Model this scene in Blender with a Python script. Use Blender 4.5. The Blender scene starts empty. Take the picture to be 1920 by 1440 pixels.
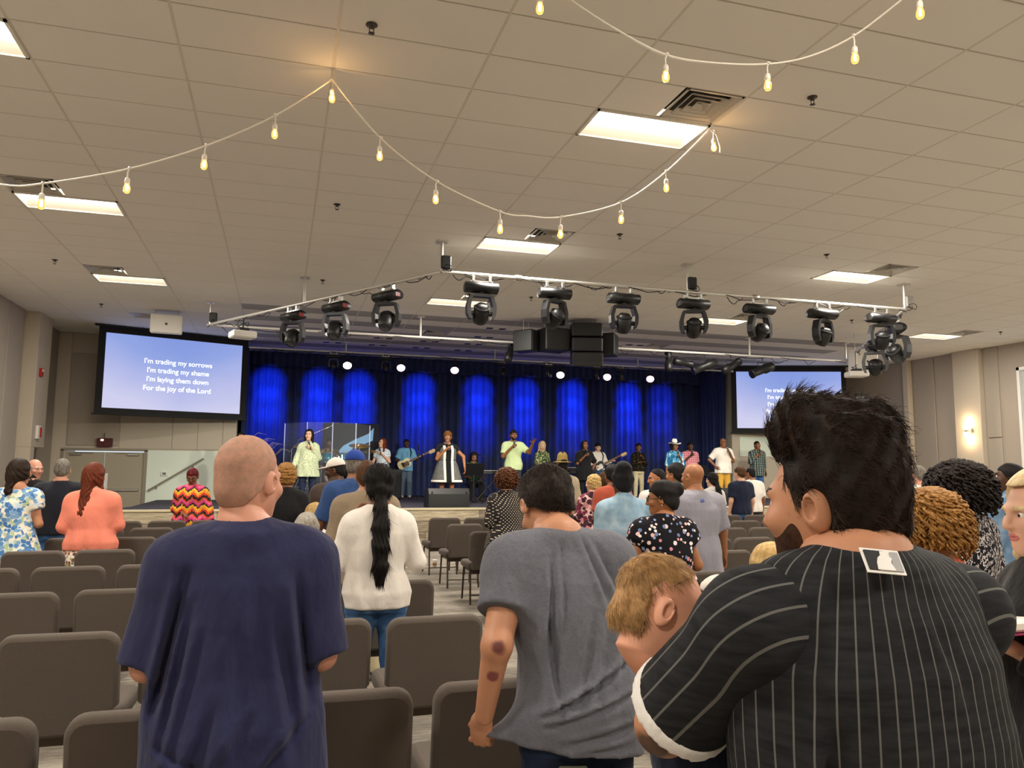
import bpy, bmesh, math, random
import numpy as np
from mathutils import Vector, Matrix
random.seed(7)
PI = math.pi
# ------------------------------------------------------------------ camera, world, exposure
FPX, YAW, PITCH, ROLL = 1453.36, 0.288459, 0.109962, 0.008288
CZ = 1.60
CEIL = CZ + 3.3965
def _basis():
    cy, sy, cp, sp = math.cos(YAW), math.sin(YAW), math.cos(PITCH), math.sin(PITCH)
    F = np.array([sy*cp, cy*cp, sp]); r = np.array([cy, -sy, 0.0]); u = np.cross(r, F)
    cr, sr = math.cos(ROLL), math.sin(ROLL)
    return cr*r + sr*u, -sr*r + cr*u, F
CR, CU, CF = _basis()
CO = np.array([0, 0, CZ])
def ray(x, y): return (x-960)/FPX*CR - (y-720)/FPX*CU + CF
def on_z(x, y, z): d = ray(x, y); return CO + d*(z-CZ)/d[2]
def on_y(x, y, Y): d = ray(x, y); return CO + d*Y/d[1]
def on_x(x, y, X): d = ray(x, y); return CO + d*X/d[0]
def at_d(x, y, d): return CO + ray(x, y)*d
scene = bpy.context.scene
COL = scene.collection
cam = bpy.data.cameras.new('camera'); camo = bpy.data.objects.new('camera', cam); COL.objects.link(camo)
cam.sensor_fit = 'HORIZONTAL'; cam.sensor_width = 36.0; cam.lens = FPX/1920*36.0; cam.clip_start = 0.05; cam.clip_end = 200
camo.matrix_world = Matrix(((CR[0], CU[0], -CF[0], 0), (CR[1], CU[1], -CF[1], 0), (CR[2], CU[2], -CF[2], CZ), (0, 0, 0, 1)))
scene.camera = camo
world = bpy.data.worlds.new('world'); scene.world = world; world.use_nodes = True
world.node_tree.nodes['Background'].inputs[0].default_value = (0.75, 0.88, 1.0, 1)
world.node_tree.nodes['Background'].inputs[1].default_value = 1.0
vs = scene.view_settings
vs.view_transform = 'Standard'; vs.look = 'None'; vs.gamma = 1.0; vs.use_curve_mapping = False
vs.exposure = 0.06
scene.cycles.max_bounces = 7; scene.cycles.diffuse_bounces = 4; scene.cycles.glossy_bounces = 2; scene.cycles.transmission_bounces = 4; scene.cycles.transparent_max_bounces = 8
TROFFER_W = 152.0      # watts of each ceiling troffer
TROFFER_COL = (1.0, 0.93, 0.83)
WASH_W = 1000.0        # each front-of-stage wash spot
BLUE_W = 1600.0        # each blue curtain spot

# ------------------------------------------------------------------ tagging
def tag(o, label=None, cat=None, group=None, kind=None):
    if label: o['label'] = label
    if cat: o['category'] = cat
    if group: o['group'] = group
    if kind: o['kind'] = kind
    return o
def empty(name, loc=(0, 0, 0), rz=0.0, label=None, cat=None, group=None, kind=None):
    o = bpy.data.objects.new(name, None); COL.objects.link(o)
    o.location = loc; o.rotation_euler = (0, 0, rz); o.empty_display_size = 0.1
    return tag(o, label, cat, group, kind)
def dup(root, loc=None, rz=None, label=None, group=None):
    r = root.copy(); COL.objects.link(r)
    if loc is not None: r.location = loc
    if rz is not None: r.rotation_euler = (0, 0, rz)
    if label: r['label'] = label
    if group: r['group'] = group
    for ch in KIDS.get(root.name, []):
        c = ch.copy(); COL.objects.link(c); c.parent = r; KIDS.setdefault(r.name, []).append(c)
        for g in KIDS.get(ch.name, []):
            d = g.copy(); COL.objects.link(d); d.parent = c; KIDS.setdefault(c.name, []).append(d)
    return r
KIDS = {}
def link(name, me, parent=None):
    o = bpy.data.objects.new(name, me); COL.objects.link(o)
    if parent is not None:
        o.parent = parent; KIDS.setdefault(parent.name, []).append(o)
    return o

# ------------------------------------------------------------------ materials
MATS = {}
def srgb(c):
    if isinstance(c, str):
        c = [int(c[i:i+2], 16)/255 for i in (0, 2, 4)]
    return tuple((v/12.92 if v <= 0.04045 else ((v+0.055)/1.055)**2.4) for v in c[:3]) + (1.0,)
class NT:
    def __init__(s, name):
        s.m = bpy.data.materials.new(name); s.m.use_nodes = True; s.t = s.m.node_tree
        s.b = s.t.nodes['Principled BSDF']; s.out = s.t.nodes['Material Output']
    def n(s, typ, **kw):
        nd = s.t.nodes.new(typ)
        for k, v in kw.items():
            if k in nd.inputs and not hasattr(nd, k): nd.inputs[k].default_value = v
            else: setattr(nd, k, v)
        return nd
    def l(s, a, b): s.t.links.new(a, b)
    def coord(s, scale=(1, 1, 1), kind='Object', rot=(0, 0, 0)):
        tc = s.n('ShaderNodeTexCoord'); mp = s.n('ShaderNodeMapping')
        mp.inputs['Scale'].default_value = scale; mp.inputs['Rotation'].default_value = rot
        s.l(tc.outputs[kind], mp.inputs['Vector']); return mp.outputs['Vector']
    def noise(s, vec, scale, detail=3, rough=0.55):
        nd = s.n('ShaderNodeTexNoise'); nd.inputs['Scale'].default_value = scale; nd.inputs['Detail'].default_value = detail
        nd.inputs['Roughness'].default_value = rough
        if vec is not None: s.l(vec, nd.inputs['Vector'])
        return nd
    def ramp(s, fac, stops, interp='LINEAR'):
        r = s.n('ShaderNodeValToRGB'); cr = r.color_ramp; cr.interpolation = interp
        while len(cr.elements) < len(stops): cr.elements.new(0.5)
        for e, (p, c) in zip(cr.elements, stops): e.position = p; e.color = srgb(c)
        s.l(fac, r.inputs['Fac']); return r.outputs['Color']
    def math(s, op, a, b=None, c=None):
        m = s.n('ShaderNodeMath'); m.operation = op
        for i, v in enumerate((a, b, c)):
            if v is None: continue
            if isinstance(v, (int, float)): m.inputs[i].default_value = v
            else: s.l(v, m.inputs[i])
        return m.outputs[0]
    def mix(s, fac, a, b, mode='MIX'):
        m = s.n('ShaderNodeMixRGB'); m.blend_type = mode
        for i, v in zip(('Fac', 'Color1', 'Color2'), (fac, a, b)):
            if isinstance(v, (int, float)): m.inputs[i].default_value = v
            elif isinstance(v, (str, tuple)): m.inputs[i].default_value = srgb(v)
            else: s.l(v, m.inputs[i])
        return m.outputs['Color']
    def sep(s, vec):
        x = s.n('ShaderNodeSeparateXYZ'); s.l(vec, x.inputs[0]); return x.outputs
    def bump(s, h, strength=0.3, dist=0.01):
        b = s.n('ShaderNodeBump'); b.inputs['Strength'].default_value = strength; b.inputs['Distance'].default_value = dist
        s.l(h, b.inputs['Height']); s.l(b.outputs['Normal'], s.b.inputs['Normal'])
    def color(s, c):
        if isinstance(c, (str, tuple)): s.b.inputs['Base Color'].default_value = srgb(c)
        else: s.l(c, s.b.inputs['Base Color'])
def mat(name, col, rough=0.6, metal=0.0, emit=None, estr=0.0, alpha=None, spec=0.5, sub=0.0):
    if name in MATS: return MATS[name]
    t = NT(name); t.color(col); t.b.inputs['Roughness'].default_value = rough; t.b.inputs['Metallic'].default_value = metal
    t.b.inputs['Specular IOR Level'].default_value = spec
    if emit: t.b.inputs['Emission Color'].default_value = srgb(emit); t.b.inputs['Emission Strength'].default_value = estr
    if alpha is not None: t.b.inputs['Alpha'].default_value = alpha
    if sub: t.b.inputs['Subsurface Weight'].default_value = sub; t.b.inputs['Subsurface Radius'].default_value = (0.02, 0.008, 0.004)
    MATS[name] = t.m; return t.m
def fabric(name, col, rough=0.9, var=0.12, scale=300.0, bump=0.25, dist=0.002, heather=0.0, wrinkle=.45):
    if name in MATS: return MATS[name]
    t = NT(name); v = t.coord(); n1 = t.noise(v, 4.0, 4); n2 = t.noise(v, scale, 2)
    f = t.math('MULTIPLY_ADD', n1.outputs['Fac'], var*2, 1-var)
    c = t.mix(1.0, col, t.ramp(f, [(0, (0, 0, 0)), (1, (1, 1, 1))]), 'MULTIPLY') if False else None
    hsv = t.n('ShaderNodeHueSaturation'); hsv.inputs['Color'].default_value = srgb(col); t.l(f, hsv.inputs['Value'])
    cc = hsv.outputs['Color']
    if heather:
        vv = t.coord((1, 1, 8)); n3 = t.noise(vv, 90, 3)
        cc = t.mix(t.math('MULTIPLY', n3.outputs['Fac'], heather), cc, 'c9c9d0')
    t.color(cc); t.b.inputs['Roughness'].default_value = rough; t.b.inputs['Specular IOR Level'].default_value = 0.25
    t.b.inputs['Sheen Weight'].default_value = 0.08
    if bump:
        t.bump(n2.outputs['Fac'], bump, dist)
        if wrinkle:
            w = t.noise(t.coord((1.6, 1.6, .8)), 9, 3, .5); b2 = t.n('ShaderNodeBump'); b2.inputs['Strength'].default_value = wrinkle; b2.inputs['Distance'].default_value = .03
            t.l(w.outputs['Fac'], b2.inputs['Height']); b1 = [q for q in t.t.nodes if q.type == 'BUMP'][0]; t.l(b2.outputs['Normal'], b1.inputs['Normal'])
    MATS[name] = t.m; return t.m
def spots(name, base, cols, scale, size=0.45, rnd=1.0, soft=0.03, stretch=(1, 1, 1)):
    """scattered print: round or stretched blotches of several colours on a base cloth"""
    if name in MATS: return MATS[name]
    t = NT(name); v = t.coord(stretch)
    nz = t.noise(v, scale*1.5, 2); wob = t.mix(0.06/scale*4, v, nz.outputs['Color'], 'ADD')
    vo = t.n('ShaderNodeTexVoronoi'); vo.inputs['Scale'].default_value = scale; vo.inputs['Randomness'].default_value = rnd
    t.l(wob if rnd > 0.3 else v, vo.inputs['Vector'])
    s = t.sep(vo.outputs['Color'])
    step = [(i/len(cols), c) for i, c in enumerate(cols)]
    pc = t.ramp(s[0], step, 'CONSTANT')
    sz = t.math('MULTIPLY_ADD', s[1], size*0.5 if rnd > 0.3 else 0.0, size*0.6 if rnd > 0.3 else size)
    fac = t.math('LESS_THAN', vo.outputs['Distance'], sz)
    t.color(t.mix(fac, base, pc)); t.b.inputs['Roughness'].default_value = 0.85
    t.b.inputs['Specular IOR Level'].default_value = 0.2
    MATS[name] = t.m; return t.m
def mottled(name, stops, scale, stretch=(1, 1, 1), detail=2, interp='CONSTANT'):
    if name in MATS: return MATS[name]
    t = NT(name); v = t.coord(stretch); n = t.noise(v, scale, detail)
    t.color(t.ramp(n.outputs['Fac'], stops, interp)); t.b.inputs['Roughness'].default_value = 0.85
    t.b.inputs['Specular IOR Level'].default_value = 0.2
    MATS[name] = t.m; return t.m
def plaid(name, base, c1, c2, sp=0.05):
    if name in MATS: return MATS[name]
    t = NT(name); v = t.coord(); s = t.sep(v)
    fx = t.math('LESS_THAN', t.math('FRACT', t.math('MULTIPLY', s[0], 1/sp)), 0.3)
    fz = t.math('LESS_THAN', t.math('FRACT', t.math('MULTIPLY', s[2], 1/sp)), 0.3)
    c = t.mix(fx, base, c1); c = t.mix(t.math('MULTIPLY', fz, 0.7), c, c2)
    t.color(c); t.b.inputs['Roughness'].default_value = 0.85; MATS[name] = t.m; return t.m
def polka(name, base, col, sp=.03, r=.27):
    if name in MATS: return MATS[name]
    t = NT(name); s = t.sep(t.coord()); u = t.math('ADD', s[0], s[1]); a = t.math('SUBTRACT', t.math('FRACT', t.math('MULTIPLY', t.math('ADD', u, s[2]), 1/sp)), .5); b = t.math('SUBTRACT', t.math('FRACT', t.math('MULTIPLY', t.math('SUBTRACT', u, s[2]), 1/sp)), .5)
    d = t.math('ADD', t.math('MULTIPLY', a, a), t.math('MULTIPLY', b, b)); t.color(t.mix(t.math('LESS_THAN', d, r*r), base, col)); t.b.inputs['Roughness'].default_value = .85; MATS[name] = t.m; return t.m
def chevron(name):
    if name in MATS: return MATS[name]
    t = NT(name); v = t.coord(); s = t.sep(v); n = t.noise(t.coord((3, 3, 1)), 14, 3)
    zig = t.math('PINGPONG', t.math('ADD', s[0], 5.0), 0.075)
    q = t.math('ADD', s[2], t.math('MULTIPLY', zig, 0.9))
    q = t.math('ADD', q, t.math('MULTIPLY', n.outputs['Fac'], 0.09))
    f = t.math('FRACT', t.math('MULTIPLY', q, 1/0.24))
    t.color(t.ramp(f, [(0, '15110f'), (.16, 'c8341c'), (.3, 'e8891e'), (.44, 'e9b52c'), (.54, '1a1412'), (.66, 'd12c6b'), (.8, 'e0679a'), (.88, 'd24a1f')], 'CONSTANT'))
    t.b.inputs['Roughness'].default_value = 0.8; MATS[name] = t.m; return t.m
def hairmat(name, c1, c2, scale=60, stretch=(1, 1, .25), rough=0.62, bump=0.6, dist=0.004):
    if name in MATS: return MATS[name]
    t = NT(name); v = t.coord(stretch); n = t.noise(v, scale, 4, 0.65)
    t.color(t.ramp(n.outputs['Fac'], [(.3, c1), (.7, c2)])); t.b.inputs['Roughness'].default_value = rough
    t.b.inputs['Specular IOR Level'].default_value = 0.18
    t.bump(n.outputs['Fac'], bump, dist); MATS[name] = t.m; return t.m
def skinmat(name, col, dark=None, marks=(), rough=0.5):
    """skin with gentle mottling; marks = (centre, radius, colour) blotches such as bruises or tattoos"""
    if name in MATS: return MATS[name]
    t = NT(name); v = t.coord(); n = t.noise(v, 25, 4)
    c = t.mix(t.math('MULTIPLY', n.outputs['Fac'], 0.5), col, dark or col)
    for (ctr, rad, mc) in marks:
        d = t.n('ShaderNodeVectorMath'); d.operation = 'DISTANCE'; t.l(v, d.inputs[0]); d.inputs[1].default_value = ctr
        q = t.math('ADD', d.outputs['Value'], t.math('MULTIPLY', t.math('SUBTRACT', n.outputs['Fac'], 0.5), rad*1.2))
        mr = t.n('ShaderNodeMapRange'); mr.inputs['From Min'].default_value = rad; mr.inputs['From Max'].default_value = rad*0.55
        t.l(q, mr.inputs['Value']); c = t.mix(t.math('MULTIPLY', mr.outputs[0], 0.85), c, mc)
    t.color(c); t.b.inputs['Roughness'].default_value = rough; t.b.inputs['Specular IOR Level'].default_value = 0.4
    n2 = t.noise(v, 350, 2); t.bump(n2.outputs['Fac'], 0.08, 0.002)
    MATS[name] = t.m; return t.m

# ------------------------------------------------------------------ mesh builder
class MB:
    def __init__(s): s.v = []; s.f = []; s.sm = []
    def add(s, vs, fs, smooth=False):
        o = len(s.v); s.v += [tuple(map(float, p)) for p in vs]; s.f += [tuple(i+o for i in f) for f in fs]; s.sm += [smooth]*len(fs); return s
    def box(s, c, size, M=None, b=0.0):
        x, y, z = (size[0]/2, size[1]/2, size[2]/2)
        c = Vector(c)
        if b <= 0:
            vs = [Vector((i*x, j*y, k*z)) for i in (-1, 1) for j in (-1, 1) for k in (-1, 1)]
            fs = [(0, 1, 3, 2), (4, 6, 7, 5), (0, 4, 5, 1), (2, 3, 7, 6), (0, 2, 6, 4), (1, 5, 7, 3)]
        else:
            b = min(b, x*.95, y*.95, z*.95)
            vs = []; idx = {}
            for i in (-1, 1):
                for j in (-1, 1):
                    for k in (-1, 1):
                        for a in range(3):
                            d = [x-b, y-b, z-b]; d[a] += b
                            idx[(i, j, k, a)] = len(vs); vs.append(Vector((i*d[0], j*d[1], k*d[2])))
            fs = []
            g = lambda i, j, k, a: idx[(i, j, k, a)]
            for e in (-1, 1):
                q = [g(e, -1, -1, 0), g(e, 1, -1, 0), g(e, 1, 1, 0), g(e, -1, 1, 0)]; fs.append(q if e > 0 else q[::-1])
                q = [g(-1, e, -1, 1), g(-1, e, 1, 1), g(1, e, 1, 1), g(1, e, -1, 1)]; fs.append(q if e > 0 else q[::-1])
                q = [g(-1, -1, e, 2), g(1, -1, e, 2), g(1, 1, e, 2), g(-1, 1, e, 2)]; fs.append(q if e > 0 else q[::-1])
            for i in (-1, 1):
                for j in (-1, 1):
                    q = [g(i, j, -1, 0), g(i, j, -1, 1), g(i, j, 1, 1), g(i, j, 1, 0)]; fs.append(q if i*j > 0 else q[::-1])
                    q = [g(i, -1, j, 0), g(i, 1, j, 0), g(i, 1, j, 2), g(i, -1, j, 2)]; fs.append(q if i*j > 0 else q[::-1])
                    q = [g(-1, i, j, 1), g(-1, i, j, 2), g(1, i, j, 2), g(1, i, j, 1)]; fs.append(q if i*j > 0 else q[::-1])
                    for k in (-1, 1):
                        q = [g(i, j, k, 0), g(i, j, k, 1), g(i, j, k, 2)]; fs.append(q if i*j*k > 0 else q[::-1])
        if M is not None: vs = [M @ p for p in vs]
        return s.add([p+c for p in vs], fs)
    def tube(s, pts, r, n=8, cap=True, smooth=True):
        pts = [Vector(p) for p in pts]; vs = []; fs = []
        rr = r if hasattr(r, '__len__') else [r]*len(pts)
        prev = None
        for i, p in enumerate(pts):
            t = (pts[min(i+1, len(pts)-1)] - pts[max(i-1, 0)])
            t = t.normalized() if t.length > 1e-9 else Vector((0, 0, 1))
            a = prev if prev is not None else (Vector((0, 0, 1)) if abs(t.z) < .9 else Vector((1, 0, 0)))
            u = (a - t*a.dot(t)); u = u.normalized() if u.length > 1e-6 else t.orthogonal().normalized()
            prev = u; w = t.cross(u)
            for k in range(n):
                an = 2*PI*k/n; vs.append(p + (u*math.cos(an) + w*math.sin(an))*rr[i])
        for i in range(len(pts)-1):
            for k in range(n):
                fs.append((i*n+k, i*n+(k+1) % n, (i+1)*n+(k+1) % n, (i+1)*n+k))
        s.add(vs, fs, smooth)
        if cap:
            s.add(vs[:n], [tuple(range(n))[::-1]]); s.add(vs[-n:], [tuple(range(n))])
        return s
    def lathe(s, prof, n=20, M=None, smooth=True):
        vs = []; fs = []
        for (r, z) in prof:
            for k in range(n):
                a = 2*PI*k/n; vs.append(Vector((r*math.cos(a), r*math.sin(a), z)))
        for i in range(len(prof)-1):
            for k in range(n):
                fs.append((i*n+k, i*n+(k+1) % n, (i+1)*n+(k+1) % n, (i+1)*n+k))
        if prof[0][0] > 1e-6: fs.append(tuple(range(n))[::-1])
        if prof[-1][0] > 1e-6: fs.append(tuple(range((len(prof)-1)*n, len(prof)*n)))
        if M is not None: vs = [M @ p for p in vs]
        return s.add(vs, fs, smooth)
    def prism(s, out, t, M=None, smooth=False):
        """outline in (x,z), thickness t in y"""
        n = len(out)
        vs = [Vector((x, -t/2, z)) for x, z in out] + [Vector((x, t/2, z)) for x, z in out]
        fs = [tuple(range(n)), tuple(range(n, 2*n))[::-1]] + [(i, i+n, (i+1) % n + n, (i+1) % n) for i in range(n)]
        if M is not None: vs = [M @ p for p in vs]
        return s.add(vs, fs, smooth)
    def mesh(s, name, m):
        me = bpy.data.meshes.new(name); me.from_pydata(s.v, [], s.f)
        for p, k in zip(me.polygons, s.sm): p.use_smooth = k
        if m is not None: me.materials.append(m)
        me.update(); return me
    def build(s, name, m, parent=None, label=None, cat=None, group=None, kind=None, loc=None, recalc=True):
        me = s.mesh(name, m)
        if recalc:
            bm = bmesh.new(); bm.from_mesh(me); bmesh.ops.recalc_face_normals(bm, faces=bm.faces); bm.to_mesh(me); bm.free()
        o = link(name, me, parent)
        if loc is not None: o.location = loc
        return tag(o, label, cat, group, kind)
def frame_to(d, up=(0, 0, 1)):
    """rotation whose local +Z points along d"""
    d = Vector(d).normalized(); return d.to_track_quat('Z', 'Y').to_matrix()
def T(loc, rot=None):
    m = Matrix.Translation(Vector(loc))
    return m @ (rot.to_4x4() if rot is not None else Matrix.Identity(4))
def pillow(w_bot, w_top, h, t, rc, b, notch=0.0, nc=6):
    """padded upholstered panel in xz, thickness along y; rounded corners and soft edges"""
    def outline(ins):
        wt, wb, hh, r = w_top/2-ins, w_bot/2-ins, h-ins, max(rc-ins, .004)
        pts = []
        for k in range(nc+1):
            a = PI/2*k/nc; pts.append((wt-r+r*math.cos(a), hh-r+r*math.sin(a)))
        left = [(-x, z) for x, z in pts[::-1]]
        rb = 0.02
        lo = [(-wt, .13) , (-wb, .10)] if notch else []
        ro = [(wb, .10), (wt, .13)] if notch else []
        return pts + left + lo + [(-wb, ins+rb*.4), (-wb+rb, ins), (wb-rb, ins), (wb, ins+rb*.4)] + ro
    rings = [(-t/2, b), (-t/2+b*.3, b*.3), (-t/2+b, 0), (t/2-b, 0), (t/2-b*.3, b*.3), (t/2, b)]
    vs = []; fs = []
    for y, ins in rings: vs += [(x, y, z) for x, z in outline(ins)]
    n = len(outline(0))
    for i in range(len(rings)-1):
        for k in range(n): fs.append((i*n+k, i*n+(k+1) % n, (i+1)*n+(k+1) % n, (i+1)*n+k))
    m = MB(); m.add(vs, fs, True); m.add(vs[:n], [tuple(range(n))]); m.add(vs[-n:], [tuple(range(n))[::-1]])
    return m
ORD = ['first', 'second', 'third', 'fourth', 'fifth', 'sixth', 'seventh', 'eighth', 'ninth', 'tenth', 'eleventh', 'twelfth', 'thirteenth', 'fourteenth', 'fifteenth', 'sixteenth']
# ------------------------------------------------------------------ the room shell
XL, XR, YB, YN, YC = -5.52, 18.3, 22.0, -5.0, 23.9     # left, right, back wall, wall behind the viewer, curtain line
GX0, GY0, TW, TD = -2.1354, 5.8639, 1.2192, 0.6096     # ceiling grid: origin and tile size
def mk_wall(name, hexcol, sc=0.12):
    t = NT(name); v = t.coord(); n = t.noise(v, 350, 2); n1 = t.noise(v, 0.6, 2)
    hsv = t.n('ShaderNodeHueSaturation'); hsv.inputs['Color'].default_value = srgb(hexcol)
    t.l(t.math('MULTIPLY_ADD', n1.outputs['Fac'], sc, 1-sc/2), hsv.inputs['Value']); t.color(hsv.outputs['Color'])
    t.b.inputs['Roughness'].default_value = 0.9; t.bump(n.outputs['Fac'], 0.15, 0.003); MATS[name] = t.m; return t.m
M_wall = mk_wall('wall_paint', 'bdb3a2'); M_panel = mk_wall('acoustic_fabric', 'a79c8e'); M_pil = mk_wall('pilaster_paint', 'c2b6a3')
M_pale = mk_wall('pale_panel', 'dfe9dc')
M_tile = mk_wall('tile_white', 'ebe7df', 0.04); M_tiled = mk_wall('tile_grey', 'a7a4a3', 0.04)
M_grid = mat('grid_metal', 'b4ad9f', 0.6); M_gridl = mat('grid_main', 'd8d1c3', 0.5)
M_black = mat('black_plastic', '131315', 0.45); M_blackm = mat('black_matte', '0e0e10', 0.8); M_metal = mat('steel', 'b9b8b4', 0.35, 0.9)
M_white = mat('white_paint', 'e9e6df', 0.5); M_alum = mat('aluminium_pipe', 'd5d3cc', 0.38, 0.55); M_dark = mat('dark_metal', '35332f', 0.45, 0.5)
M_chrome = mat('chrome', 'd8d8d8', 0.15, 1.0)
def mk_carpet():
    t = NT('carpet'); v = t.coord()
    br = t.n('ShaderNodeTexBrick'); br.offset = 0.5; br.inputs['Scale'].default_value = 1.0
    br.inputs['Brick Width'].default_value = 1.0; br.inputs['Row Height'].default_value = 0.25; br.inputs['Mortar Size'].default_value = 0.0
    br.inputs['Color1'].default_value = (.35, .35, .35, 1); br.inputs['Color2'].default_value = (.75, .75, .75, 1); br.inputs['Bias'].default_value = 0
    t.l(v, br.inputs['Vector'])
    n = t.noise(t.coord((2.2, 16, 1)), 3.0, 5, 0.7); n2 = t.noise(v, 160, 2)
    f = t.math('ADD', t.math('MULTIPLY', br.outputs['Color'], 0.35), t.math('MULTIPLY', n.outputs['Fac'], 0.75))
    c = t.ramp(f, [(.3, '5d564d'), (.5, '7d766c'), (.62, '968e82'), (.75, 'b8b0a2')])
    t.color(t.mix(0.25, c, n2.outputs['Color'], 'OVERLAY')); t.b.inputs['Roughness'].default_value = 0.95
    t.b.inputs['Specular IOR Level'].default_value = 0.1; t.bump(n2.outputs['Fac'], 0.5, 0.006); MATS['carpet'] = t.m; return t.m
M_carpet = mk_carpet()
def slab(name, x0, x1, y0, y1, z0, z1, m, parent=None, b=0.0, kind=None):
    return MB().box(((x0+x1)/2, (y0+y1)/2, (z0+z1)/2), (abs(x1-x0), abs(y1-y0), abs(z1-z0)), b=b).build(name, m, parent, kind=kind)
floor = slab('floor', XL-.3, XR+.3, YN-.3, YC+.6, -.2, 0, M_carpet, kind='structure')
# ceiling: slab above, T-bar grid, lay-in tiles each its own piece
ceil = slab('ceiling', XL-.3, XR+.3, YN-.3, YC+.6, CEIL+.35, CEIL+.5, mat('plenum', '3a3834', .9), kind='structure')
SKIP = set(); HALF = {}
TROFF = []
for j in (-13, -6, 1, 8, 15):
    for i in (-1, 4, 9, 14): TROFF.append((i, j)); SKIP.add((i, j))
SKIP.add((9, 22))
VENT = []
for (i, j, side) in [(-1, 0, 0), (4, 0, 1), (9, 0, 1), (-1, 7, 0), (4, 7, 1), (9, 7, 1), (14, 7, 1), (-1, 14, 0), (4, 14, 1), (9, 14, 1), (14, 14, 1), (-1, 21, 0), (4, 21, 1), (9, 21, 1)]:
    VENT.append((i, j, side)); HALF[(i, j)] = side
TZ = CEIL
def tile_mesh(w, d, m):
    b = MB(); g = 0.010; c = 0.005
    x, y = w/2-g, d/2-g
    lo = [(-x+c, -y+c, 0), (x-c, -y+c, 0), (x-c, y-c, 0), (-x+c, y-c, 0)]; mid = [(-x, -y, c), (x, -y, c), (x, y, c), (-x, y, c)]
    up = [(p[0], p[1], .018) for p in mid]
    vs = lo+mid+up; fs = [(3, 2, 1, 0), (8, 9, 10, 11)]
    for r in (0, 4):
        for k in range(4): fs.append((r+k, r+(k+1) % 4, r+4+(k+1) % 4, r+4+k))
    b.add(vs, fs); return b
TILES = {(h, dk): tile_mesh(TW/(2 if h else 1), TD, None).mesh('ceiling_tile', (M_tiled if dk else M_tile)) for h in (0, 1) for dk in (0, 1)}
cells = []
i0, i1 = int(math.floor((XL-GX0)/TW)), int(math.ceil((XR-GX0)/TW)); j0, j1 = int(math.floor((YN-GY0)/TD)), int(math.ceil((YC-GY0)/TD))
for i in range(i0, i1):
    for j in range(j0, j1):
        if (i, j) in SKIP: continue
        cx, cy = GX0+(i+.5)*TW, GY0+(j+.5)*TD; h = 0
        if (i, j) in HALF: h = 1; cx += TW/4*(1 if HALF[(i, j)] == 0 else -1)
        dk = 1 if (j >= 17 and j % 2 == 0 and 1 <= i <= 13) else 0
        d = np.array([cx, cy, TZ])-CO; fw = d@CF
        vis = -1
        if fw > .5:
            u, v = 960+FPX*(d@CR)/fw, 720-FPX*(d@CU)/fw
            if -150 < u < 2070 and -120 < v < 1440: vis = 1/(fw**3)
        cells.append((vis, cx, cy, h, dk))
cells.sort(key=lambda c: -c[0])
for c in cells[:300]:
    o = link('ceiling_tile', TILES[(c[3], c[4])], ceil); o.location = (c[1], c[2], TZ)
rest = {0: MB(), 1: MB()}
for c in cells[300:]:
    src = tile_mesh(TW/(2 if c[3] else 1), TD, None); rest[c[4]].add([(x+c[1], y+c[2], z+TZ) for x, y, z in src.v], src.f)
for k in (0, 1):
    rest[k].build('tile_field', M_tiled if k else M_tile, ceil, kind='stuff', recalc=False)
g = MB(); gc = MB()
for i in range(i0, i1+1):
    x = GX0+i*TW
    if XL < x < XR: g.box((x, (YN+YC)/2, TZ+.008), (.022, YC-YN, .006)); g.box((x, (YN+YC)/2, TZ+.03), (.004, YC-YN, .04))
for j in range(j0, j1+1):
    y = GY0+j*TD
    if YN < y < YC: gc.box(((XL+XR)/2, y, TZ+.009), (XR-XL, .022, .004))
g.build('main_runner_grid', M_gridl, ceil, recalc=False); gc.build('cross_tee_grid', M_grid, ceil, recalc=False)
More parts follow.
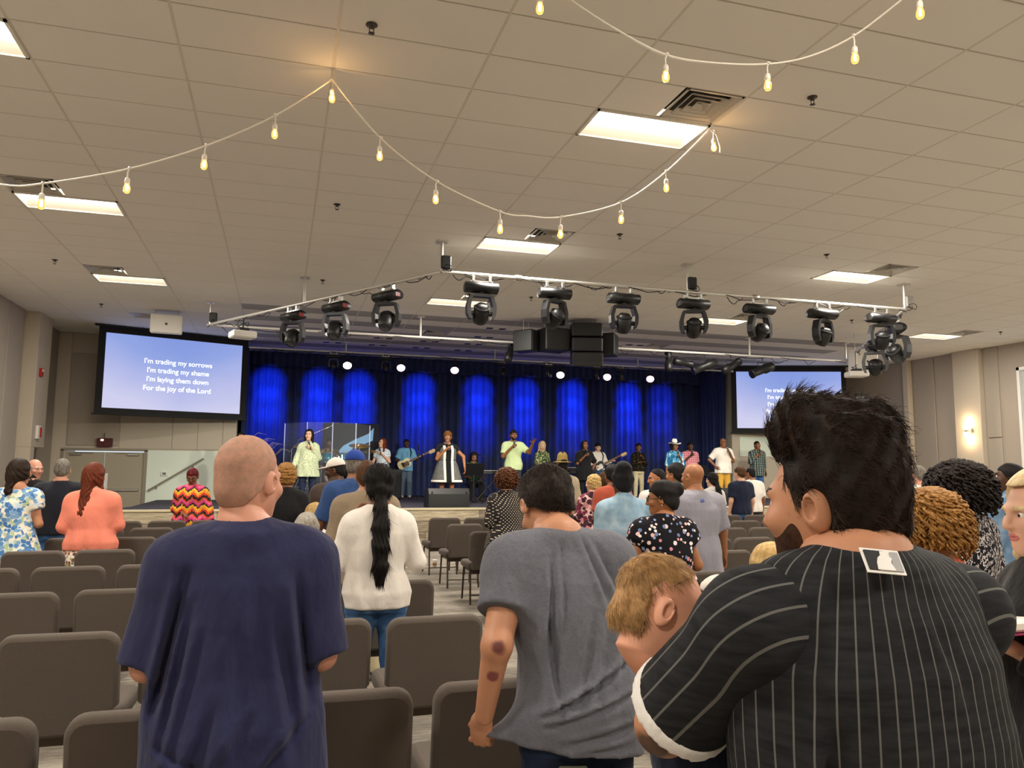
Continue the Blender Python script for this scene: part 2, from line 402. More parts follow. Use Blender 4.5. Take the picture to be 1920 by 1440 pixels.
# troffers
M_glow = mat('troffer_diffuser', 'ffffff', .5, emit='fff2dc', estr=9.0); M_refl = mat('troffer_reflector', 'f2eee4', .45)
def make_troffer(i, j, label, lit=True):
    cx, cy = GX0+(i+.5)*TW, GY0+(j+.5)*TD; t = empty('ceiling_troffer', (cx, cy, TZ), 0, label, 'ceiling light', 'recessed ceiling troffers')
    w, d = TW-.02, TD-.02
    b = MB()
    for sx in (-1, 1): b.box((sx*(w/2-.012), 0, 0), (.024, d, .022))
    for sy in (-1, 1): b.box((0, sy*(d/2-.012), 0), (w, .024, .022))
    b.build('trim_frame', M_white, t, recalc=False)
    b = MB(); h = .12; x1, y1, x2, y2 = w/2-.02, d/2-.02, w/2-.04, d/2-.16
    vs = [(-x1, -y1, 0), (x1, -y1, 0), (x1, y1, 0), (-x1, y1, 0), (-x2, -y2, h), (x2, -y2, h), (x2, y2, h), (-x2, y2, h), (-x1, -y1, h+.04), (x1, -y1, h+.04), (x1, y1, h+.04), (-x1, y1, h+.04)]
    b.add(vs, [(0, 1, 5, 4), (1, 2, 6, 5), (2, 3, 7, 6), (3, 0, 4, 7), (8, 9, 10, 11)]); b.build('reflector', M_refl, t, recalc=False)
    b = MB(); m = 10; pr = []
    for k in range(m+1):
        a = PI*k/m; pr.append((-y2*math.cos(a), h-.055*math.sin(a)))
    vs = [(sx*x2, y, z) for sx in (-1, 1) for y, z in pr]; n = m+1
    b.add(vs, [(k, k+1, n+k+1, n+k) for k in range(m)], True); b.add(vs[:n], [tuple(range(n))]); b.add(vs[n:], [tuple(range(n))[::-1]])
    b.build('diffuser', M_glow if lit else mat('troffer_off', 'c9cbd6', .5), t, recalc=False)
    if not lit: return t
    L = bpy.data.lights.new('troffer_lamp', 'AREA'); L.shape = 'RECTANGLE'; L.size = 1.1; L.size_y = .5; L.energy = TROFFER_W; L.color = TROFFER_COL
    o = bpy.data.objects.new('troffer_lamp', L); COL.objects.link(o); o.parent = t; o.location = (0, 0, -.012)
    return t
COLW = {-1: 'leftmost column', 4: 'second column from left', 9: 'third column from left', 14: 'rightmost column'}
ROWW = {-13: 'far behind the viewer', -6: 'just behind the viewer', 1: 'nearest row ahead', 8: 'middle row ahead', 15: 'farthest lit row by the stage'}
for (i, j) in TROFF: make_troffer(i, j, 'glowing recessed ceiling troffer, %s, %s' % (COLW[i], ROWW[j]))
make_troffer(9, 22, 'unlit recessed troffer in the stage ceiling near the right screen', False)
for k, (x, y) in enumerate([(623, 642), (708, 647), (718, 634), (790, 652), (805, 640), (868, 657), (887, 645), (907, 632), (930, 616), (1118, 660), (1155, 652), (1190, 647)]):
    p = on_z(x, y, TZ); t = empty('twin_downlight', (p[0], p[1], TZ), 0, 'small twin recessed downlight in the stage ceiling, %s from the left' % ORD[k], 'ceiling light', 'twin stage downlights')
    for sx in (-1, 1): MB().box((sx*.16, 0, -.004), (.16, .14, .012), b=.003).build('lamp_aperture', M_dark, t)
M_vent = mat('diffuser_metal', 'c2bdb3', .45, .25); M_ventd = mat('duct_dark', '1c1a18', .8)
def make_vent(i, j, side):
    cx, cy = GX0+(i+.25+.5*side)*TW, GY0+(j+.5)*TD
    t = empty('air_diffuser', (cx, cy, TZ), 0, 'square louvred metal air vent, %s, beside the %s' % (COLW[i], {0: 'nearest lights', 7: 'middle row lights', 14: 'farthest lights', 21: 'stage ceiling edge'}[j]), 'air vent', 'ceiling air vents')
    MB().box((0, 0, .09), (.58, .58, .01)).build('duct_back', M_ventd, t)
    fl = MB()
    for sg in (-1, 1): fl.box((sg*.277, 0, .004), (.022, .576, .008)); fl.box((0, sg*.277, .004), (.576, .022, .008))
    fl.build('flange', M_vent, t, recalc=False)
    for q, s in enumerate((.265, .2, .135, .07)):
        b = MB(); z0, z1, s1 = .004, .045, s-.045
        for k in range(4):
            R = Matrix.Rotation(PI/2*k, 3, 'Z')
            for dz in (0, .003): b.add([R @ Vector(p) for p in ((-s, -s, z0+dz), (s, -s, z0+dz), (s1, -s1, z1+dz), (-s1, -s1, z1+dz))], [(0, 1, 2, 3) if dz == 0 else (3, 2, 1, 0)])
            b.box(R @ Vector((0, -s, z0+.004)), (2*s, .004, .012), M=R)
        b.build('louvre_ring', M_vent, t, recalc=False)
for v in VENT: make_vent(*v)
# sprinklers
M_brass = mat('sprinkler_metal', '4a4640', .35, .8)
SPR = [(697, 46), (1523, 182), (632, 383), (1162, 439), (1550, 477), (103, 487), (605, 525), (996, 557), (190, 570), (1597, 600), (1876, 622)]
for k, (x, y) in enumerate(SPR):
    p = on_z(x, y, TZ)
    t = empty('fire_sprinkler', (p[0], p[1], TZ), 0, 'small dark fire sprinkler on the ceiling, %s' % (['above the light string peak', 'right of the near string of bulbs', 'left of centre string', 'right of the middle vent', 'near the right lit troffer', 'above the left wall panel', 'left of the front truss corner', 'above the front moving lights', 'over the left wall end', 'right of the truss end', 'by the far right wall'][k]), 'sprinkler', 'ceiling sprinklers')
    MB().lathe([(.045, 0), (.045, -.008), (.018, -.012), (.018, -.03)], 14).build('escutcheon', M_brass, t)
    b = MB(); b.tube([(-.016, 0, -.03), (-.016, 0, -.06), (0, 0, -.072), (.016, 0, -.06), (.016, 0, -.03)], .004, 6); b.lathe([(.001, -.074), (.026, -.072), (.001, -.069)], 12); b.build('sprinkler_head', M_brass, t)
# walls -----------------------------------------------------------------
def struct(o): o['kind'] = 'structure'; return o
wl = slab('wall_left', XL-.3, XL, YN, YC+.5, 0, CEIL+.4, M_panel, kind='structure')
for k, (y0, y1) in enumerate([(18.1, 18.5), (19.25, 20.2)]): pass
slab('pilaster', XL, XL+.30, 19.2, 20.2, 2.0, CEIL+.03, M_pil, wl, .01)
slab('pilaster', XL, XL+.30, 19.2, 19.5, 0, 2.0, M_pil, wl, .01)
slab('pilaster', XL, XL+.30, 13.6, 14.5, 0, CEIL+.03, M_pil, wl, .01)
slab('wall_panel', XL, XL+.03, 20.25, 21.9, .1, CEIL, M_panel, wl, .01)
slab('wall_panel', XL, XL+.03, 17.0, 18.1, .1, CEIL, M_panel, wl, .01)
slab('wall_panel', XL, XL+.03, 18.14, 19.15, .1, CEIL, M_panel, wl, .01)
slab('wall_panel', XL, XL+.03, 14.6, 16.95, .1, CEIL, M_panel, wl, .01)
wr = slab('wall_right', XR, XR+.3, YN, YC+.5, 0, 1.42, M_panel, kind='structure')
slab('upper_wall', XR, XR+.3, YN, YC+.5, 4.35, CEIL+.4, M_panel, wr)
WINS = [(13.0, 15.45), (7.6, 10.0), (2.4, 4.8), (-2.8, -.4)]
ys = [YC+.5] + [v for w in WINS for v in (w[1], w[0])] + [YN]
for k in range(0, len(ys), 2): slab('wall_section', XR, XR+.3, ys[k+1], ys[k], 1.42, 4.35, M_panel, wr)
for (y0, y1) in ((18.95, 19.15), (16.45, 17.3), (11.2, 12.0), (5.9, 6.7)):
    slab('pilaster', XR-.18, XR, y0, y1, 0, CEIL+.03, M_pil, wr, .01)
for (y0, y1, z0, z1) in ((19.2, 21.9, .1, CEIL), (18.12, 18.9, .1, CEIL), (17.35, 18.08, .1, CEIL), (15.98, 16.4, 2.56, CEIL), (15.98, 16.4, .1, 2.53)):
    slab('wall_panel', XR-.03, XR, y0, y1, z0, z1, M_panel, wr, .01)
M_glass = mat('window_glass', 'cfe6ee', .05, alpha=.25); M_blind = mat('blind_slat', 'd9d5c8', .6)
for k, (y0, y1) in enumerate(WINS):
    w = empty('window_%d' % (k+1), (XR, (y0+y1)/2, 1.42), 0, kind='structure')
    L = y1-y0; b = MB()
    for sy in (-1, 1): b.box((.05, sy*(L/2-.04), 1.465), (.16, .08, 2.93))
    for z in (.04, 2.89): b.box((.05, 0, z), (.16, L, .08))
    b.build('window_frame', M_white, w); MB().box((.12, 0, 1.46), (.01, L-.1, 2.8)).build('pane', M_glass, w)
    b = MB(); z = 2.8
    while z > .55:
        b.box((.03, 0, z), (.05, L-.2, .004), M=Matrix.Rotation(.9, 3, 'Y')); z -= .045
    b.build('blind', M_blind, w)
wb = slab('wall_back', XL, -1.15, YB, YB+.25, 2.02, CEIL+.4, M_wall, kind='structure')
slab('lower_wall', -3.3, -1.15, YB, YB+.25, 0, 2.02, M_pale, wb)
slab('lower_wall', XL, -5.28, YB, YB+.25, 0, 2.02, M_wall, wb)
slab('pilaster', XL, -5.2, YB-.06, YB, 0, CEIL, M_pil, wb, .01)
slab('wall_panel', -5.18, -4.0, YB-.03, YB, 2.12, 4.47, M_panel, wb, .01)
for (x0, x1) in ((-3.98, -2.74), (-2.73, -2.12), (-2.11, -1.5), (-1.49, -1.16)): slab('wall_panel', x0, x1, YB-.02, YB, 2.05, 4.9, M_wall, wb, .008)
wb2 = slab('wall_back_stage_side', 13.95, XR, YB, YB+.25, 0, CEIL+.4, M_wall, kind='structure')
wb2.name = 'wall_back_right'
slab('wall_panel', 14.22, 16.4, YB-.03, YB, 2.08, 2.72, M_pale, wb2, .01); slab('wall_panel', 14.0, 18.2, YB-.02, YB, 2.9, 4.9, M_wall, wb2, .01)
slab('wall_wing_left', -1.4, -1.15, YB+.25, YC+.3, 0, CEIL+.4, M_wall, kind='structure'); slab('wall_wing_right', 13.95, 14.2, YB+.25, YC+.3, 0, CEIL+.4, M_wall, kind='structure')
slab('wall_stage', -1.4, 14.2, YC+.3, YC+.5, 0, CEIL+.4, mat('stage_back', '15151c', .9), kind='structure')
slab('wall_rear', XL, XR, YN-.3, YN, 0, CEIL+.4, M_wall, kind='structure')
# double door with closers, panic bars
M_door = mat('door_paint', 'a49a86', .55); M_dframe = mat('door_frame_paint', '8d8475', .5)
dr = empty('door_1', (-4.29, YB, 0), 0, kind='structure')
b = MB(); b.box((-.96, -.02, 1.0), (.07, .12, 2.02)); b.box((.96, -.02, 1.0), (.07, .12, 2.02)); b.box((0, -.02, 2.02), (1.99, .12, .07)); b.build('door_frame', M_dframe, dr)
for s in (-1, 1):
    lf = MB().box((s*.463, .0, .98), (.915, .045, 1.96), b=.004).build('door_leaf', M_door, dr)
    c = MB(); c.box((s*.66, -.05, 1.90), (.28, .06, .055), b=.01); c.box((s*.45, -.08, 1.945), (.42, .02, .012)); c.build('door_closer', M_metal, lf)
    MB().box((s*.46, -.05, 1.0), (.75, .05, .06), b=.01).build('push_bar', M_metal, lf)
MB().box((.05, -.035, 1.12), (.1, .012, .6)).build('astragal_plate', M_white, dr)
# opening in the left wall under the pilaster
d2 = empty('door_2', (XL+.02, 20.0, 0), 0, kind='structure')
b = MB(); b.box((0, -.45, 1.0), (.12, .06, 2.0)); b.box((0, .45, 1.0), (.12, .06, 2.0)); b.box((0, 0, 2.0), (.12, .96, .06)); b.build('door_frame', M_dframe, d2)
MB().box((.0, 0, .98), (.045, .85, 1.95)).build('door_leaf', M_door, d2)
# wall fixtures
def fix(name, label, cat, loc, rz=0): return empty(name, loc, rz, label, cat)
t = fix('exit_sign', 'dark red exit sign hanging above the double door', 'exit sign', (-4.29, YB-.12, 2.1))
MB().box((0, 0, .1), (.36, .05, .22), b=.008).build('sign_box', mat('exit_red', '3a0d10', .3, emit='5a1015', estr=.12), t)
MB().box((-.06, -.028, .16), (.07, .006, .05)).build('lamp_lens', mat('exit_lens', 'f5d9c8', .3, emit='ffd9c0', estr=1.5), t); MB().tube([(-.02, 0, .21), (-.02, .0, .34)], .008, 8).build('stem', M_dark, t)
t = fix('thermostat', 'white wall thermostat box on the pale panel by the handrail', 'thermostat', (-2.87, YB-.02, 1.42)); MB().box((0, 0, 0), (.17, .04, .12), b=.01).build('housing', M_white, t); MB().box((0, -.022, 0), (.09, .006, .06)).build('screen', mat('lcd', '6f7a74', .3), t)
t = fix('fire_alarm', 'red fire alarm horn high on the left wall', 'fire alarm', (XL+.36, 19.47, 3.67)); MB().box((-.03, 0, 0), (.06, .13, .19), b=.012).build('housing', mat('alarm_red', 'b51f1c', .4), t); MB().box((.005, 0, .04), (.02, .09, .05)).build('strobe', M_white, t)
t = fix('alarm_strobe', 'white and red alarm strobe low on the left pilaster', 'fire alarm', (XL+.36, 19.57, 2.34)); MB().box((-.03, 0, 0), (.06, .22, .3), b=.01).build('housing', M_white, t); MB().box((.005, .05, 0), (.02, .09, .22)).build('red_face', mat('alarm_red', 'b51f1c', .4), t)
t = fix('wall_sconce', 'glowing up and down wall sconce on the right pilaster', 'sconce', (XR-.18, 16.83, 2.76))
MB().box((-.03, 0, 0), (.06, .22, .12), b=.01).build('bracket', M_metal, t)
M_sc = mat('sconce_glass', 'fff0d0', .4, emit='ffd9a0', estr=7.0)
for s in (-1, 1): MB().lathe([(.07, 0), (.075, .03), (.08, .12), (.001, .125)], 16, T((-.12, 0, s*.03), Matrix.Rotation(0 if s > 0 else PI, 3, 'X'))).build('glass_shade', M_sc, t)
for s in (-1, 1):
    L = bpy.data.lights.new('sconce_lamp', 'POINT'); L.energy = 9; L.color = (1, .72, .42); L.shadow_soft_size = .05
    o = bpy.data.objects.new('sconce_lamp', L); COL.objects.link(o); o.parent = t; o.location = (-.14, 0, s*.24)
# stage platform with plank fascia
SZ, SY = 0.75, 16.9
t = empty('stage_platform', (6.4, SY, 0), 0, 'low wide stage with wood-look plank front and dark floor', 'stage')
M_deck = mk_wall('stage_deck', '3a3844', .1)
def part(name, x0, x1, y0, y1, z0, z1, m, par, b=0.): return MB().box(((x0+x1)/2-6.4, (y0+y1)/2-SY, (z0+z1)/2), (x1-x0, y1-y0, z1-z0), b=b).build(name, m, par)
part('deck', -3.0, 16.2, SY, YB-.08, SZ-.05, SZ, M_deck, t); part('riser_core', -2.98, 16.18, SY+.03, YB-.08, 0, SZ-.05, M_blackm, t); part('upstage_deck', -1.14, 13.94, YB-.08, YC+.28, 0, SZ, M_deck, t)
part('nosing', -3.02, 16.2, SY-.03, SY+.01, SZ-.045, SZ+.005, mat('nosing', 'c9bd9b', .5), t, .008)
def mk_plank():
    tt = NT('plank_wood'); oi = tt.n('ShaderNodeObjectInfo'); n = tt.noise(tt.coord((1, 1, 14)), 2.5, 5, .65)
    f = tt.math('ADD', n.outputs['Fac'], tt.math('MULTIPLY', tt.math('SUBTRACT', oi.outputs['Random'], .5), .22))
    tt.color(tt.ramp(f, [(.28, '6e6354'), (.48, '9b8e77'), (.6, 'b8ab90'), (.75, 'cabf9f')])); tt.b.inputs['Roughness'].default_value = .55; MATS['plank_wood'] = tt.m; return tt.m
M_plank = mk_plank()
for r, (z0, z1) in enumerate(((.475, .70), (.245, .47), (.0, .24))):
    x = -3.0 - .6*r
    while x < 16.1:
        a, bb = max(x, -3.0), min(x+1.82, 16.18)
        if bb-a > .05: part('plank', a+.003, bb-.003, SY-.018, SY+.03, z0+.003, z1-.003, M_plank, t, .003)
        x += 1.82
# side stage steps at the left with wall handrail
ss = empty('side_steps', (-3.2, 21.0, 0), 0, 'dark carpeted side steps rising to the stage below the handrail', 'steps')
for k in range(3): MB().box((-.95+.3*k, .1, .095*(k+1)), (.3, 1.7, .19*(k+1)), b=.01).build('step', M_deck, ss)
hr = empty('handrail', (-2.58, YB-.07, 1.4), 0, 'sloping grey handrail on the pale back wall', 'handrail')
MB().tube([(-.65, 0, -.42), (.65, 0, .42)], .025, 10).build('rail', M_dframe, hr)
for q in (-.45, .4): MB().tube([(q, 0, q*.646-.02), (q, .0, q*.646-.07), (q, .06, q*.646-.07)], .01, 6).build('bracket', M_metal, hr)
# ------------------------------------------------------------------ stage curtain and valance
def mk_velvet():
    t = NT('blue_velvet'); n = t.noise(t.coord((30, 30, 1)), 3, 3)
    t.color(t.ramp(n.outputs['Fac'], [(.3, '141c3c'), (.7, '263468')])); t.b.inputs['Roughness'].default_value = .85
    t.b.inputs['Sheen Weight'].default_value = .3; t.b.inputs['Sheen Tint'].default_value = (.3, .4, 1, 1); MATS['blue_velvet'] = t.m; return t.m
M_velvet = mk_velvet()
def pleat(x, ph): return .075*math.sin(x*2*PI/.21+ph+1.3*math.sin(x*1.7)) + .05*math.sin(x*2*PI/.53+2*ph) + .04*math.sin(x*2*PI/1.3+ph)
def cloth(x0, x1, y, z0, z1, ph, amp=1.0, nz=6, dx=.022, scal=0.0):
    n = int((x1-x0)/dx); b = MB(); vs = []; fs = []
    for k in range(nz+1):
        for i in range(n+1):
            x = x0+(x1-x0)*i/n; f = k/nz
            zz = z0+(z1-z0)*f + (scal*math.sin(x*2*PI/1.15)*(1-f) if scal else 0)
            vs.append((x + .02*math.sin(x*9+ph)*(1-f), y+pleat(x, ph)*amp*(1-.35*f) + .02*math.sin(x*3+5*f), zz))
    m = n+1
    for k in range(nz):
        for i in range(n): fs.append((k*m+i, k*m+i+1, (k+1)*m+i+1, (k+1)*m+i))
    o = len(vs); vs += [(x, yy+.012, z) for x, yy, z in vs]
    fs += [tuple(q+o for q in f[::-1]) for f in fs]
    b.add(vs, fs, True); return b
cu = empty('stage_curtain', (6.4, YC, SZ), 0, 'tall pleated blue velvet curtain lit by blue spots behind the band', 'curtain')
bounds = [-1.12, 1.4, 3.9, 6.4, 8.9, 11.4, 13.92]
for k in range(6):
    c = cloth(bounds[k]-.05, bounds[k+1]+.05, YC-.02+.05*(k % 2), SZ+.02, CEIL-.05, k*1.3)
    c.v = [(x-6.4, y-YC, z-SZ) for x, y, z in c.v]; c.build('curtain_panel', M_velvet, cu, recalc=False)
for sx, xx in ((-1, -1.10), (1, 13.88)):
    c = cloth(0, YC-YB-.1, 0, SZ+.02, CEIL-.05, 2.2, .5); c.v = [(xx-sx*(.08+y)-6.4, YB+.08+x-YC, z-SZ) for x, y, z in c.v]; c.build('curtain_return', M_velvet, cu, recalc=False)
va = empty('curtain_valance', (6.4, YC-.35, 4.5), 0, 'short dark blue pleated valance along the curtain top', 'valance')
c = cloth(-1.13, 13.93, YC-.35, 4.56, CEIL-.02, .4, .6, 3, .025, .03); c.v = [(x-6.4, y-YC+.35, z-4.5) for x, y, z in c.v]; c.build('valance_cloth', M_velvet, va, recalc=False)
# blue spots on the curtain (hung on the upstage pipe)
PY, PZ = 21.3, 4.74
def spot(name, loc, tgt, power, col, size, blend=.9, rad=.06, parent=None):
    L = bpy.data.lights.new(name, 'SPOT'); L.energy = power; L.color = col; L.spot_size = math.radians(size); L.spot_blend = blend; L.shadow_soft_size = rad
    o = bpy.data.objects.new(name, L); COL.objects.link(o); o.location = loc
    o.rotation_euler = (Vector(tgt)-Vector(loc)).to_track_quat('-Z', 'Y').to_euler(); return o
BLUE_PX = [502, 597, 672, 787, 898, 985, 1075, 1180, 1243]
for k, px in enumerate(BLUE_PX):
    p = on_y(px, 765, YC-.1)
    for zt, pw in ((4.05, .8), (3.45, 1.0), (2.75, .75)): spot('curtain_blue_beam', (p[0]+.03, 21.5, 4.38), (p[0], YC, zt), BLUE_W*pw*(.5 if k == 8 else 1), (.012, .075, 1.0), 29, 1.0, .05)
# ------------------------------------------------------------------ pipes and moving lights
TZP = 4.53
A, B, Cc, D = (2.2, 11.17), (10.7, 11.17), (-1.55, 17.0), (14.25, 17.0)
def pipe(name, label, p, q, r=.03, m=M_alum, stems=(), joints=()):
    t = empty(name, ((p[0]+q[0])/2, (p[1]+q[1])/2, p[2]), 0, label, 'pipe'); o = Vector(t.location)
    MB().tube([Vector(p)-o, Vector(q)-o], r, 12).build('bar', m, t)
    for s in stems:
        MB().tube([Vector((s[0], s[1], p[2]))-o, Vector((s[0], s[1], CEIL))-o], .024, 10).build('hanger_stem', m, t)
        MB().box(Vector((s[0], s[1], CEIL-.01))-o, (.16, .16, .02)).build('ceiling_plate', m, t)
    for s in joints:
        MB().lathe([(.045, -.05), (.045, .05)], 12, T(Vector(s)-o, frame_to(Vector(q)-Vector(p)))).build('coupler', M_metal, t)
    # cable wrapped along the bar
    n = 40; pts = []
    for k in range(n+1):
        f = k/n; c = Vector(p).lerp(Vector(q), f)-o; a = f*60
        pts.append(c+Vector((.0, .035*math.cos(a), .035*math.sin(a)-.012-.03*abs(math.sin(f*17)))))
    MB().tube(pts, .008, 5).build('cable', M_black, t)
    rg = random.Random(int(abs(p[0])*100)+len(label)); L = (Vector(q)-Vector(p)).length; u = (Vector(q)-Vector(p)).normalized()
    for k in range(int(L/1.1)):
        c = Vector(p)+u*(.5+1.1*k+rg.uniform(-.2, .2))-o; w_, dp = rg.uniform(.15, .4), rg.uniform(.06, .17)
        MB().tube([c+u*(w_*(f-.5)*2)+Vector((0, .03*math.sin(9*f), .02-dp*math.sin(PI*f)+.03*math.sin(12*f))) for f in np.linspace(0, 1, 12)], .007, 5).build('cable_loop', M_black, t)
    return t
pipe('lighting_pipe', 'long aluminium pipe at the front carrying seven moving lights', (A[0], A[1], TZP), (B[0], B[1], TZP), stems=[A, (6.32, 11.17), B], joints=[(3.4, A[1], TZP), (7.6, A[1], TZP)])
pipe('lighting_pipe', 'aluminium pipe angling back on the left with three moving lights', (A[0], A[1], TZP), (Cc[0], Cc[1], TZP), stems=[(.3, 14.1), (-1.5, 16.9)])
pipe('lighting_pipe', 'aluminium pipe angling back on the right side of the rig', (B[0], B[1], TZP), (D[0], D[1], TZP), stems=[(12.5, 14.1), (14.2, 16.9)])
pipe('lighting_pipe', 'thin white pipe crossing behind the hanging speakers', (Cc[0], Cc[1], TZP), (D[0], D[1], TZP), r=.026, m=M_white, stems=[(2.9, 17.0), (11.35, 17.0)])
pipe('lighting_pipe', 'upstage pipe along the valance with lit lamps', (-.9, PY, PZ), (13.6, PY, PZ), r=.026, m=M_alum, stems=[(1.6, PY), (5.8, PY), (10.3, PY)])
for k, (x, y) in enumerate([A, (6.32, 11.17), B, (-1.5, 16.9)]):
    t = empty('junction_box', (x+.06, y-.02, TZP+.14), 0, 'small dark %s on the ceiling stem of the rig' % ['cable box at front left corner', 'junction box at the middle stem', 'clamp box at the front right corner', 'cable coil at the far left corner'][k], 'junction box')
    MB().box((0, 0, 0), (.15, .11, .2), b=.015).build('box', M_black if k != 2 else M_metal, t)
    pts = [(.07*math.cos(a*.7), .09*math.sin(a*.5)-.03, -.1-.05*math.sin(a)) for a in np.linspace(0, 12, 40)]; MB().tube(pts, .007, 5).build('cable', M_black, t)
def make_mover(label, loc, rz=0, tilt=0.0, pan=0.0, s=1.0):
    t = empty('moving_head_light', loc, rz, label, 'stage light', 'moving head lights on the rig')
    b = MB()
    for x in (-.13, .13): b.box((x*s, 0, -.045*s), (.05*s, .07*s, .09*s), b=.008)
    b.box((0, 0, -.085*s), (.36*s, .05*s, .018*s)); b.build('clamp', M_metal, t)
    base = MB(); out = [(.10*s*math.cos(a)*(1.25 if abs(math.cos(a)) > .5 else 1), .085*s*math.sin(a)) for a in np.linspace(0, 2*PI, 17)[:-1]]
    base.prism(out, .50*s, T((0, 0, -.18*s), Matrix.Rotation(PI/2, 3, 'Z')), True); bo = base.build('base', M_black, t)
    MB().box((.255*s, 0, -.18*s), (.012, .1*s, .07*s), b=.004).build('display_panel', mat('fixture_display', '40151a', .3, emit='b0201c', estr=.25), bo)
    MB().box((-.255*s, 0, -.18*s), (.012, .12*s, .09*s), b=.004).build('connector_panel', M_dark, bo)
    R = Matrix.Rotation(pan, 3, 'Z'); y = MB()
    pr = [(-.19, -.66), (-.225, -.58), (-.23, -.46), (-.18, -.30), (-.1, -.28), (.1, -.28), (.18, -.30), (.23, -.46), (.225, -.58), (.19, -.66), (.15, -.67), (.165, -.58), (.17, -.46), (.135, -.325), (-.135, -.325), (-.17, -.46), (-.165, -.58), (-.15, -.67)]
    y.prism([(a*s, c*s) for a, c in pr], .13*s, T((0, 0, 0), R)); yo = y.build('yoke', mat('yoke_plastic', '1c1c1f', .4), t)
    MB().lathe([(.06*s, 0), (.06*s, .05*s)], 14, T((0, 0, -.29*s))).build('pan_bearing', M_black, yo)
    H = R @ Matrix.Rotation(tilt, 3, 'X')
    hs_ = s*.80; hz = -.575*s
    h = MB().lathe([(.001, -.20), (.09, -.195), (.125, -.15), (.150, -.05), (.155, .05), (.145, .13), (.115, .19), (.10, .20)], 22, T((0, 0, hz), H) @ Matrix.Scale(hs_, 4)).build('lamp_head', M_black, t)
    MB().lathe([(.095*hs_, 0), (.08*hs_, .008*hs_), (.001, .02*hs_)], 20, T(Vector((0, 0, hz)) + H @ Vector((0, 0, .198*hs_)), H)).build('lens', mat('lens_glass', '1a2030', .05, spec=.9), h)
    MB().lathe([(.135*hs_, -.14*hs_), (.156*hs_, -.13*hs_), (.156*hs_, -.10*hs_), (.14*hs_, -.09*hs_)], 22, T((0, 0, hz), H)).build('heat_sink', M_blackm, h)
    MB().tube([R @ Vector((-.19*s, 0, hz)), R @ Vector((.19*s, 0, hz))], .035*s, 12).build('tilt_axle', M_black, h)
    return t
for k, px in enumerate((902, 1040, 1169, 1300, 1423, 1541, 1650)):
    x = on_y(px, 560, A[1])[0]
    make_mover('black moving head light, %s from the left on the front pipe' % ORD[k], (x, A[1], TZP-.02), 0, tilt=-2.5+.35*math.sin(k*2), pan=.4*math.sin(k*1.7)+PI*0)
def on_leg(px, P0, P1):
    best = None
    for f in np.linspace(0, 1, 400):
        p = np.array([P0[0]+(P1[0]-P0[0])*f, P0[1]+(P1[1]-P0[1])*f, TZP]); d = p-CO; u = 960+FPX*(d@CR)/(d@CF)
        if best is None or abs(u-px) < best[0]: best = (abs(u-px), p)
    return best[1]
for k, px in enumerate((726, 630, 550)):
    p = on_leg(px, A, Cc); make_mover('black moving head light on the left angled pipe, %s from its front corner' % ORD[k], (p[0], p[1], TZP-.02), math.atan2(Cc[1]-A[1], Cc[0]-A[0])+PI, tilt=2.6, pan=.5)
for k, f in enumerate((.12, .42)):
    p = (B[0]+(D[0]-B[0])*f, B[1]+(D[1]-B[1])*f); make_mover('black moving head light hanging on the right angled pipe, %s from front corner' % ORD[k], (p[0], p[1], TZP-.02), math.atan2(D[1]-B[1], D[0]-B[0]), tilt=2.2, pan=.8+.6*k, s=1.15)
# lit par lamps and dark fixtures on the upstage pipe
M_beam = mat('lamp_beam', 'ffffff', .4, emit='fff0ff', estr=14.0); M_beamp = mat('lamp_beam_pink', 'ffffff', .4, emit='ffc4e8', estr=9.0)
def make_par(label, loc, lit, aim=(-.25, -1, -.7), s=1.0):
    t = empty('par_lamp', loc, 0, label, 'stage light', 'par lamps on the upstage pipe'); a = Vector(aim).normalized(); c = Vector((0, 0, -.33*s)); R = frame_to(a)
    MB().tube([(0, 0, .02), (0, 0, -.16*s)], .012, 8).build('drop_stem', M_black, t)
    MB().tube([(-.13*s, 0, -.36*s), (-.135*s, 0, -.2*s), (0, 0, -.16*s), (.135*s, 0, -.2*s), (.13*s, 0, -.36*s)], .012*s, 6).build('yoke', M_black, t)
    MB().lathe([(.06*s, -.16*s), (.10*s, -.12*s), (.115*s, .08*s), (.13*s, .10*s), (.12*s, .10*s), (.11*s, .06*s)], 20, T(c, R)).build('can', M_black, t)
    MB().lathe([(.112*s, 0), (.08*s, .016*s), (.001, .022*s)], 20, T(c+a*.066*s, R)).build('lens', lit if lit else M_dark, t)
    return t
for k, (px, py) in enumerate([(652, 683), (753, 687), (854, 692), (1053, 702), (1141, 705), (1222, 705)]):
    p = on_y(px, py, PY-.1); make_par('lit stage par lamp, %s from the left along the valance' % ORD[k], (p[0], PY, PZ), M_beam if k in (0, 3) else M_beamp, (-p[0]*.5/10, -1, -.75))
    spot('par_backlight', (p[0], PY-.2, PZ-.45), (p[0]*.9+.6, 18.0, .8), 60, (1, .8, .95), 50)
for k, px in enumerate((625, 723, 942, 1029, 1118, 1163)):
    x = on_y(px, 685, PY)[0]; make_mover('small dark wash light hanging from the upstage pipe, %s from left' % ORD[k], (x, PY, PZ-.02), 0, tilt=PI-.3, pan=.3*k, s=.62)
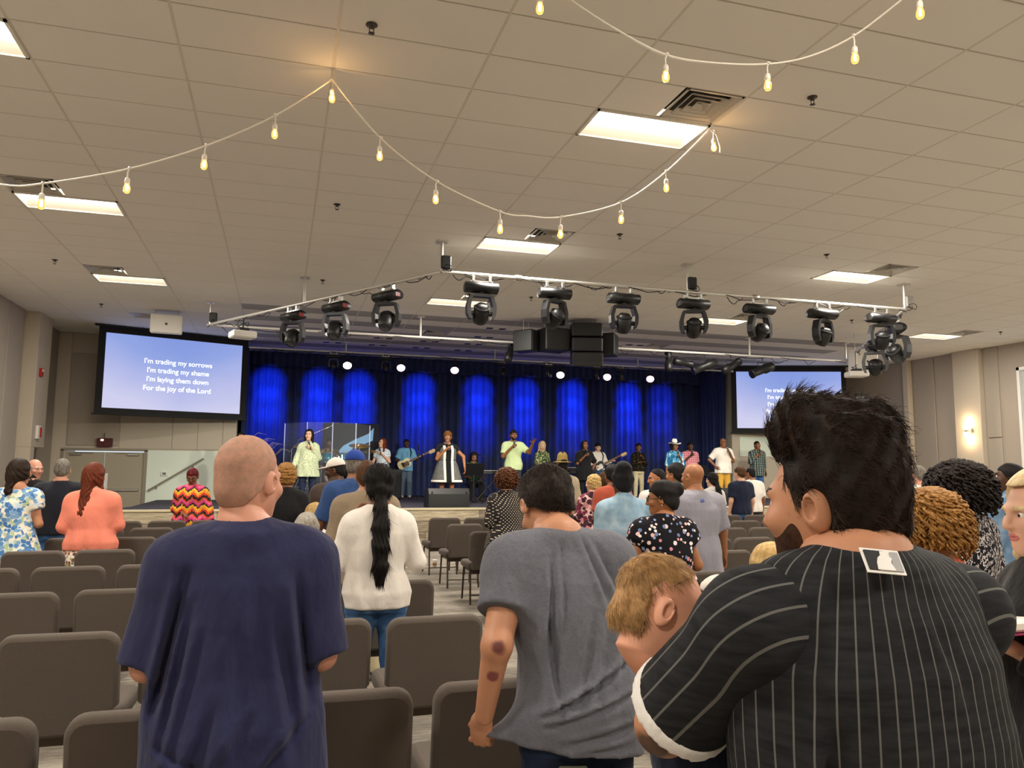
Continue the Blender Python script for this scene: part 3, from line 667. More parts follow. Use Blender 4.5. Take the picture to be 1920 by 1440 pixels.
def make_profile(label, loc, aim, s=1.0):
    t = empty('profile_spotlight', loc, 0, label, 'stage light'); a = Vector(aim).normalized(); R = frame_to(a); c = Vector((0, 0, -.3*s))
    MB().tube([(0, 0, .03), (0, 0, -.1*s)], .014, 8).build('drop_stem', M_black, t); MB().tube([(-.12*s, 0, -.3*s), (-.12*s, 0, -.14*s), (.12*s, 0, -.14*s), (.12*s, 0, -.3*s)], .011*s, 6).build('yoke', M_black, t)
    MB().lathe([(.05*s, -.3*s), (.10*s, -.26*s), (.11*s, -.05*s), (.085*s, 0), (.085*s, .26*s), (.10*s, .27*s), (.10*s, .31*s), (.08*s, .31*s)], 16, T(c, R)).build('barrel', M_black, t)
    MB().lathe([(.08*s, 0), (.001, .01)], 16, T(c+a*.30*s, R)).build('lens', M_dark, t)
    return t
for k, (px, py, aim, s, lab) in enumerate([(956, 625, (.3, .5, .6), .9, 'aimed upward left of the speakers'), (1253, 650, (.2, .4, .9), .9, 'pointing up right of the speakers'), (1280, 690, (1, .1, -.1), .9, 'slung level below the white pipe'), (1322, 690, (-.9, .2, -.35), 1.1, 'tilted beside the level one'), (1370, 665, (.8, .1, .45), 1.0, 'tipped beside the right screen edge'), (1430, 692, (-.9, 0, -.35), 1.15, 'hanging in front of the right screen')]):
    p = on_y(px, py, 17.0); make_profile('black profile spotlight %s' % lab, (p[0], 17.0, TZP), aim, s)
# wash from the front pipe on to the stage
for k in range(8):
    x = 2.2+1.2*k; spot('stage_wash', (x, A[1]-.1, 3.7), (-1.6+2.35*k, 19.6, 1.55), WASH_W, (1.0, .95, .78), 32, .85, .12)
# ------------------------------------------------------------------ hanging loudspeakers
def box_speaker(name, label, loc, size, rz=0, tilt=0, m=M_black, rods=True, cluster=1):
    t = empty(name, loc, rz, label, 'speaker'); w, d, h = size
    for k in range(cluster):
        R = Matrix.Rotation(tilt+.10*k, 3, 'X'); z = -h/cluster*(k+.5)+h/2
        bo = MB().box((0, -.03*k*k*.5, z), (w, d, h/cluster*.985), M=R, b=.02).build('cabinet', m, t)
        MB().box(Vector((0, -.03*k*k*.5, z))+R @ Vector((0, -d/2-.006, 0)), (w*.9, .012, h/cluster*.9), M=R, b=.004).build('grille', mat('speaker_grille', '232325', .7) if m != M_white else mat('white_grille', 'd8d5cd', .6), bo)
        MB().box(Vector((0, -.03*k*k*.5, z))+R @ Vector((0, -d/2-.015, 0)), (.05, .006, .05), M=R, b=.01).build('badge', M_dark, bo)
    if rods:
        for x in (-w*.35, w*.35): MB().tube([(x, 0, h/2-.02), (x, 0, CEIL-loc[2])], .006, 6).build('hanging_rod', M_metal, t)
    return t
box_speaker('line_array', 'tall black three-box line array hanging at centre', (6.55, 16.2, 4.42), (.68, .55, .95), -.25, 0, cluster=3)
box_speaker('hanging_speaker', 'wide black speaker left of the line array', (5.83, 16.4, 4.52), (.62, .5, .52), .15)
box_speaker('hanging_speaker', 'narrow black speaker tilted at the far left of the hanging group', (5.25, 16.6, 4.5), (.34, .5, .5), .75, .0)
box_speaker('hanging_speaker', 'slim black speaker between the wide box and the line array', (6.17, 16.9, 4.6), (.3, .4, .48), -.2)
box_speaker('hanging_speaker', 'black speaker peeking out right of the line array', (7.2, 16.5, 4.5), (.45, .5, .52), -.6)
box_speaker('hanging_speaker', 'white speaker box hanging left above the screen', (-2.5, 18.2, 4.70), (.64, .4, .42), .1, .12, m=M_white)
box_speaker('hanging_speaker', 'white speaker box half hidden behind the right moving lights', (13.6, 15.6, 4.3), (.55, .4, .6), -.2, .1, m=M_white)
def projector(label, loc, rz):
    t = empty('video_projector', loc, rz, label, 'projector'); MB().box((0, 0, 0), (.46, .38, .13), b=.02).build('case', M_white, t)
    MB().lathe([(.06, 0), (.06, .04), (.045, .045)], 16, T((.1, .2, 0), Matrix.Rotation(-PI/2, 3, 'X'))).build('lens', M_black, t)
    MB().tube([(0, 0, .06), (0, 0, TZP-loc[2])], .018, 8).build('pole', M_black, t); MB().box((0, 0, .1), (.2, .2, .06), b=.01).build('mount', M_black, t)
    pts = [(.12*math.cos(a), .05*math.sin(a*1.3), .1+.02*a+.03*math.sin(3*a)) for a in np.linspace(0, 8, 40)]; MB().tube(pts, .007, 5).build('cable', M_black, t)
p = on_leg(457, A, Cc); projector('white video projector under the left pipe', (p[0], p[1], TZP-.36), .3)
p = on_y(1606, 702, 15.5); projector('white video projector under the right end of the rig', (p[0], p[1], p[2]), -.3)
# ------------------------------------------------------------------ projection screens
def screen_mat(name):
    t = NT(name); tc = t.n('ShaderNodeTexCoord'); s = t.sep(tc.outputs['Generated'])
    n = t.noise(tc.outputs['Generated'], 1.6, 3)
    f = t.math('ADD', t.math('ADD', t.math('MULTIPLY', s[2], .75), t.math('MULTIPLY', t.math('ABSOLUTE', t.math('SUBTRACT', s[0], .55)), -.45)), t.math('MULTIPLY', n.outputs['Fac'], .3))
    c = t.ramp(f, [(.05, 'cfcfee'), (.35, 'b3bae9'), (.6, '93a6e4'), (.95, '7c94dc')])
    t.color((.02, .02, .02)); t.l(c, t.b.inputs['Emission Color']); t.b.inputs['Emission Strength'].default_value = .95; t.b.inputs['Roughness'].default_value = .8; return t.m
M_scr = screen_mat('projected_image'); M_txt = mat('projected_text', 'ffffff', .8, emit='f2fbff', estr=1.05)
LINES = ["I'm trading my sorrows", "I'm trading my shame", "I'm laying them down", "For the joy of the Lord"]
def screen(label, pl, pr, zt, zb):
    pl, pr = Vector((pl[0], pl[1], 0)), Vector((pr[0], pr[1], 0)); c = (pl+pr)/2; w = (pr-pl).length; h = zt-zb; rz = math.atan2(pr.y-pl.y, pr.x-pl.x)
    t = empty('projection_screen', (c.x, c.y, zb), rz, label, 'screen')
    MB().box((0, .01, h/2), (w, .01, h)).build('picture', M_scr, t)
    fr = MB(); e = .15
    fr.box((0, .03, -e/2), (w+2*e, .05, e)); fr.box((0, .03, h+e/2), (w+2*e, .05, e))
    for s in (-1, 1): fr.box((s*(w/2+e/2), .03, h/2), (e, .05, h+.001))
    fr.box((0, .05, h/2), (w, .02, h)); fr.build('black_border', M_blackm, t)
    MB().box((0, .03, h+e+.05), (w+2*e+.2, .12, .1), b=.02).build('roller_case', M_black, t); MB().tube([(-w/2-e-.06, .03, -e), (w/2+e+.06, .03, -e)], .022, 8).build('bottom_bar', M_black, t)
    for k, s in enumerate(LINES):
        cu_ = bpy.data.curves.new('lyric', 'FONT'); cu_.body = s; cu_.align_x = 'CENTER'; cu_.size = .172; cu_.extrude = .001; cu_.offset = .0025
        ob = bpy.data.objects.new('lyric_tmp', cu_); COL.objects.link(ob); bpy.context.view_layer.update()
        me = bpy.data.meshes.new_from_object(ob.evaluated_get(bpy.context.evaluated_depsgraph_get())); bpy.data.objects.remove(ob)
        me.materials.clear(); me.materials.append(M_txt); o = link('lyric_line', me, t); o.location = (.06, .002, h-.66-.222*k); o.rotation_euler = (PI/2, 0, 0)
    return t
screen('large projection screen with white song lyrics left of the stage', (-4.12, 20.4), (-1.07, 21.5), 4.80, 2.99)
screen('projection screen with the same lyrics right of the stage, partly hidden', (13.98, 21.72), (17.09, 20.6), 4.80, 2.98)
# ------------------------------------------------------------------ festoon strings
M_cord = mat('white_cord', 'e8e0d2', .5); M_bulb = NT('bulb_glass')
M_bulb.color('ffe0b0'); M_bulb.b.inputs['Transmission Weight'].default_value = .9; M_bulb.b.inputs['Roughness'].default_value = .05; M_bulb.b.inputs['IOR'].default_value = 1.15
M_bulb.b.inputs['Emission Color'].default_value = srgb('ffb45c'); M_bulb.b.inputs['Emission Strength'].default_value = .55; M_bulb = M_bulb.m
M_fil = mat('filament', 'fff0c0', .5, emit='ffd890', estr=40.0)
def festoon(label, pts, bulbs, tails=(), bump=0.0):
    pts = [Vector(p) for p in pts]; o0 = pts[len(pts)//2].copy(); t = empty('festoon_light_string', o0, 0, label, 'string lights')
    # smooth the cord (Catmull-Rom)
    def cr(a, b, c, d, f): return .5*((2*b)+(c-a)*f+(2*a-5*b+4*c-d)*f*f+(3*b-a-3*c+d)*f**3)
    cv = []
    for k in range(len(pts)-1):
        a = pts[max(k-1, 0)]; d = pts[min(k+2, len(pts)-1)]
        for q in range(10): cv.append(cr(a, pts[k], pts[k+1], d, q/10))
    cv.append(pts[-1]); MB().tube([p-o0 for p in cv], .0075, 7).build('cord', M_cord, t)
    for p in bulbs:
        p = Vector(p)-o0; q = random.uniform(-.015, .02)
        b = MB(); b.tube([p, p+Vector((.004, 0, .012))], .015, 8); b.tube([p, p+Vector((q, 0, -.03)), p+Vector((q*.9, 0, -.075))], .006, 6)
        c = p+Vector((q*.9, 0, -.075)); b.lathe([(.008, 0), (.017, -.004), (.021, -.02), (.021, -.045), (.019, -.05)], 12, T(c)); s = b.build('socket', M_cord, t)
        MB().lathe([(.014, -.048), (.02, -.06), (.027, -.085), (.026, -.105), (.018, -.122), (.001, -.13)], 14, T(c)).build('bulb', M_bulb, s)
        MB().tube([c+Vector((-.005, 0, -.06)), c+Vector((-.006, 0, -.105)), c+Vector((.006, 0, -.105)), c+Vector((.005, 0, -.06))], .003, 6).build('filament', M_fil, s)
    for tl in tails: MB().tube([Vector(p)-o0 for p in tl], .006, 6).build('cord_tail', M_cord, t)
    return t
S1 = [(0.30, 6.47, 4.89), (.72, 6.47, 4.43), (1.22, 6.47, 4.10), (1.79, 6.47, 3.89), (2.06, 6.47, 3.875), (2.38, 6.47, 3.90), (2.97, 6.47, 4.10), (3.45, 6.47, 4.46), (3.93, 6.47, 4.95)]
S0 = [(-4.3, 6.47, 4.9), (-3.4, 6.47, 4.1), (-2.7, 6.47, 3.75), (-2.09, 6.47, 3.69), (-1.81, 6.47, 3.73), (-1.22, 6.47, 3.92), (-.67, 6.47, 4.18), (-.15, 6.47, 4.51), (.29, 6.47, 4.89)]
festoon('string of warm bulbs sagging between the ceiling peak and the lit troffer', S1, [S1[k] for k in (1, 2, 3, 5, 6, 7)]+[(3.98, 6.46, 4.93)], tails=[[(3.93, 6.47, 4.95), (4.0, 6.46, 4.9), (4.03, 6.45, 4.78), (4.03, 6.45, 4.72)]])
festoon('string of warm bulbs running off to the upper left', S0, [S0[k] for k in (1, 2, 4, 5, 6, 7, 8)])
q = [(1010, -45, 4.93), (1070, 0, 4.72), (1160, 58, 4.58), (1250, 103, 4.50), (1340, 118, 4.48), (1440, 120, 4.50), (1520, 105, 4.56), (1600, 68, 4.65), (1690, 0, 4.80), (1790, -80, 4.96)]
N1 = [on_z(*v) for v in q]
festoon('nearest string of warm bulbs across the top right', N1, [N1[3], N1[5], N1[7]])
festoon('two warm bulbs hanging at the top edge ends of the nearest string', [N1[0]+np.array([-.35, .12, .05]), N1[0], N1[0]+np.array([.02, 0, 0])], [on_z(1008, -28, 4.8)])
for px, py in ((620, 150), (1335, 240)):
    p = on_y(px, py, 6.47); L = bpy.data.lights.new('festoon_glow', 'POINT'); L.energy = 2.2; L.color = (1, .55, .2); L.shadow_soft_size = .03
    o = bpy.data.objects.new('festoon_glow', L); COL.objects.link(o); o.location = (p[0], 6.44, 4.72)
p = on_z(1722, -18, 4.82); festoon('single warm bulb at the top right corner', [p+np.array([-.3, .1, .02]), p+np.array([-.1, .03, .0]), p], [p])
# ------------------------------------------------------------------ chairs
M_chair = fabric('chair_fabric', '574e46', .95, .08, 220, .5, .004, wrinkle=0); M_leg = mat('chair_frame', '4b4037', .4, .6)
def make_chair():
    t = empty('church_chair', (0, 0, 0)); W = .49
    bk = pillow(.41, W, .46, .065, .065, .02, notch=1); R = T((0, .02, .405), Matrix.Rotation(.14, 3, 'X'))
    bk.v = [tuple(R @ Vector(p)) for p in bk.v]; bk.build('backrest', M_chair, t)
    st = pillow(W, W, .47, .085, .06, .028); R = T((0, .07, .445), Matrix.Rotation(-PI/2, 3, 'X'))
    st.v = [tuple(R @ Vector((p[0], p[1], p[2]))) for p in st.v]; st.build('seat', M_chair, t)
    f = MB(); f.box((0, .31, .385), (.40, .40, .03)); f.box((0, .075, .375), (.43, .025, .05)); f.build('seat_frame', M_leg, t)
    for sx in (-1, 1):
        MB().tube([(sx*.205, .09, .42), (sx*.215, .02, 0)], .0125, 8).build('leg', M_leg, t); MB().tube([(sx*.205, .47, .40), (sx*.215, .52, 0)], .0125, 8).build('leg', M_leg, t)
        MB().tube([(sx*.19, .09, .40), (sx*.19, .02, .55), (sx*.19, -.02, .72)], .011, 6).build('back_upright', M_leg, t)
    MB().tube([(-.213, .035, .11), (.213, .035, .11)], .008, 6).build('stretcher', M_leg, t)
    return t
proto = make_chair(); used = [False]
ROWS = [2.75, 4.03, 5.31, 6.59, 7.80, 9.14, 10.47, 11.78]
def put_chair(x, r, label, rz=0.0, dy=0.0):
    loc = (x, ROWS[r]+dy, 0); g = 'padded church chairs in rows'
    if not used[0]: used[0] = True; proto.location = loc; proto.rotation_euler = (0, 0, rz); tag(proto, label, 'chair', g); return
    dup(proto, loc, rz, label, g)
for r in range(8):
    for c in range(9):
        x = .785-.562*c
        d = np.array([x, ROWS[r], .8])-CO; u = 960+FPX*(d@CR)/(d@CF)
        if u < -130: continue
        put_chair(x, r, 'brown padded chair, left block, %s row ahead, %s from the aisle' % (ORD[r], ORD[c]), random.uniform(-.03, .03), random.uniform(-.03, .03))
for r in range(1, 8):
    for c in range(11):
        x = 2.44+.545*c
        d = np.array([x, ROWS[r], .8])-CO; u = 960+FPX*(d@CR)/(d@CF)
        if u > 1500 or (r == 0): continue
        if r in (2, 3, 4) and c == 0 and False: continue
        put_chair(x, r, 'brown padded chair, middle block, %s row ahead, %s from the aisle' % (ORD[r], ORD[c]), random.uniform(-.03, .03), random.uniform(-.03, .03))
# coffee cup and phone left under an aisle chair
p = on_z(815, 1063, 0); t = empty('paper_cup', (p[0], p[1], 0), 0, 'paper coffee cup on the carpet under the aisle chairs', 'cup')
MB().lathe([(.03, 0), (.04, .10), (.001, .10)], 16).build('cup_body', mat('cup_white', 'd9d2c6', .6), t); MB().lathe([(.043, .1), (.043, .112), (.036, .118), (.001, .118)], 16).build('lid', M_white, t); MB().lathe([(.0345, .03), (.039, .08)], 16).build('sleeve', mat('cup_sleeve', 'a07a52', .8), t)
# ------------------------------------------------------------------ stage gear
def stage_at(px, py, extra=0): p = on_z(px, py, SZ); return p
M_cloth = mottled('riser_cloth', [(.3, '8fb8ae'), (.5, 'a9cfc4'), (.65, 'c2e2d6')], 6, interp='LINEAR')
DX, DY = on_y(622, 880, 20.2)[0], 20.2
t = empty('drum_riser', (DX, DY, SZ), 0, 'low drum riser with pale green front cloth', 'riser')
MB().box((0, 0, .17), (2.3, 2.2, .34), b=.01).build('platform', M_deck, t); MB().box((.15, -1.13, .17), (1.2, .03, .33), b=.01).build('front_cloth', M_cloth, t)
RZ = SZ+.34
M_acr = mat('acrylic', 'dfe9f5', .03, alpha=.035, spec=.5); M_acre = mat('acrylic_edge', 'b9c6ea', .3, alpha=.75)
t = empty('drum_shield', (DX, DY-1.0, RZ), 0, 'clear five-panel acrylic drum shield around the drum kit', 'drum shield')
edges = [(532, 20.0), (574, 19.15), (622, 19.0), (666, 19.15), (692, 20.1)]
pts = [(on_y(px, 860, yy)[0], yy) for px, yy in edges]
for k in range(4):
    (x0, y0), (x1, y1) = pts[k], pts[k+1]; L = math.hypot(x1-x0, y1-y0); R = Matrix.Rotation(math.atan2(y1-y0, x1-x0), 3, 'Z')
    pn = MB().box(((x0+x1)/2-DX, (y0+y1)/2-DY+1.0, .80), (L-.02, .01, 1.6), M=R).build('shield_panel', M_acr, t)
for (x, y) in pts: MB().box((x-DX, y-DY+1.0, .80), (.022, .014, 1.6)).build('panel_hinge', M_acre, t)
M_shell = mat('drum_teal', '1d6e86', .25, .2); M_head = mat('drum_head', 'e6e6e0', .5); M_cym = mat('cymbal_bronze', 'b99a4e', .3, .9)
def drum(name, label, loc, r, h, axis=(0, 0, 1), m=M_shell, legs=True):
    t = empty(name, loc, 0, label, 'drum'); R = frame_to(axis)
    MB().lathe([(r, -h/2), (r, h/2)], 24, T((0, 0, 0), R)).build('shell', m, t)
    for s in (-1, 1): MB().lathe([(r*.97, s*h/2), (r*.97, s*(h/2+.004))], 24, T((0, 0, 0), R)).build('drum_head', M_head, t)
    for s in (-1, 1): MB().lathe([(r+.002, s*h/2-.015), (r+.012, s*h/2-.015), (r+.012, s*h/2+.01), (r+.002, s*h/2+.01)], 24, T((0, 0, 0), R)).build('hoop', M_chrome, t)
    lg = MB()
    for k in range(8):
        a = PI/4*k; lg.box(R @ Vector(((r+.01)*math.cos(a), (r+.01)*math.sin(a), 0)), (.015, .015, h*.6), M=R)
    lg.build('lug', M_chrome, t)
    if legs:
        for k in range(3):
            a = 2*PI*k/3+.5; MB().tube([(r*.95*math.cos(a), r*.95*math.sin(a), 0), (r*1.1*math.cos(a), r*1.1*math.sin(a), RZ-loc[2]+.003)], .009, 6).build('leg', M_chrome, t)
drum('bass_drum', 'teal bass drum facing the audience on the riser', (DX+.1, DY-.35, RZ+.3), .28, .42, (0, 1, 0), legs=True)
drum('tom_drum', 'teal rack tom left of the bass drum', (DX-.14, DY-.45, RZ+.73), .15, .24, (.05, .3, 1)); drum('tom_drum', 'teal rack tom right of the bass drum', (DX+.30, DY-.45, RZ+.73), .155, .25, (-.05, .3, 1))
drum('floor_tom', 'large teal floor tom at the right of the kit', (DX+.72, DY-.1, RZ+.42), .2, .4); drum('snare_drum', 'chrome snare drum left in the kit', (DX-.42, DY-.15, RZ+.6), .175, .14, m=M_chrome)
def cymbal(label, loc, r, h, tilt=.25):
    t = empty('cymbal_stand', loc, 0, label, 'cymbal')
    MB().tube([(0, 0, .02), (0, 0, h)], .011, 8).build('pole', M_chrome, t)
    for k in range(3): a = 2*PI*k/3; MB().tube([(0, 0, .35), (.3*math.cos(a), .3*math.sin(a), .005)], .01, 6).build('leg', M_chrome, t)
    MB().lathe([(.001, .03), (.03, .025), (.05, .01), (r, -.012), (r, -.015), (.05, .006), (.001, .02)], 28, T((0, 0, h), Matrix.Rotation(tilt, 3, 'X'))).build('cymbal', M_cym, t)
cymbal('crash cymbal on a tall stand at the left of the kit', (DX-.75, DY-.3, RZ), .22, 1.05); cymbal('ride cymbal on a stand at the right of the kit', (DX+.62, DY-.55, RZ), .26, 1.08); cymbal('gold cymbal behind the blue capped man', (DX+.95, DY+.15, RZ), .2, .95, -.2)
t = empty('drum_stool', (DX, DY+.45, RZ), 0, 'round black stool under the drummer', 'stool'); MB().lathe([(.16, .42), (.17, .45), (.16, .5), (.001, .5)], 20).build('seat', M_black, t); MB().tube([(0, 0, .01), (0, 0, .43)], .02, 8).build('post', M_chrome, t)
for k in range(3): a = 2*PI*k/3; MB().tube([(0, 0, .2), (.22*math.cos(a), .22*math.sin(a), .008)], .01, 6).build('leg', M_chrome, t)
# blue wave backdrop banner behind the drums
def mic_stand(label, loc, h, boom=None, m=M_dark):
    t = empty('microphone_stand', loc, 0, label, 'mic stand'); MB().tube([(0, 0, .02), (0, 0, h)], .009, 8).build('pole', m, t)
    for k in range(3): a = 2*PI*k/3+.3; MB().tube([(0, 0, .12), (.28*math.cos(a), .28*math.sin(a), .008)], .008, 6).build('leg', m, t)
    if boom is not None:
        e = Vector((0, 0, h))+Vector(boom); MB().tube([Vector((0, 0, h))-Vector(boom)*.25, e], .007, 6).build('boom_arm', m, t)
        MB().lathe([(.012, -.12), (.017, 0), (.024, .02), (.02, .05), (.001, .06)], 12, T(e, frame_to(boom))).build('microphone', M_black, t)
mic_stand('overhead microphone boom stand in front of the drum shield', (DX-.7, DY-.75, RZ), 1.25, (.75, .1, .35), M_chrome); mic_stand('short boom stand left of the drum shield', (DX-1.0, DY-.6, RZ), .95, (.25, -.1, .3), M_chrome)
p = stage_at(783, 937); mic_stand('straight black microphone stand right of the bass player', (p[0], p[1], SZ), 1.35, (.0, .02, .12))
p = stage_at(927, 938); mic_stand('thin boom stand right of the seated keyboard player', (p[0], p[1]-.4, SZ), 1.05, (-.6, .1, .22))
def wedge(label, loc, rz, w=.75):
    t = empty('floor_monitor', loc, rz, label, 'speaker'); out = [(-.3, .0), (.3, .0), (.3, .1), (.08, .42), (-.22, .42), (-.3, .3)]
    MB().prism(out, w, T((0, 0, 0), Matrix.Rotation(PI/2, 3, 'Z'))).build('cabinet', M_black, t)
    d = Vector((.22, 0, .32)).normalized()
    MB().box((0, .205, .268), (w*.9, .012, .34), M=Matrix.Rotation(.59, 3, 'X')).build('grille', mat('speaker_grille', '232325', .7), t)
    for sx in (-1, 1): MB().lathe([(.02, 0), (.02, .01), (.001, .012)], 10, T((sx*w*.42, -.305, .34), Matrix.Rotation(PI/2, 3, 'X'))).build('corner_bolt', M_dark, t)
p = stage_at(838, 951); wedge('black wedge floor monitor at the stage edge below the belted dress singer', (p[0], SY+.42, SZ), PI*0, .92); KIDS and None
p = on_y(1352, 930, 18.4); wedge('black floor monitor on the right of the stage below the white shirt man', (p[0], 18.0, SZ), 0, .8)
def x_stand(t, w, h, m):
    for y in (-.02, .02):
        s = 1 if y > 0 else -1; MB().tube([(-s*w/2, y, .03), (s*w/2, y, h)], .014, 8).build('cross_leg', m, t)
    for sx in (-1, 1): MB().tube([(sx*w/2, -.22, .02), (sx*w/2, .22, .02)], .013, 6).build('foot_bar', m, t); MB().tube([(sx*w/2, -.2, h), (sx*w/2, .2, h)], .013, 6).build('top_bar', m, t)
def keyboard(label, loc, w, h, rz=0, col=M_black, panel=None):
    t = empty('stage_keyboard', loc, rz, label, 'keyboard'); MB().box((0, 0, h+.05), (w, .32, .09), b=.012).build('case', col, t)
    MB().box((0, .06, h+.098), (w*.9, .16, .012), b=.002).build('white_keys', M_white, t)
    b = MB(); n = int(w/.034)
    for k in range(n):
        if k % 7 not in (2, 6): b.box((-w*.45+w*.9*(k+1)/n, .03, h+.108), (.012, .09, .012))
    b.build('black_keys', M_black, t)
    if panel: MB().box((w*.42, -.165, h+.05), (.2, .01, .07)).build('end_cheek', panel, t)
    x_stand(t, w*.55, h, M_dark)
    return t
p = stage_at(890, 938); keyboard('keyboard on a crossed stand with red ends played by the seated man', (p[0], 19.6, SZ), 1.15, .72, 0, M_black, mat('red_cheek', 'c23a2e', .4))
p = on_y(1015, 870, 21.2); keyboard('long dark keyboard played by the blonde woman', (p[0]+.1, 20.3, SZ), 1.35, .82); p = on_y(1085, 880, 20.8); keyboard('second keyboard beside the singer in black', (p[0]-.1, 21.1, SZ), 1.2, .75)
def music_stand(label, loc, h=1.0, rz=0, tilt=.5):
    t = empty('music_stand', loc, rz, label, 'music stand'); MB().tube([(0, 0, .02), (0, 0, h)], .012, 8).build('pole', M_black, t)
    for k in range(3): a = 2*PI*k/3; MB().tube([(0, 0, .2), (.25*math.cos(a), .25*math.sin(a), .008)], .01, 6).build('leg', M_black, t)
    R = Matrix.Rotation(-tilt, 3, 'X'); b = MB(); b.box((0, 0, h+.12), (.52, .012, .34), M=R); b.box(Vector((0, 0, h+.12))+R @ Vector((0, .03, -.17)), (.52, .07, .012), M=R); b.build('desk', M_black, t)
p = on_y(888, 905, 18.6); music_stand('black music stand in front of the seated keyboard player', (p[0], 18.6, SZ), .72, 0, -.5)
p = on_y(1318, 890, 19.5); music_stand('black music stand beside the plaid shirt man', (p[0], 19.5, SZ), .75, .3); p = on_y(1340, 888, 19.9); music_stand('second black music stand left of the white shirt man', (p[0], 19.9, SZ), .7, -.2, .9)
t = empty('piano_stool', (on_y(890, 900, 20.1)[0], 20.25, SZ), 0, 'low black stool under the seated keyboard player', 'stool'); MB().box((0, 0, .45), (.45, .32, .07), b=.02).build('seat', M_black, t)
for sx in (-1, 1):
    for sy in (-1, 1): MB().tube([(sx*.18, sy*.12, .42), (sx*.2, sy*.14, .0)], .012, 6).build('leg', M_black, t)
p = stage_at(745, 937); box_speaker('bass_amplifier', 'black bass amplifier cabinet behind the red-haired singer', (p[0]-.12, 21.9, SZ+.42), (.5, .4, .84), 0, 0, rods=False)
t = empty('stand_banner', (DX+.55, DY+1.1, SZ), 0, 'dark banner with a pale blue wave behind the drums', 'banner')
MB().box((0, 0, 1.35), (1.5, .02, 1.4)).build('cloth', mat('banner_navy', '090b1c', .8), t)
wv = MB(); out = [(-.62, .85), (-.45, 1.15), (-.2, 1.45), (.1, 1.62), (.45, 1.78), (.6, 1.95), (.58, 1.6), (.35, 1.5), (.1, 1.42), (-.15, 1.2), (-.35, .9)]
wv.prism(out, .006, T((0, -.016, 0))).build('wave_print', mat('wave_blue', '7fb4e6', .7), t)
MB().prism([(-.3, 1.0), (.1, 1.15), (.55, .8), (.6, .72), (.1, 1.02), (-.3, .9)], .006, T((0, -.016, 0))).build('wave_print', mat('wave_white', 'cfe2f2', .7), t)
for sx in (-.7, .7): MB().tube([(sx, .02, 0), (sx, .02, 2.05)], .015, 8).build('post', M_dark, t)
# ------------------------------------------------------------------ people: implicit surfaces meshed with surface nets
f4 = np.float32
def surfnet(F, org, h):
    s = F < 0; nx, ny, nz = F.shape
    c = np.zeros((nx-1, ny-1, nz-1), np.int8)
    for i in (0, 1):
        for j in (0, 1):
            for k in (0, 1): c += s[i:nx-1+i, j:ny-1+j, k:nz-1+k]
    act = (c > 0) & (c < 8); ii = np.argwhere(act); n = len(ii)
    idx = np.full(act.shape, -1, np.int32); idx[act] = np.arange(n)
    acc = np.zeros((n, 3), f4); cnt = np.zeros(n, f4)
    cor = [(i, j, k) for i in (0, 1) for j in (0, 1) for k in (0, 1)]
    val = {q: F[ii[:, 0]+q[0], ii[:, 1]+q[1], ii[:, 2]+q[2]] for q in cor}
    for a in cor:
        for ax in range(3):
            if a[ax]: continue
            b = list(a); b[ax] = 1; fa, fb = val[a], val[tuple(b)]; m = (fa < 0) != (fb < 0)
            t = fa[m]/(fa[m]-fb[m]); p = np.tile(np.array(a, f4), (m.sum(), 1)); p[:, ax] += t; acc[m] += p; cnt[m] += 1
    V = (ii+acc/cnt[:, None])*h+np.array(org, f4)
    Q = []
    for ax in range(3):
        o1, o2 = [(1, 2), (2, 0), (0, 1)][ax]
        sl = [slice(None)]*3; sl2 = [slice(None)]*3; sl[ax] = slice(0, -1); sl2[ax] = slice(1, None)
        a, b = s[tuple(sl)], s[tuple(sl2)]; e = np.argwhere(a != b)
        e = e[(e[:, o1] > 0) & (e[:, o2] > 0) & (e[:, o1] < F.shape[o1]-1) & (e[:, o2] < F.shape[o2]-1)]
        ins = a[e[:, 0], e[:, 1], e[:, 2]]
        def cell(d1, d2):
            q = e.copy(); q[:, o1] += d1; q[:, o2] += d2; return idx[q[:, 0], q[:, 1], q[:, 2]]
        quad = np.stack([cell(-1, -1), cell(0, -1), cell(0, 0), cell(-1, 0)], 1); quad[~ins] = quad[~ins][:, ::-1]; Q.append(quad)
    return V, np.concatenate(Q)
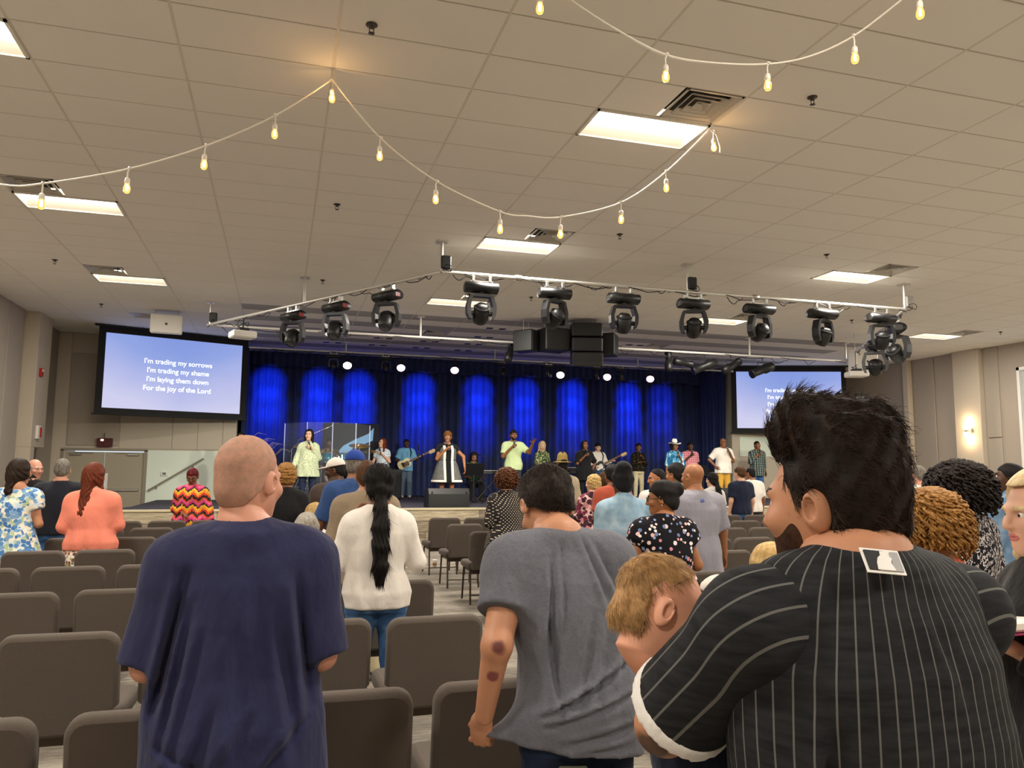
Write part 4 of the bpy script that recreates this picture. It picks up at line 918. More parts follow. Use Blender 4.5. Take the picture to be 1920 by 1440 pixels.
class Vol:
    """a block of space sampled at pitch h; shapes are blended into it"""
    def __init__(s, lo, hi, h):
        s.h = h; s.lo = np.array(lo, f4); n = np.ceil((np.array(hi)-np.array(lo))/h).astype(int)+1
        s.ax = [(s.lo[a]+h*np.arange(n[a])).astype(f4) for a in range(3)]; s.F = np.full(n, 9.0, f4)
    def sl(s, lo, hi, pad):
        r = []
        for a in range(3):
            i = int(max(0, math.floor((lo[a]-pad-s.lo[a])/s.h))); j = int(min(len(s.ax[a]), math.ceil((hi[a]+pad-s.lo[a])/s.h)+1)); r.append(slice(i, max(j, i)))
        return tuple(r)
    def pts(s, q): return s.ax[0][q[0]][:, None, None], s.ax[1][q[1]][None, :, None], s.ax[2][q[2]][None, None, :]
    def put(s, q, d, k, mode='add'):
        if d.size == 0: return
        A = s.F[q]
        if mode == 'add':
            if k > 0: h = np.maximum(k-np.abs(A-d), 0)/k; s.F[q] = np.minimum(A, d)-h*h*k*.25
            else: s.F[q] = np.minimum(A, d)
        else:
            d = -d
            if k > 0: h = np.maximum(k-np.abs(A-d), 0)/k; s.F[q] = np.maximum(A, d)+h*h*k*.25
            else: s.F[q] = np.maximum(A, d)
    def cap(s, a, b, ra, rb, k=.03, mode='add', flat=False, sq=None):
        a, b = np.array(a, f4), np.array(b, f4); R = max(ra, rb); q = s.sl(np.minimum(a, b)-R, np.maximum(a, b)+R, k+.03); X, Y, Z = s.pts(q)
        if X.size == 0 or Y.size == 0 or Z.size == 0: return
        d = b-a; L2 = float(d@d)+1e-9; L = math.sqrt(L2)
        t = ((X-a[0])*d[0]+(Y-a[1])*d[1]+(Z-a[2])*d[2])/L2; tc = np.clip(t, 0, 1)
        r = np.sqrt((X-a[0]-tc*d[0])**2+(Y-a[1]-tc*d[1])**2+(Z-a[2]-tc*d[2])**2)-(ra+(rb-ra)*tc)
        if flat: r = np.maximum(r, (t-1)*L)
        s.put(q, r, k, mode)
    def ell(s, c, r, k=.02, mode='add', M=None, disp=None):
        c = np.array(c, f4); r = np.array(r, f4); R = float(r.max()); q = s.sl(c-R, c+R, k+.03); X, Y, Z = s.pts(q)
        if X.size == 0 or Y.size == 0 or Z.size == 0: return
        x, y, z = X-c[0], Y-c[1], Z-c[2]
        if M is not None: M = np.array(M, f4); x, y, z = M[0, 0]*x+M[1, 0]*y+M[2, 0]*z, M[0, 1]*x+M[1, 1]*y+M[2, 1]*z, M[0, 2]*x+M[1, 2]*y+M[2, 2]*z
        k0 = np.sqrt((x/r[0])**2+(y/r[1])**2+(z/r[2])**2); k1 = np.sqrt((x/r[0]**2)**2+(y/r[1]**2)**2+(z/r[2]**2)**2)
        d = k0*(k0-1)/(k1+1e-6)
        if disp is not None: d = d+disp(X, Y, Z)
        s.put(q, d, k, mode)
    def stack(s, keys, z0, z1, k=.03, n=2.3, off=0.0, mode='add', fold=None):
        """keys rows (z, cx, cy, rx, ry): elliptical sections up the body"""
        K = np.array(keys, f4); zk = K[:, 0]; rm = float(max(K[:, 3].max(), K[:, 4].max()))+off
        lo = (float((K[:, 1]-K[:, 3]).min())-off, float((K[:, 2]-K[:, 4]).min())-off, z0); hi = (float((K[:, 1]+K[:, 3]).max())+off, float((K[:, 2]+K[:, 4]).max())+off, z1)
        q = s.sl(lo, hi, k+.04); X, Y, Z = s.pts(q)
        if X.size == 0 or Y.size == 0 or Z.size == 0: return
        z = Z.ravel(); g = lambda c: np.interp(z, zk, K[:, c]).astype(f4)[None, None, :]
        cx, cy, rx, ry = g(1), g(2), g(3)+off, g(4)+off
        x, y = np.abs(X-cx)/rx, np.abs(Y-cy)/ry
        d = ((x**n+y**n)**(1/n)-1)*np.minimum(rx, ry)
        if fold is not None: d = d+fold(X, Y, Z)
        d = np.maximum(d, np.maximum(z0-Z, Z-z1)); s.put(q, d, k, mode)
    def crease(s, a, b, w, amp):
        a, b = np.array(a, f4), np.array(b, f4); q = s.sl(np.minimum(a, b), np.maximum(a, b), 3*w); X, Y, Z = s.pts(q)
        if X.size == 0 or Y.size == 0 or Z.size == 0: return
        d = b-a; L2 = float(d@d)+1e-9; t = np.clip(((X-a[0])*d[0]+(Y-a[1])*d[1]+(Z-a[2])*d[2])/L2, 0, 1)
        r2 = (X-a[0]-t*d[0])**2+(Y-a[1]-t*d[1])**2+(Z-a[2]-t*d[2])**2
        s.F[q] += (amp*np.sin(np.pi*np.clip(t*.86+.07, 0, 1))**.5*np.exp(-r2/(w*w))).astype(f4)
    def fold2(s, a, b, w, amp, side=-1):
        """cloth fold running from a to b given in (x, z), pressed through the back (side -1) or front surface"""
        a, b = np.array(a, f4), np.array(b, f4); X, Y, Z = s.pts((slice(None),)*3); d = b-a; L2 = float(d@d)+1e-9
        x, z = X[:, 0, :], Z[:, 0, :]; t = np.clip(((x-a[0])*d[0]+(z-a[1])*d[1])/L2, 0, 1); r = np.sqrt((x-a[0]-t*d[0])**2+(z-a[1]-t*d[1])**2)
        sgn = ((x-a[0])*d[1]-(z-a[1])*d[0]); nn = math.sqrt(L2); o = sgn/nn
        g = np.exp(-(r/w)**2)-.75*np.exp(-((o-1.6*w)**2+np.maximum(r-np.abs(o), 0)**2)/(w*w))
        g = amp*g*np.sin(np.pi*np.clip(t*.9+.05, 0, 1))**.6; m = (Y*side > -.03).astype(f4)
        s.F += (g[:, None, :]*m).astype(f4)
    def cut(s, fn): X, Y, Z = s.pts((slice(None),)*3); s.F = np.maximum(s.F, fn(X, Y, Z)).astype(f4)
    def bumps(s, amp, fr, seed=0):
        X, Y, Z = s.pts((slice(None),)*3); r = np.random.RandomState(seed); D = 0
        for k in range(5):
            w = r.randn(3); w = w/np.linalg.norm(w)*fr*(.7+.25*k); D = D+np.sin(X*w[0]+Y*w[1]+Z*w[2]+r.rand()*6)/(1+.35*k)
        s.F += (amp*D*.5).astype(f4)
    def mesh(s): return surfnet(s.F, s.lo, s.h)
def mk(name, V, Q, m, parent, attr=None):
    me = bpy.data.meshes.new(name); n = len(V); f = len(Q)
    me.vertices.add(n); me.vertices.foreach_set('co', np.asarray(V, f4).ravel()); me.loops.add(f*4); me.loops.foreach_set('vertex_index', np.asarray(Q, np.int32).ravel())
    me.polygons.add(f); me.polygons.foreach_set('loop_start', np.arange(f, dtype=np.int32)*4); me.update(calc_edges=True)
    me.polygons.foreach_set('use_smooth', np.ones(f, bool))
    for q in (m if isinstance(m, (list, tuple)) else [m]): me.materials.append(q)
    if attr is not None:
        a = me.attributes.new('stripe', 'FLOAT', 'POINT'); a.data.foreach_set('value', np.asarray(attr, f4))
    return link(name, me, parent)
# --- head, in its own frame: centre of the skull at 0, face towards +Y
_HC = {}
def head_vol(h, jaw=1.0, ear=True):
    v = Vol((-.12, -.14, -.24), (.12, .16, .16), h)
    v.ell((0, -.018, .038), (.076, .098, .088), .0); v.ell((0, .030, -.035), (.060*jaw, .068, .085), .05); v.ell((0, .062, -.100), (.030*jaw, .030, .026), .04)
    v.cap((0, -.028, -.06), (0, -.038, -.11), .050*jaw, .048*jaw, .05)
    v.ell((0, .082, .022), (.052, .016, .012), .02)
    for s in (-1, 1):
        v.ell((s*.031, .094, .004), (.018, .016, .013), .012, 'sub'); v.ell((s*.045, .068, -.025), (.022, .022, .018), .025)
        if ear:
            M = np.array(Matrix.Rotation(s*-.35, 3, 'Z') @ Matrix.Rotation(-.15, 3, 'X'))
            v.ell((s*.081, -.012, -.008), (.010, .022, .034), .008, M=M); v.ell((s*.087, -.005, -.004), (.006, .011, .018), .004, 'sub', M=M)
    v.cap((0, .094, .012), (0, .112, -.028), .008, .0125, .012); v.ell((0, .100, -.032), (.018, .011, .009), .008)
    v.ell((0, .088, -.060), (.026, .012, .007), .008); v.ell((0, .087, -.070), (.022, .012, .007), .008); v.ell((0, .101, -.0650), (.022, .008, .0015), .004, 'sub')
    return v
def head_mesh(h, jaw=1.0):
    key = (h, jaw)
    if key not in _HC:
        V, Q = head_vol(h, jaw).mesh(); c = V[Q].mean(1)
        lip = ((c[:, 0]/.025)**2+((c[:, 2]+.065)/.0125)**2 < 1) & (c[:, 1] > .075)
        brow = (np.abs(np.abs(c[:, 0])-.032) < .02) & (np.abs(c[:, 2]-.024-.004*np.cos((np.abs(c[:, 0])-.03)*60)) < .0055) & (c[:, 1] > .06)
        mi = np.zeros(len(Q), np.int32); mi[lip] = 1; mi[brow] = 2
        # eyeballs
        ev = Vol((-.02, -.02, -.02), (.02, .02, .02), .003); ev.ell((0, 0, 0), (.0125, .0125, .0105), 0); EV, EQ = ev.mesh(); ec = EV[EQ].mean(1)
        em = np.where((ec[:, 1] > .0075) & (ec[:, 0]**2+ec[:, 2]**2 < .0058**2), 4, 3)
        for s in (-1, 1):
            n = len(V); V = np.concatenate([V, EV+np.array([s*.031, .0778, .004], f4)]); Q = np.concatenate([Q, EQ+n]); mi = np.concatenate([mi, em])
        _HC[key] = (V, Q, mi)
    return _HC[key]
# --- hands: wrist at 0, fingers along +X, palm facing -Z, thumb on +Y
_HD = {}
def hand_mesh(pose, h=.0065):
    if (pose, h) in _HD: return _HD[(pose, h)]
    v = Vol((-.06, -.09, -.09), (.24, .11, .08), h)
    v.cap((-.05, 0, 0), (.01, 0, 0), .026, .025, .02); v.ell((.05, .0, 0), (.052, .040, .017), .02); v.ell((.02, .022, -.006), (.03, .018, .016), .015)
    curl = {'open': .12, 'relaxed': .45, 'fist': 1.35, 'grip': 1.15}[pose]
    for k, (y, L, x0) in enumerate(((.030, .075, .092), (.010, .085, .098), (-.011, .078, .095), (-.030, .062, .086))):
        sp = .12*(1.5-k) if pose == 'open' else .02*(1.5-k); p = np.array([x0, y, 0.]); a = 0
        for seg, f in enumerate((.45, .32, .23)):
            a += curl*(.75 if seg == 0 else 1.0); q = p+L*f*np.array([math.cos(a)*math.cos(sp), math.sin(sp), -math.sin(a)]); v.cap(p, q, .0098-.0012*seg, .0092-.0012*seg, .005); p = q
    if pose in ('fist', 'grip'): T1 = [(.025, .03, -.012), (.062, .045, -.03), (.088, .022, -.045)]
    elif pose == 'open': T1 = [(.02, .03, -.004), (.05, .07, -.01), (.075, .095, -.012)]
    else: T1 = [(.02, .03, -.006), (.055, .052, -.016), (.085, .054, -.022)]
    v.cap(T1[0], T1[1], .013, .011, .012); v.cap(T1[1], T1[2], .011, .009, .004)
    _HD[(pose, h)] = v.mesh(); return _HD[(pose, h)]
EYEW = mat('eye_white', 'e6e2da', .3); EYED = mat('eye_dark', '1a100b', .2); 
SKINS = {'fair': ('cf9c82', 'bd8069'), 'tan': ('c08a69', 'a46c50'), 'pink': ('cc957d', 'bb7a63'), 'brown': ('8a5a3c', '6f452c'), 'dark': ('553524', '3f261a'), 'mid': ('a66f4a', '8a5737'), 'light': ('d8aa90', 'c79078')}
LIPS = {'fair': 'b9655a', 'tan': 'a65c4c', 'pink': 'b5655a', 'brown': '6d3a30', 'dark': '472520', 'mid': '87473a', 'light': 'bd6a62'}
ARMS = {  # elbow and wrist relative to the shoulder, for the right side (+x), body 1.75 m tall
    'down': ((.06, -.03, -.28), (.07, .03, -.53)), 'clasp': ((.07, -.02, -.27), (-.10, .20, -.33)), 'fold': ((.07, .02, -.26), (-.12, .18, -.20)),
    'mic': ((.08, .06, -.26), (-.10, .20, -.04)), 'mic2': ((.10, .10, -.25), (-.13, .19, -.01)), 'key': ((.06, .06, -.27), (.02, .30, -.28)), 'hip': ((.19, -.07, -.23), (.06, .06, -.42)),
    'bass_neck': ((.10, .06, -.26), (.25, .22, -.20)), 'bass_body': ((.12, .04, -.26), (-.03, .20, -.36)), 'reach': ((.14, .16, -.18), (.20, .38, -.02)), 'low': ((.10, .03, -.27), (.17, .12, -.50)), 'book': ((.06, .05, -.27), (-.06, .26, -.20))}
PEOPLE = {}
def person(label, px=None, top=None, d=None, Y=None, H=None, z0=0.0, rz=0.0, skin='fair', w=1.0, fem=False, belly=0.0, lean=(0, 0), head=(0, 0, 0), hs=1.0, hy=0.0, jaw=1.0,
           arms=('down', 'down'), hands=('relaxed', 'relaxed'), topw=None, bot=None, hair=None, hat=None, extra=None, sit=False, res=.016, shoe='2a2725', pos=None, dx=0.0, neck=0.0, arm_w=1.0, marks=(), hres=None, shx=0.0):
    # place: the pixel gives a direction, the row or stage position gives the distance
    if pos is None:
        if d is None:
            r = ray(px, 880); d = Y/r[1]
        c = at_d(px, top if top else 880, d); pos = (c[0]+dx, c[1], z0)
        if H is None: H = (c[2]-z0)/(1.0) + (.43 if sit else 0)
    s = H/1.75*1.0
    t = empty('person', pos, rz, label, 'person'); PEOPLE[label] = t
    sd = -.43 if sit else 0.0
    key = 'skin_'+skin
    SK = skinmat(key if not marks else key+str(len(PEOPLE)), *SKINS[skin], marks=marks); LP = mat('lip_'+skin, LIPS[skin], .45)
    lx, ly = lean
    def bend(z):
        f = max(0.0, (z-.95)/.55); return lx*f**1.25, ly*f**1.25
    if fem: base = [(.78, .15, .105), (.92, .178, .12), (1.06, .138, .10), (1.20, .150, .115), (1.30, .152, .106), (1.37, .122, .088), (1.425, .080, .068), (1.47, .052, .053), (1.54, .047, .049)]; SHX, SHZ, AR = .150, 1.355, .90
    else: base = [(.78, .15, .105), (.93, .165, .118), (1.08, .152, .108), (1.22, .170, .118), (1.32, .172, .112), (1.39, .140, .095), (1.445, .092, .075), (1.49, .060, .060), (1.55, .056, .056)]; SHX, SHZ, AR = .178, 1.375, 1.0
    SHX += shx
    def tz(z): return (z+sd)*s
    def keys(extra_w=0.0, flare=0.0, belly_=belly, waist=1.0, hemz=None):
        out = []
        for z, rx, ry in base:
            bx, by = bend(z); b = belly_*math.exp(-((z-1.05)/.16)**2); bust = (.022 if fem else 0)*math.exp(-((z-1.27)/.06)**2)
            ww = w if z < 1.45 else (1+(w-1)*.35)
            fl = flare*max(0, (1.25-z))
            out.append((tz(z), bx*s, (by+b*.75+bust*.8)*s, (rx*ww+extra_w+fl+b*.35)*s, (ry*(1+(ww-1)*.8)+extra_w+fl+b*.75+bust)*s))
        return out
    BK = keys()
    sh = []
    for sg in (-1, 1):
        bx, by = bend(SHZ); sh.append(np.array([(sg*SHX*(1+(w-1)*.9)+bx)*s, by*s, tz(SHZ)]))
    arm = []
    for k, sg in enumerate((-1, 1)):
        a = arms[k]; a = ARMS[a] if isinstance(a, str) else a
        e = sh[k]+np.array([sg*a[0][0], a[0][1], a[0][2]])*s; wr = sh[k]+np.array([sg*a[1][0], a[1][1], a[1][2]])*s; arm.append((sh[k], e, wr))
    if sit: legs = [(np.array([sg*.09, .0, .50])*s, np.array([sg*.12, .42, .48])*s, np.array([sg*.12, .42, .085])*s) for sg in (-1, 1)]
    else: legs = [(np.array([sg*.085*w, .0, .90])*s, np.array([sg*.10*w, .015, .49])*s, np.array([sg*.11*w, -.015, .085])*s) for sg in (-1, 1)]
    allp = [p for a in arm for p in a]+[p for l in legs for p in l]
    bx, by = bend(1.5); hc = np.array([bx*s*1.0, (by+.028+hy)*s, tz(1.62+neck)])
    RX = max(k[3] for k in BK)+.12; lo = np.minimum(np.min(allp, 0), [-RX, -.28*s, 0])-.09; hi = np.maximum(np.max(allp, 0), [RX, .28*s, tz(1.56)])+.09
    lo = np.minimum(lo, [min(k[1]-k[3] for k in BK)-.12, min(k[2]-k[4] for k in BK)-.12, -.02]); hi = np.maximum(hi, [max(k[1]+k[3] for k in BK)+.12, max(k[2]+k[4] for k in BK)+.12, tz(1.58)+.03])
    lo[2] = -.02
    # body
    v = Vol(lo, hi, res)
    v.stack(BK, tz(.80), tz(1.49), .03, 2.2)
    nb = np.array([bend(1.46)[0]*s, (bend(1.46)[1]-.01)*s, tz(1.44)])
    yaw, pit, til = head; HR = Matrix.Rotation(yaw, 3, 'Z') @ Matrix.Rotation(-pit, 3, 'X') @ Matrix.Rotation(til, 3, 'Y'); HRn = np.array(HR); hsc = s**.5*hs
    nr = (.052 if fem else .060)*jaw*s; hb = hc+HRn @ np.array([0, -.030, -.075])*hsc
    v.cap(nb, hb, nr*1.06, nr*.94, .05)
    trap = [(nb+np.array([0, -.012, .02])*s, nb+(sh[k]-nb)*.62+np.array([0, -.005, .012])*s) for k in (0, 1)]
    for q in trap: v.cap(q[0], q[1], .050*s, .044*s, .05)
    aw = arm_w*AR*(1+(w-1)*.7)
    for k in (0, 1):
        a, e, wr = arm[k]; v.cap(a, a+np.array([0, 0, -.01]), .058*s*aw, .055*s*aw, .05); v.cap(a, e, .052*s*aw, .043*s*aw, .045); v.cap(e, wr, .042*s*aw, .027*s*aw, .02)
        h_, kn, an = legs[k]; lw = s*(1+(w-1)*.7)
        v.cap(h_, kn, .085*lw, .055*lw, .05); v.cap(kn, an, .054*lw, .036*lw, .02); v.cap(an, an+np.array([0, .10*s, -.035*s]), .036*s, .03*s, .02)
    V, Q = v.mesh(); mi = np.zeros(len(Q), np.int32)
    # head
    hr = hres or (.006 if res > .012 else .004)
    HV, HQ, HM = head_mesh(hr, jaw)
    hv = (HV*hsc) @ HRn.T + hc
    n = len(V); V = np.concatenate([V, hv]); Q = np.concatenate([Q, HQ+n]); mi = np.concatenate([mi, HM])
    # hands
    for k, sg in enumerate((-1, 1)):
        if hands[k] is None: continue
        pose = hands[k] if isinstance(hands[k], str) else hands[k][0]
        PV, PQ = hand_mesh(pose, .0065 if res > .012 else .005)
        a, e, wr = arm[k]; x = Vector(wr-e).normalized()
        pn = Vector(hands[k][1]) if not isinstance(hands[k], str) else (Vector((-sg, 0, 0)) if abs(x.z) > .6 else Vector((0, .2, -1)))
        z = -(pn-x*pn.dot(x)).normalized(); y = z.cross(x); M = np.array([x, y, z], f4).T
        P = PV.copy()
        want = Vector((0, 1, 0.3)) if abs(x.z) > .6 else Vector((0, 0, 1))
        if y.dot(want) < 0: P[:, 1] *= -1; PQ = PQ[:, ::-1]
        pv = (P*s*.98) @ M.T + wr; n = len(V); V = np.concatenate([V, pv]); Q = np.concatenate([Q, PQ+n]); mi = np.concatenate([mi, np.zeros(len(PQ), np.int32)])
    hm = hair['m'] if hair else M_dark
    body = mk('body', V, Q, [SK, LP, hm if hair and hair.get('brow', 1) else SK, EYEW, EYED], t); body.data.polygons.foreach_set('material_index', mi); body.data.update()
    info = dict(s=s, sd=sd, arm=arm, legs=legs, hc=hc, HR=HRn, hsc=hsc, keys=keys, tz=tz, bend=bend, lo=lo, hi=hi, aw=aw, res=res, t=t, sh=sh, BK=BK)
    # trousers or skirt
    if bot:
        v = Vol(lo-.02, hi+.02, res); kind = bot.get('kind', 'trousers'); ez = bot.get('fit', .014)
        if kind == 'trousers':
            zt = bot.get('waist', 1.02)
            v.stack(keys(ez), tz(.80), tz(zt), .03, 2.2)
            for k in (0, 1):
                h_, kn, an = legs[k]; lw = s*(1+(w-1)*.7); hemf = bot.get('hem', 1.0)
                v.cap(h_, kn, (.085+ez)*lw, (.058+ez)*lw, .04); an2 = kn+(an-kn)*hemf+np.array([0, 0, -.03*s if hemf == 1 else 0]); v.cap(kn, an2, (.058+ez)*lw, (.045+ez)*lw, .02, flat=True)
        else:
            hz = bot.get('hem', .45); fl = bot.get('flare', .25); zt = bot.get('waist', 1.06); kk = keys(ez)
            top_r = [np.interp(tz(zt), [q[0] for q in kk], [q[c] for q in kk]) for c in (1, 2, 3, 4)]
            hip = [np.interp(tz(.92), [q[0] for q in kk], [q[c] for q in kk]) for c in (1, 2, 3, 4)]
            ks = [(tz(hz), hip[0], hip[1], hip[2]+fl*(.92-hz)*s, hip[3]+fl*(.92-hz)*s), (tz(.92), hip[0], hip[1], hip[2]+.005, hip[3]+.005), (tz(zt), top_r[0], top_r[1], top_r[2], top_r[3])]
            nf = bot.get('folds', 9)
            v.stack(ks, tz(hz), tz(zt), .01, 2.1, fold=lambda X, Y, Z: (.011*s*np.clip((tz(1.0)-Z)/(.4*s), 0, 1)*np.sin(nf*np.arctan2(Y, X))).astype(f4))
        V, Q = v.mesh(); mk(bot.get('name', 'trousers' if kind == 'trousers' else 'skirt'), V, Q, bot['m'], t)
    # upper garment
    if topw:
        v = Vol(lo-.03, hi+.03, res); ez = topw.get('fit', .016); hz = topw.get('hem', .90); kk = keys(ez, topw.get('flare', .06)); nz = topw.get('neck', 1.462)
        if topw.get('skirt'):
            hz2 = topw['skirt']; b0 = kk[1]; ex = topw.get('sflare', .22)*(0.92-hz2)*s; kk = [(tz(hz2), b0[1], b0[2], b0[3]+ex, b0[4]+ex)]+kk[1:]; hz = hz2
        elif hz < .80:
            b0 = kk[1]; kk = [(tz(hz-.05), b0[1], b0[2], b0[3]+.01, b0[4]+.01)]+kk[1:]
        sd_ = random.random()*6
        am = topw.get('folds', .0055)
        fold = lambda X, Y, Z: (am*s*(np.sin(11*Z/s+7*X/s+sd_)+.7*np.sin(19*Z/s-13*X/s+5*Y/s+sd_)+.9*np.sin(9*np.arctan2(Y, X)+6*Z/s+sd_)*np.clip((tz(1.2)-Z)/(.3*s), 0, 1))).astype(f4)
        v.stack(kk, tz(hz), tz(nz), .0, 2.3, fold=fold)
        for q in trap: v.cap(q[0]+np.array([0, 0, -.02])*s, q[1], (.046*s+ez), (.044*s+ez), .04)
        sl = topw.get('sleeve', .5)
        if sl > 0:
            for k in (0, 1):
                a, e, wr = arm[k]; q = s*aw; sf = topw.get('sfit', .016)
                if sl <= 1:
                    v.cap(a, a+(e-a)*.08, .060*q+sf, .060*q+sf, .06); v.cap(a, a+(e-a)*sl, .056*q+sf, (.052*q+sf+.006), .05, flat=True)
                else:
                    v.cap(a, a+(e-a)*.1, .058*q+sf, .058*q+sf, .06); v.cap(a, e, .055*q+sf, .047*q+sf, .045); v.cap(e, e+(wr-e)*(sl-1), .047*q+sf, .034*q+sf, .015, flat=True)
        elif topw.get('strap', 1):
            for k in (0, 1): v.cap(sh[k]*np.array([.75, 1, 1])+np.array([0, 0, .015*s]), sh[k]*np.array([.75, 1, 1])-np.array([0, 0, .2*s]), .06*s, .06*s, .05)
        if topw.get('collar'):
            v.cap(nb+np.array([0, .01, .015*s]), nb+np.array([0, .0, .045*s]), .080*s, .074*s, .02)
        if topw.get('fn'): topw['fn'](v, info)
        # neck opening
        if topw.get('open', True):
            v.cap(hb, nb+np.array([0, .004, .010])*s, nr*1.0, nr*topw.get('nr', 1.14), .008, 'sub')
        if am and res < .012 and topw.get('bump', 1): v.bumps(.002, 40, 3)
        V, Q = v.mesh(); info['top'] = mk(topw.get('name', 'shirt'), V, Q, topw['m'], t)
        if topw.get('over'):
            o = topw['over']; v = Vol(lo-.04, hi+.04, res); v.stack(keys(ez+.012, .05), tz(o.get('hem', .9)), tz(1.44), 0, 2.3)
            ww_ = o.get('gap', .06)
            v.cut(lambda X, Y, Z: (ww_*s-np.abs(X) + 0*Y+0*Z) if o.get('front', 1) > 0 else 9*(Y < -5)+0*X-1+0*Z) if o.get('gap') else None
            V, Q = v.mesh(); mk(o.get('name', 'vest'), V, Q, o['m'], t)
    # shoes
    if shoe:
        for k in (0, 1):
            an = legs[k][2]; v = Vol(an+np.array([-.07, -.10, -.12])*s, an+np.array([.07, .24, .06])*s, max(.008, res*.7))
            v.ell(an+np.array([0, .065, -.045])*s, np.array([.046, .135, .045])*s, .01); v.cap(an+np.array([0, -.015, -.04])*s, an+np.array([0, -.015, .0])*s, .043*s, .042*s, .03)
            v.cut(lambda X, Y, Z: (.002-Z)+0*X+0*Y); V, Q = v.mesh(); mk('shoe', V, Q, mat('shoe_'+shoe, shoe, .5), t)
    if hair: make_hair(hair, info, hr)
    if hat: make_hat(hat, info)
    if extra: extra(info)
    return info
def strands(V, Q, n, L, r, flow, lift=.25, seed=1, keep=None, wave=0.0):
    """fine hair fibres rooted on a surface and combed along flow(p); returns verts and quads"""
    rg = np.random.RandomState(seed); A = V[Q[:, 0]]; B = V[Q[:, 1]]; C = V[Q[:, 2]]; D = V[Q[:, 3]]; N = np.cross(C-A, D-B); N /= (np.linalg.norm(N, axis=1, keepdims=True)+1e-9)
    q = rg.randint(0, len(Q), n); a, b = rg.rand(n, 1), rg.rand(n, 1); P = (A[q]*(1-a)+B[q]*a)*(1-b)+(D[q]*(1-a)+C[q]*a)*b; N = N[q]
    if keep is not None: m = keep(P); P, N = P[m], N[m]; n = len(P)
    d = flow(P)+rg.randn(n, 3)*.16; d -= N*(d*N).sum(1, keepdims=True); d /= (np.linalg.norm(d, axis=1, keepdims=True)+1e-9)
    l = L*rg.uniform(.5, 1.2, (n, 1)); K = 5; side = np.cross(d, N); rings = []; ph = rg.rand(n, 1)*6
    for k in range(K):
        f = k/(K-1); c = P-N*.002+d*l*f+N*l*(lift*f*(1.25-f))+side*wave*l*np.sin(ph+f*5); rr = r*(1-.75*f)
        for j in range(3): an = 2*PI*j/3; rings.append(c+(N*math.cos(an)+side*math.sin(an))*rr)
    R = np.stack(rings, 1).reshape(n, K, 3, 3); VV = R.reshape(-1, 3).astype(f4); base = (np.arange(n)*K*3)[:, None]; F_ = []
    for k in range(K-1):
        for j in range(3): F_.append(np.concatenate([base+k*3+j, base+k*3+(j+1) % 3, base+(k+1)*3+(j+1) % 3, base+(k+1)*3+j], 1))
    return VV, np.concatenate(F_)
def tohead(V, info): return (np.asarray(V, f4)*info['hsc']) @ info['HR'].T + info['hc']
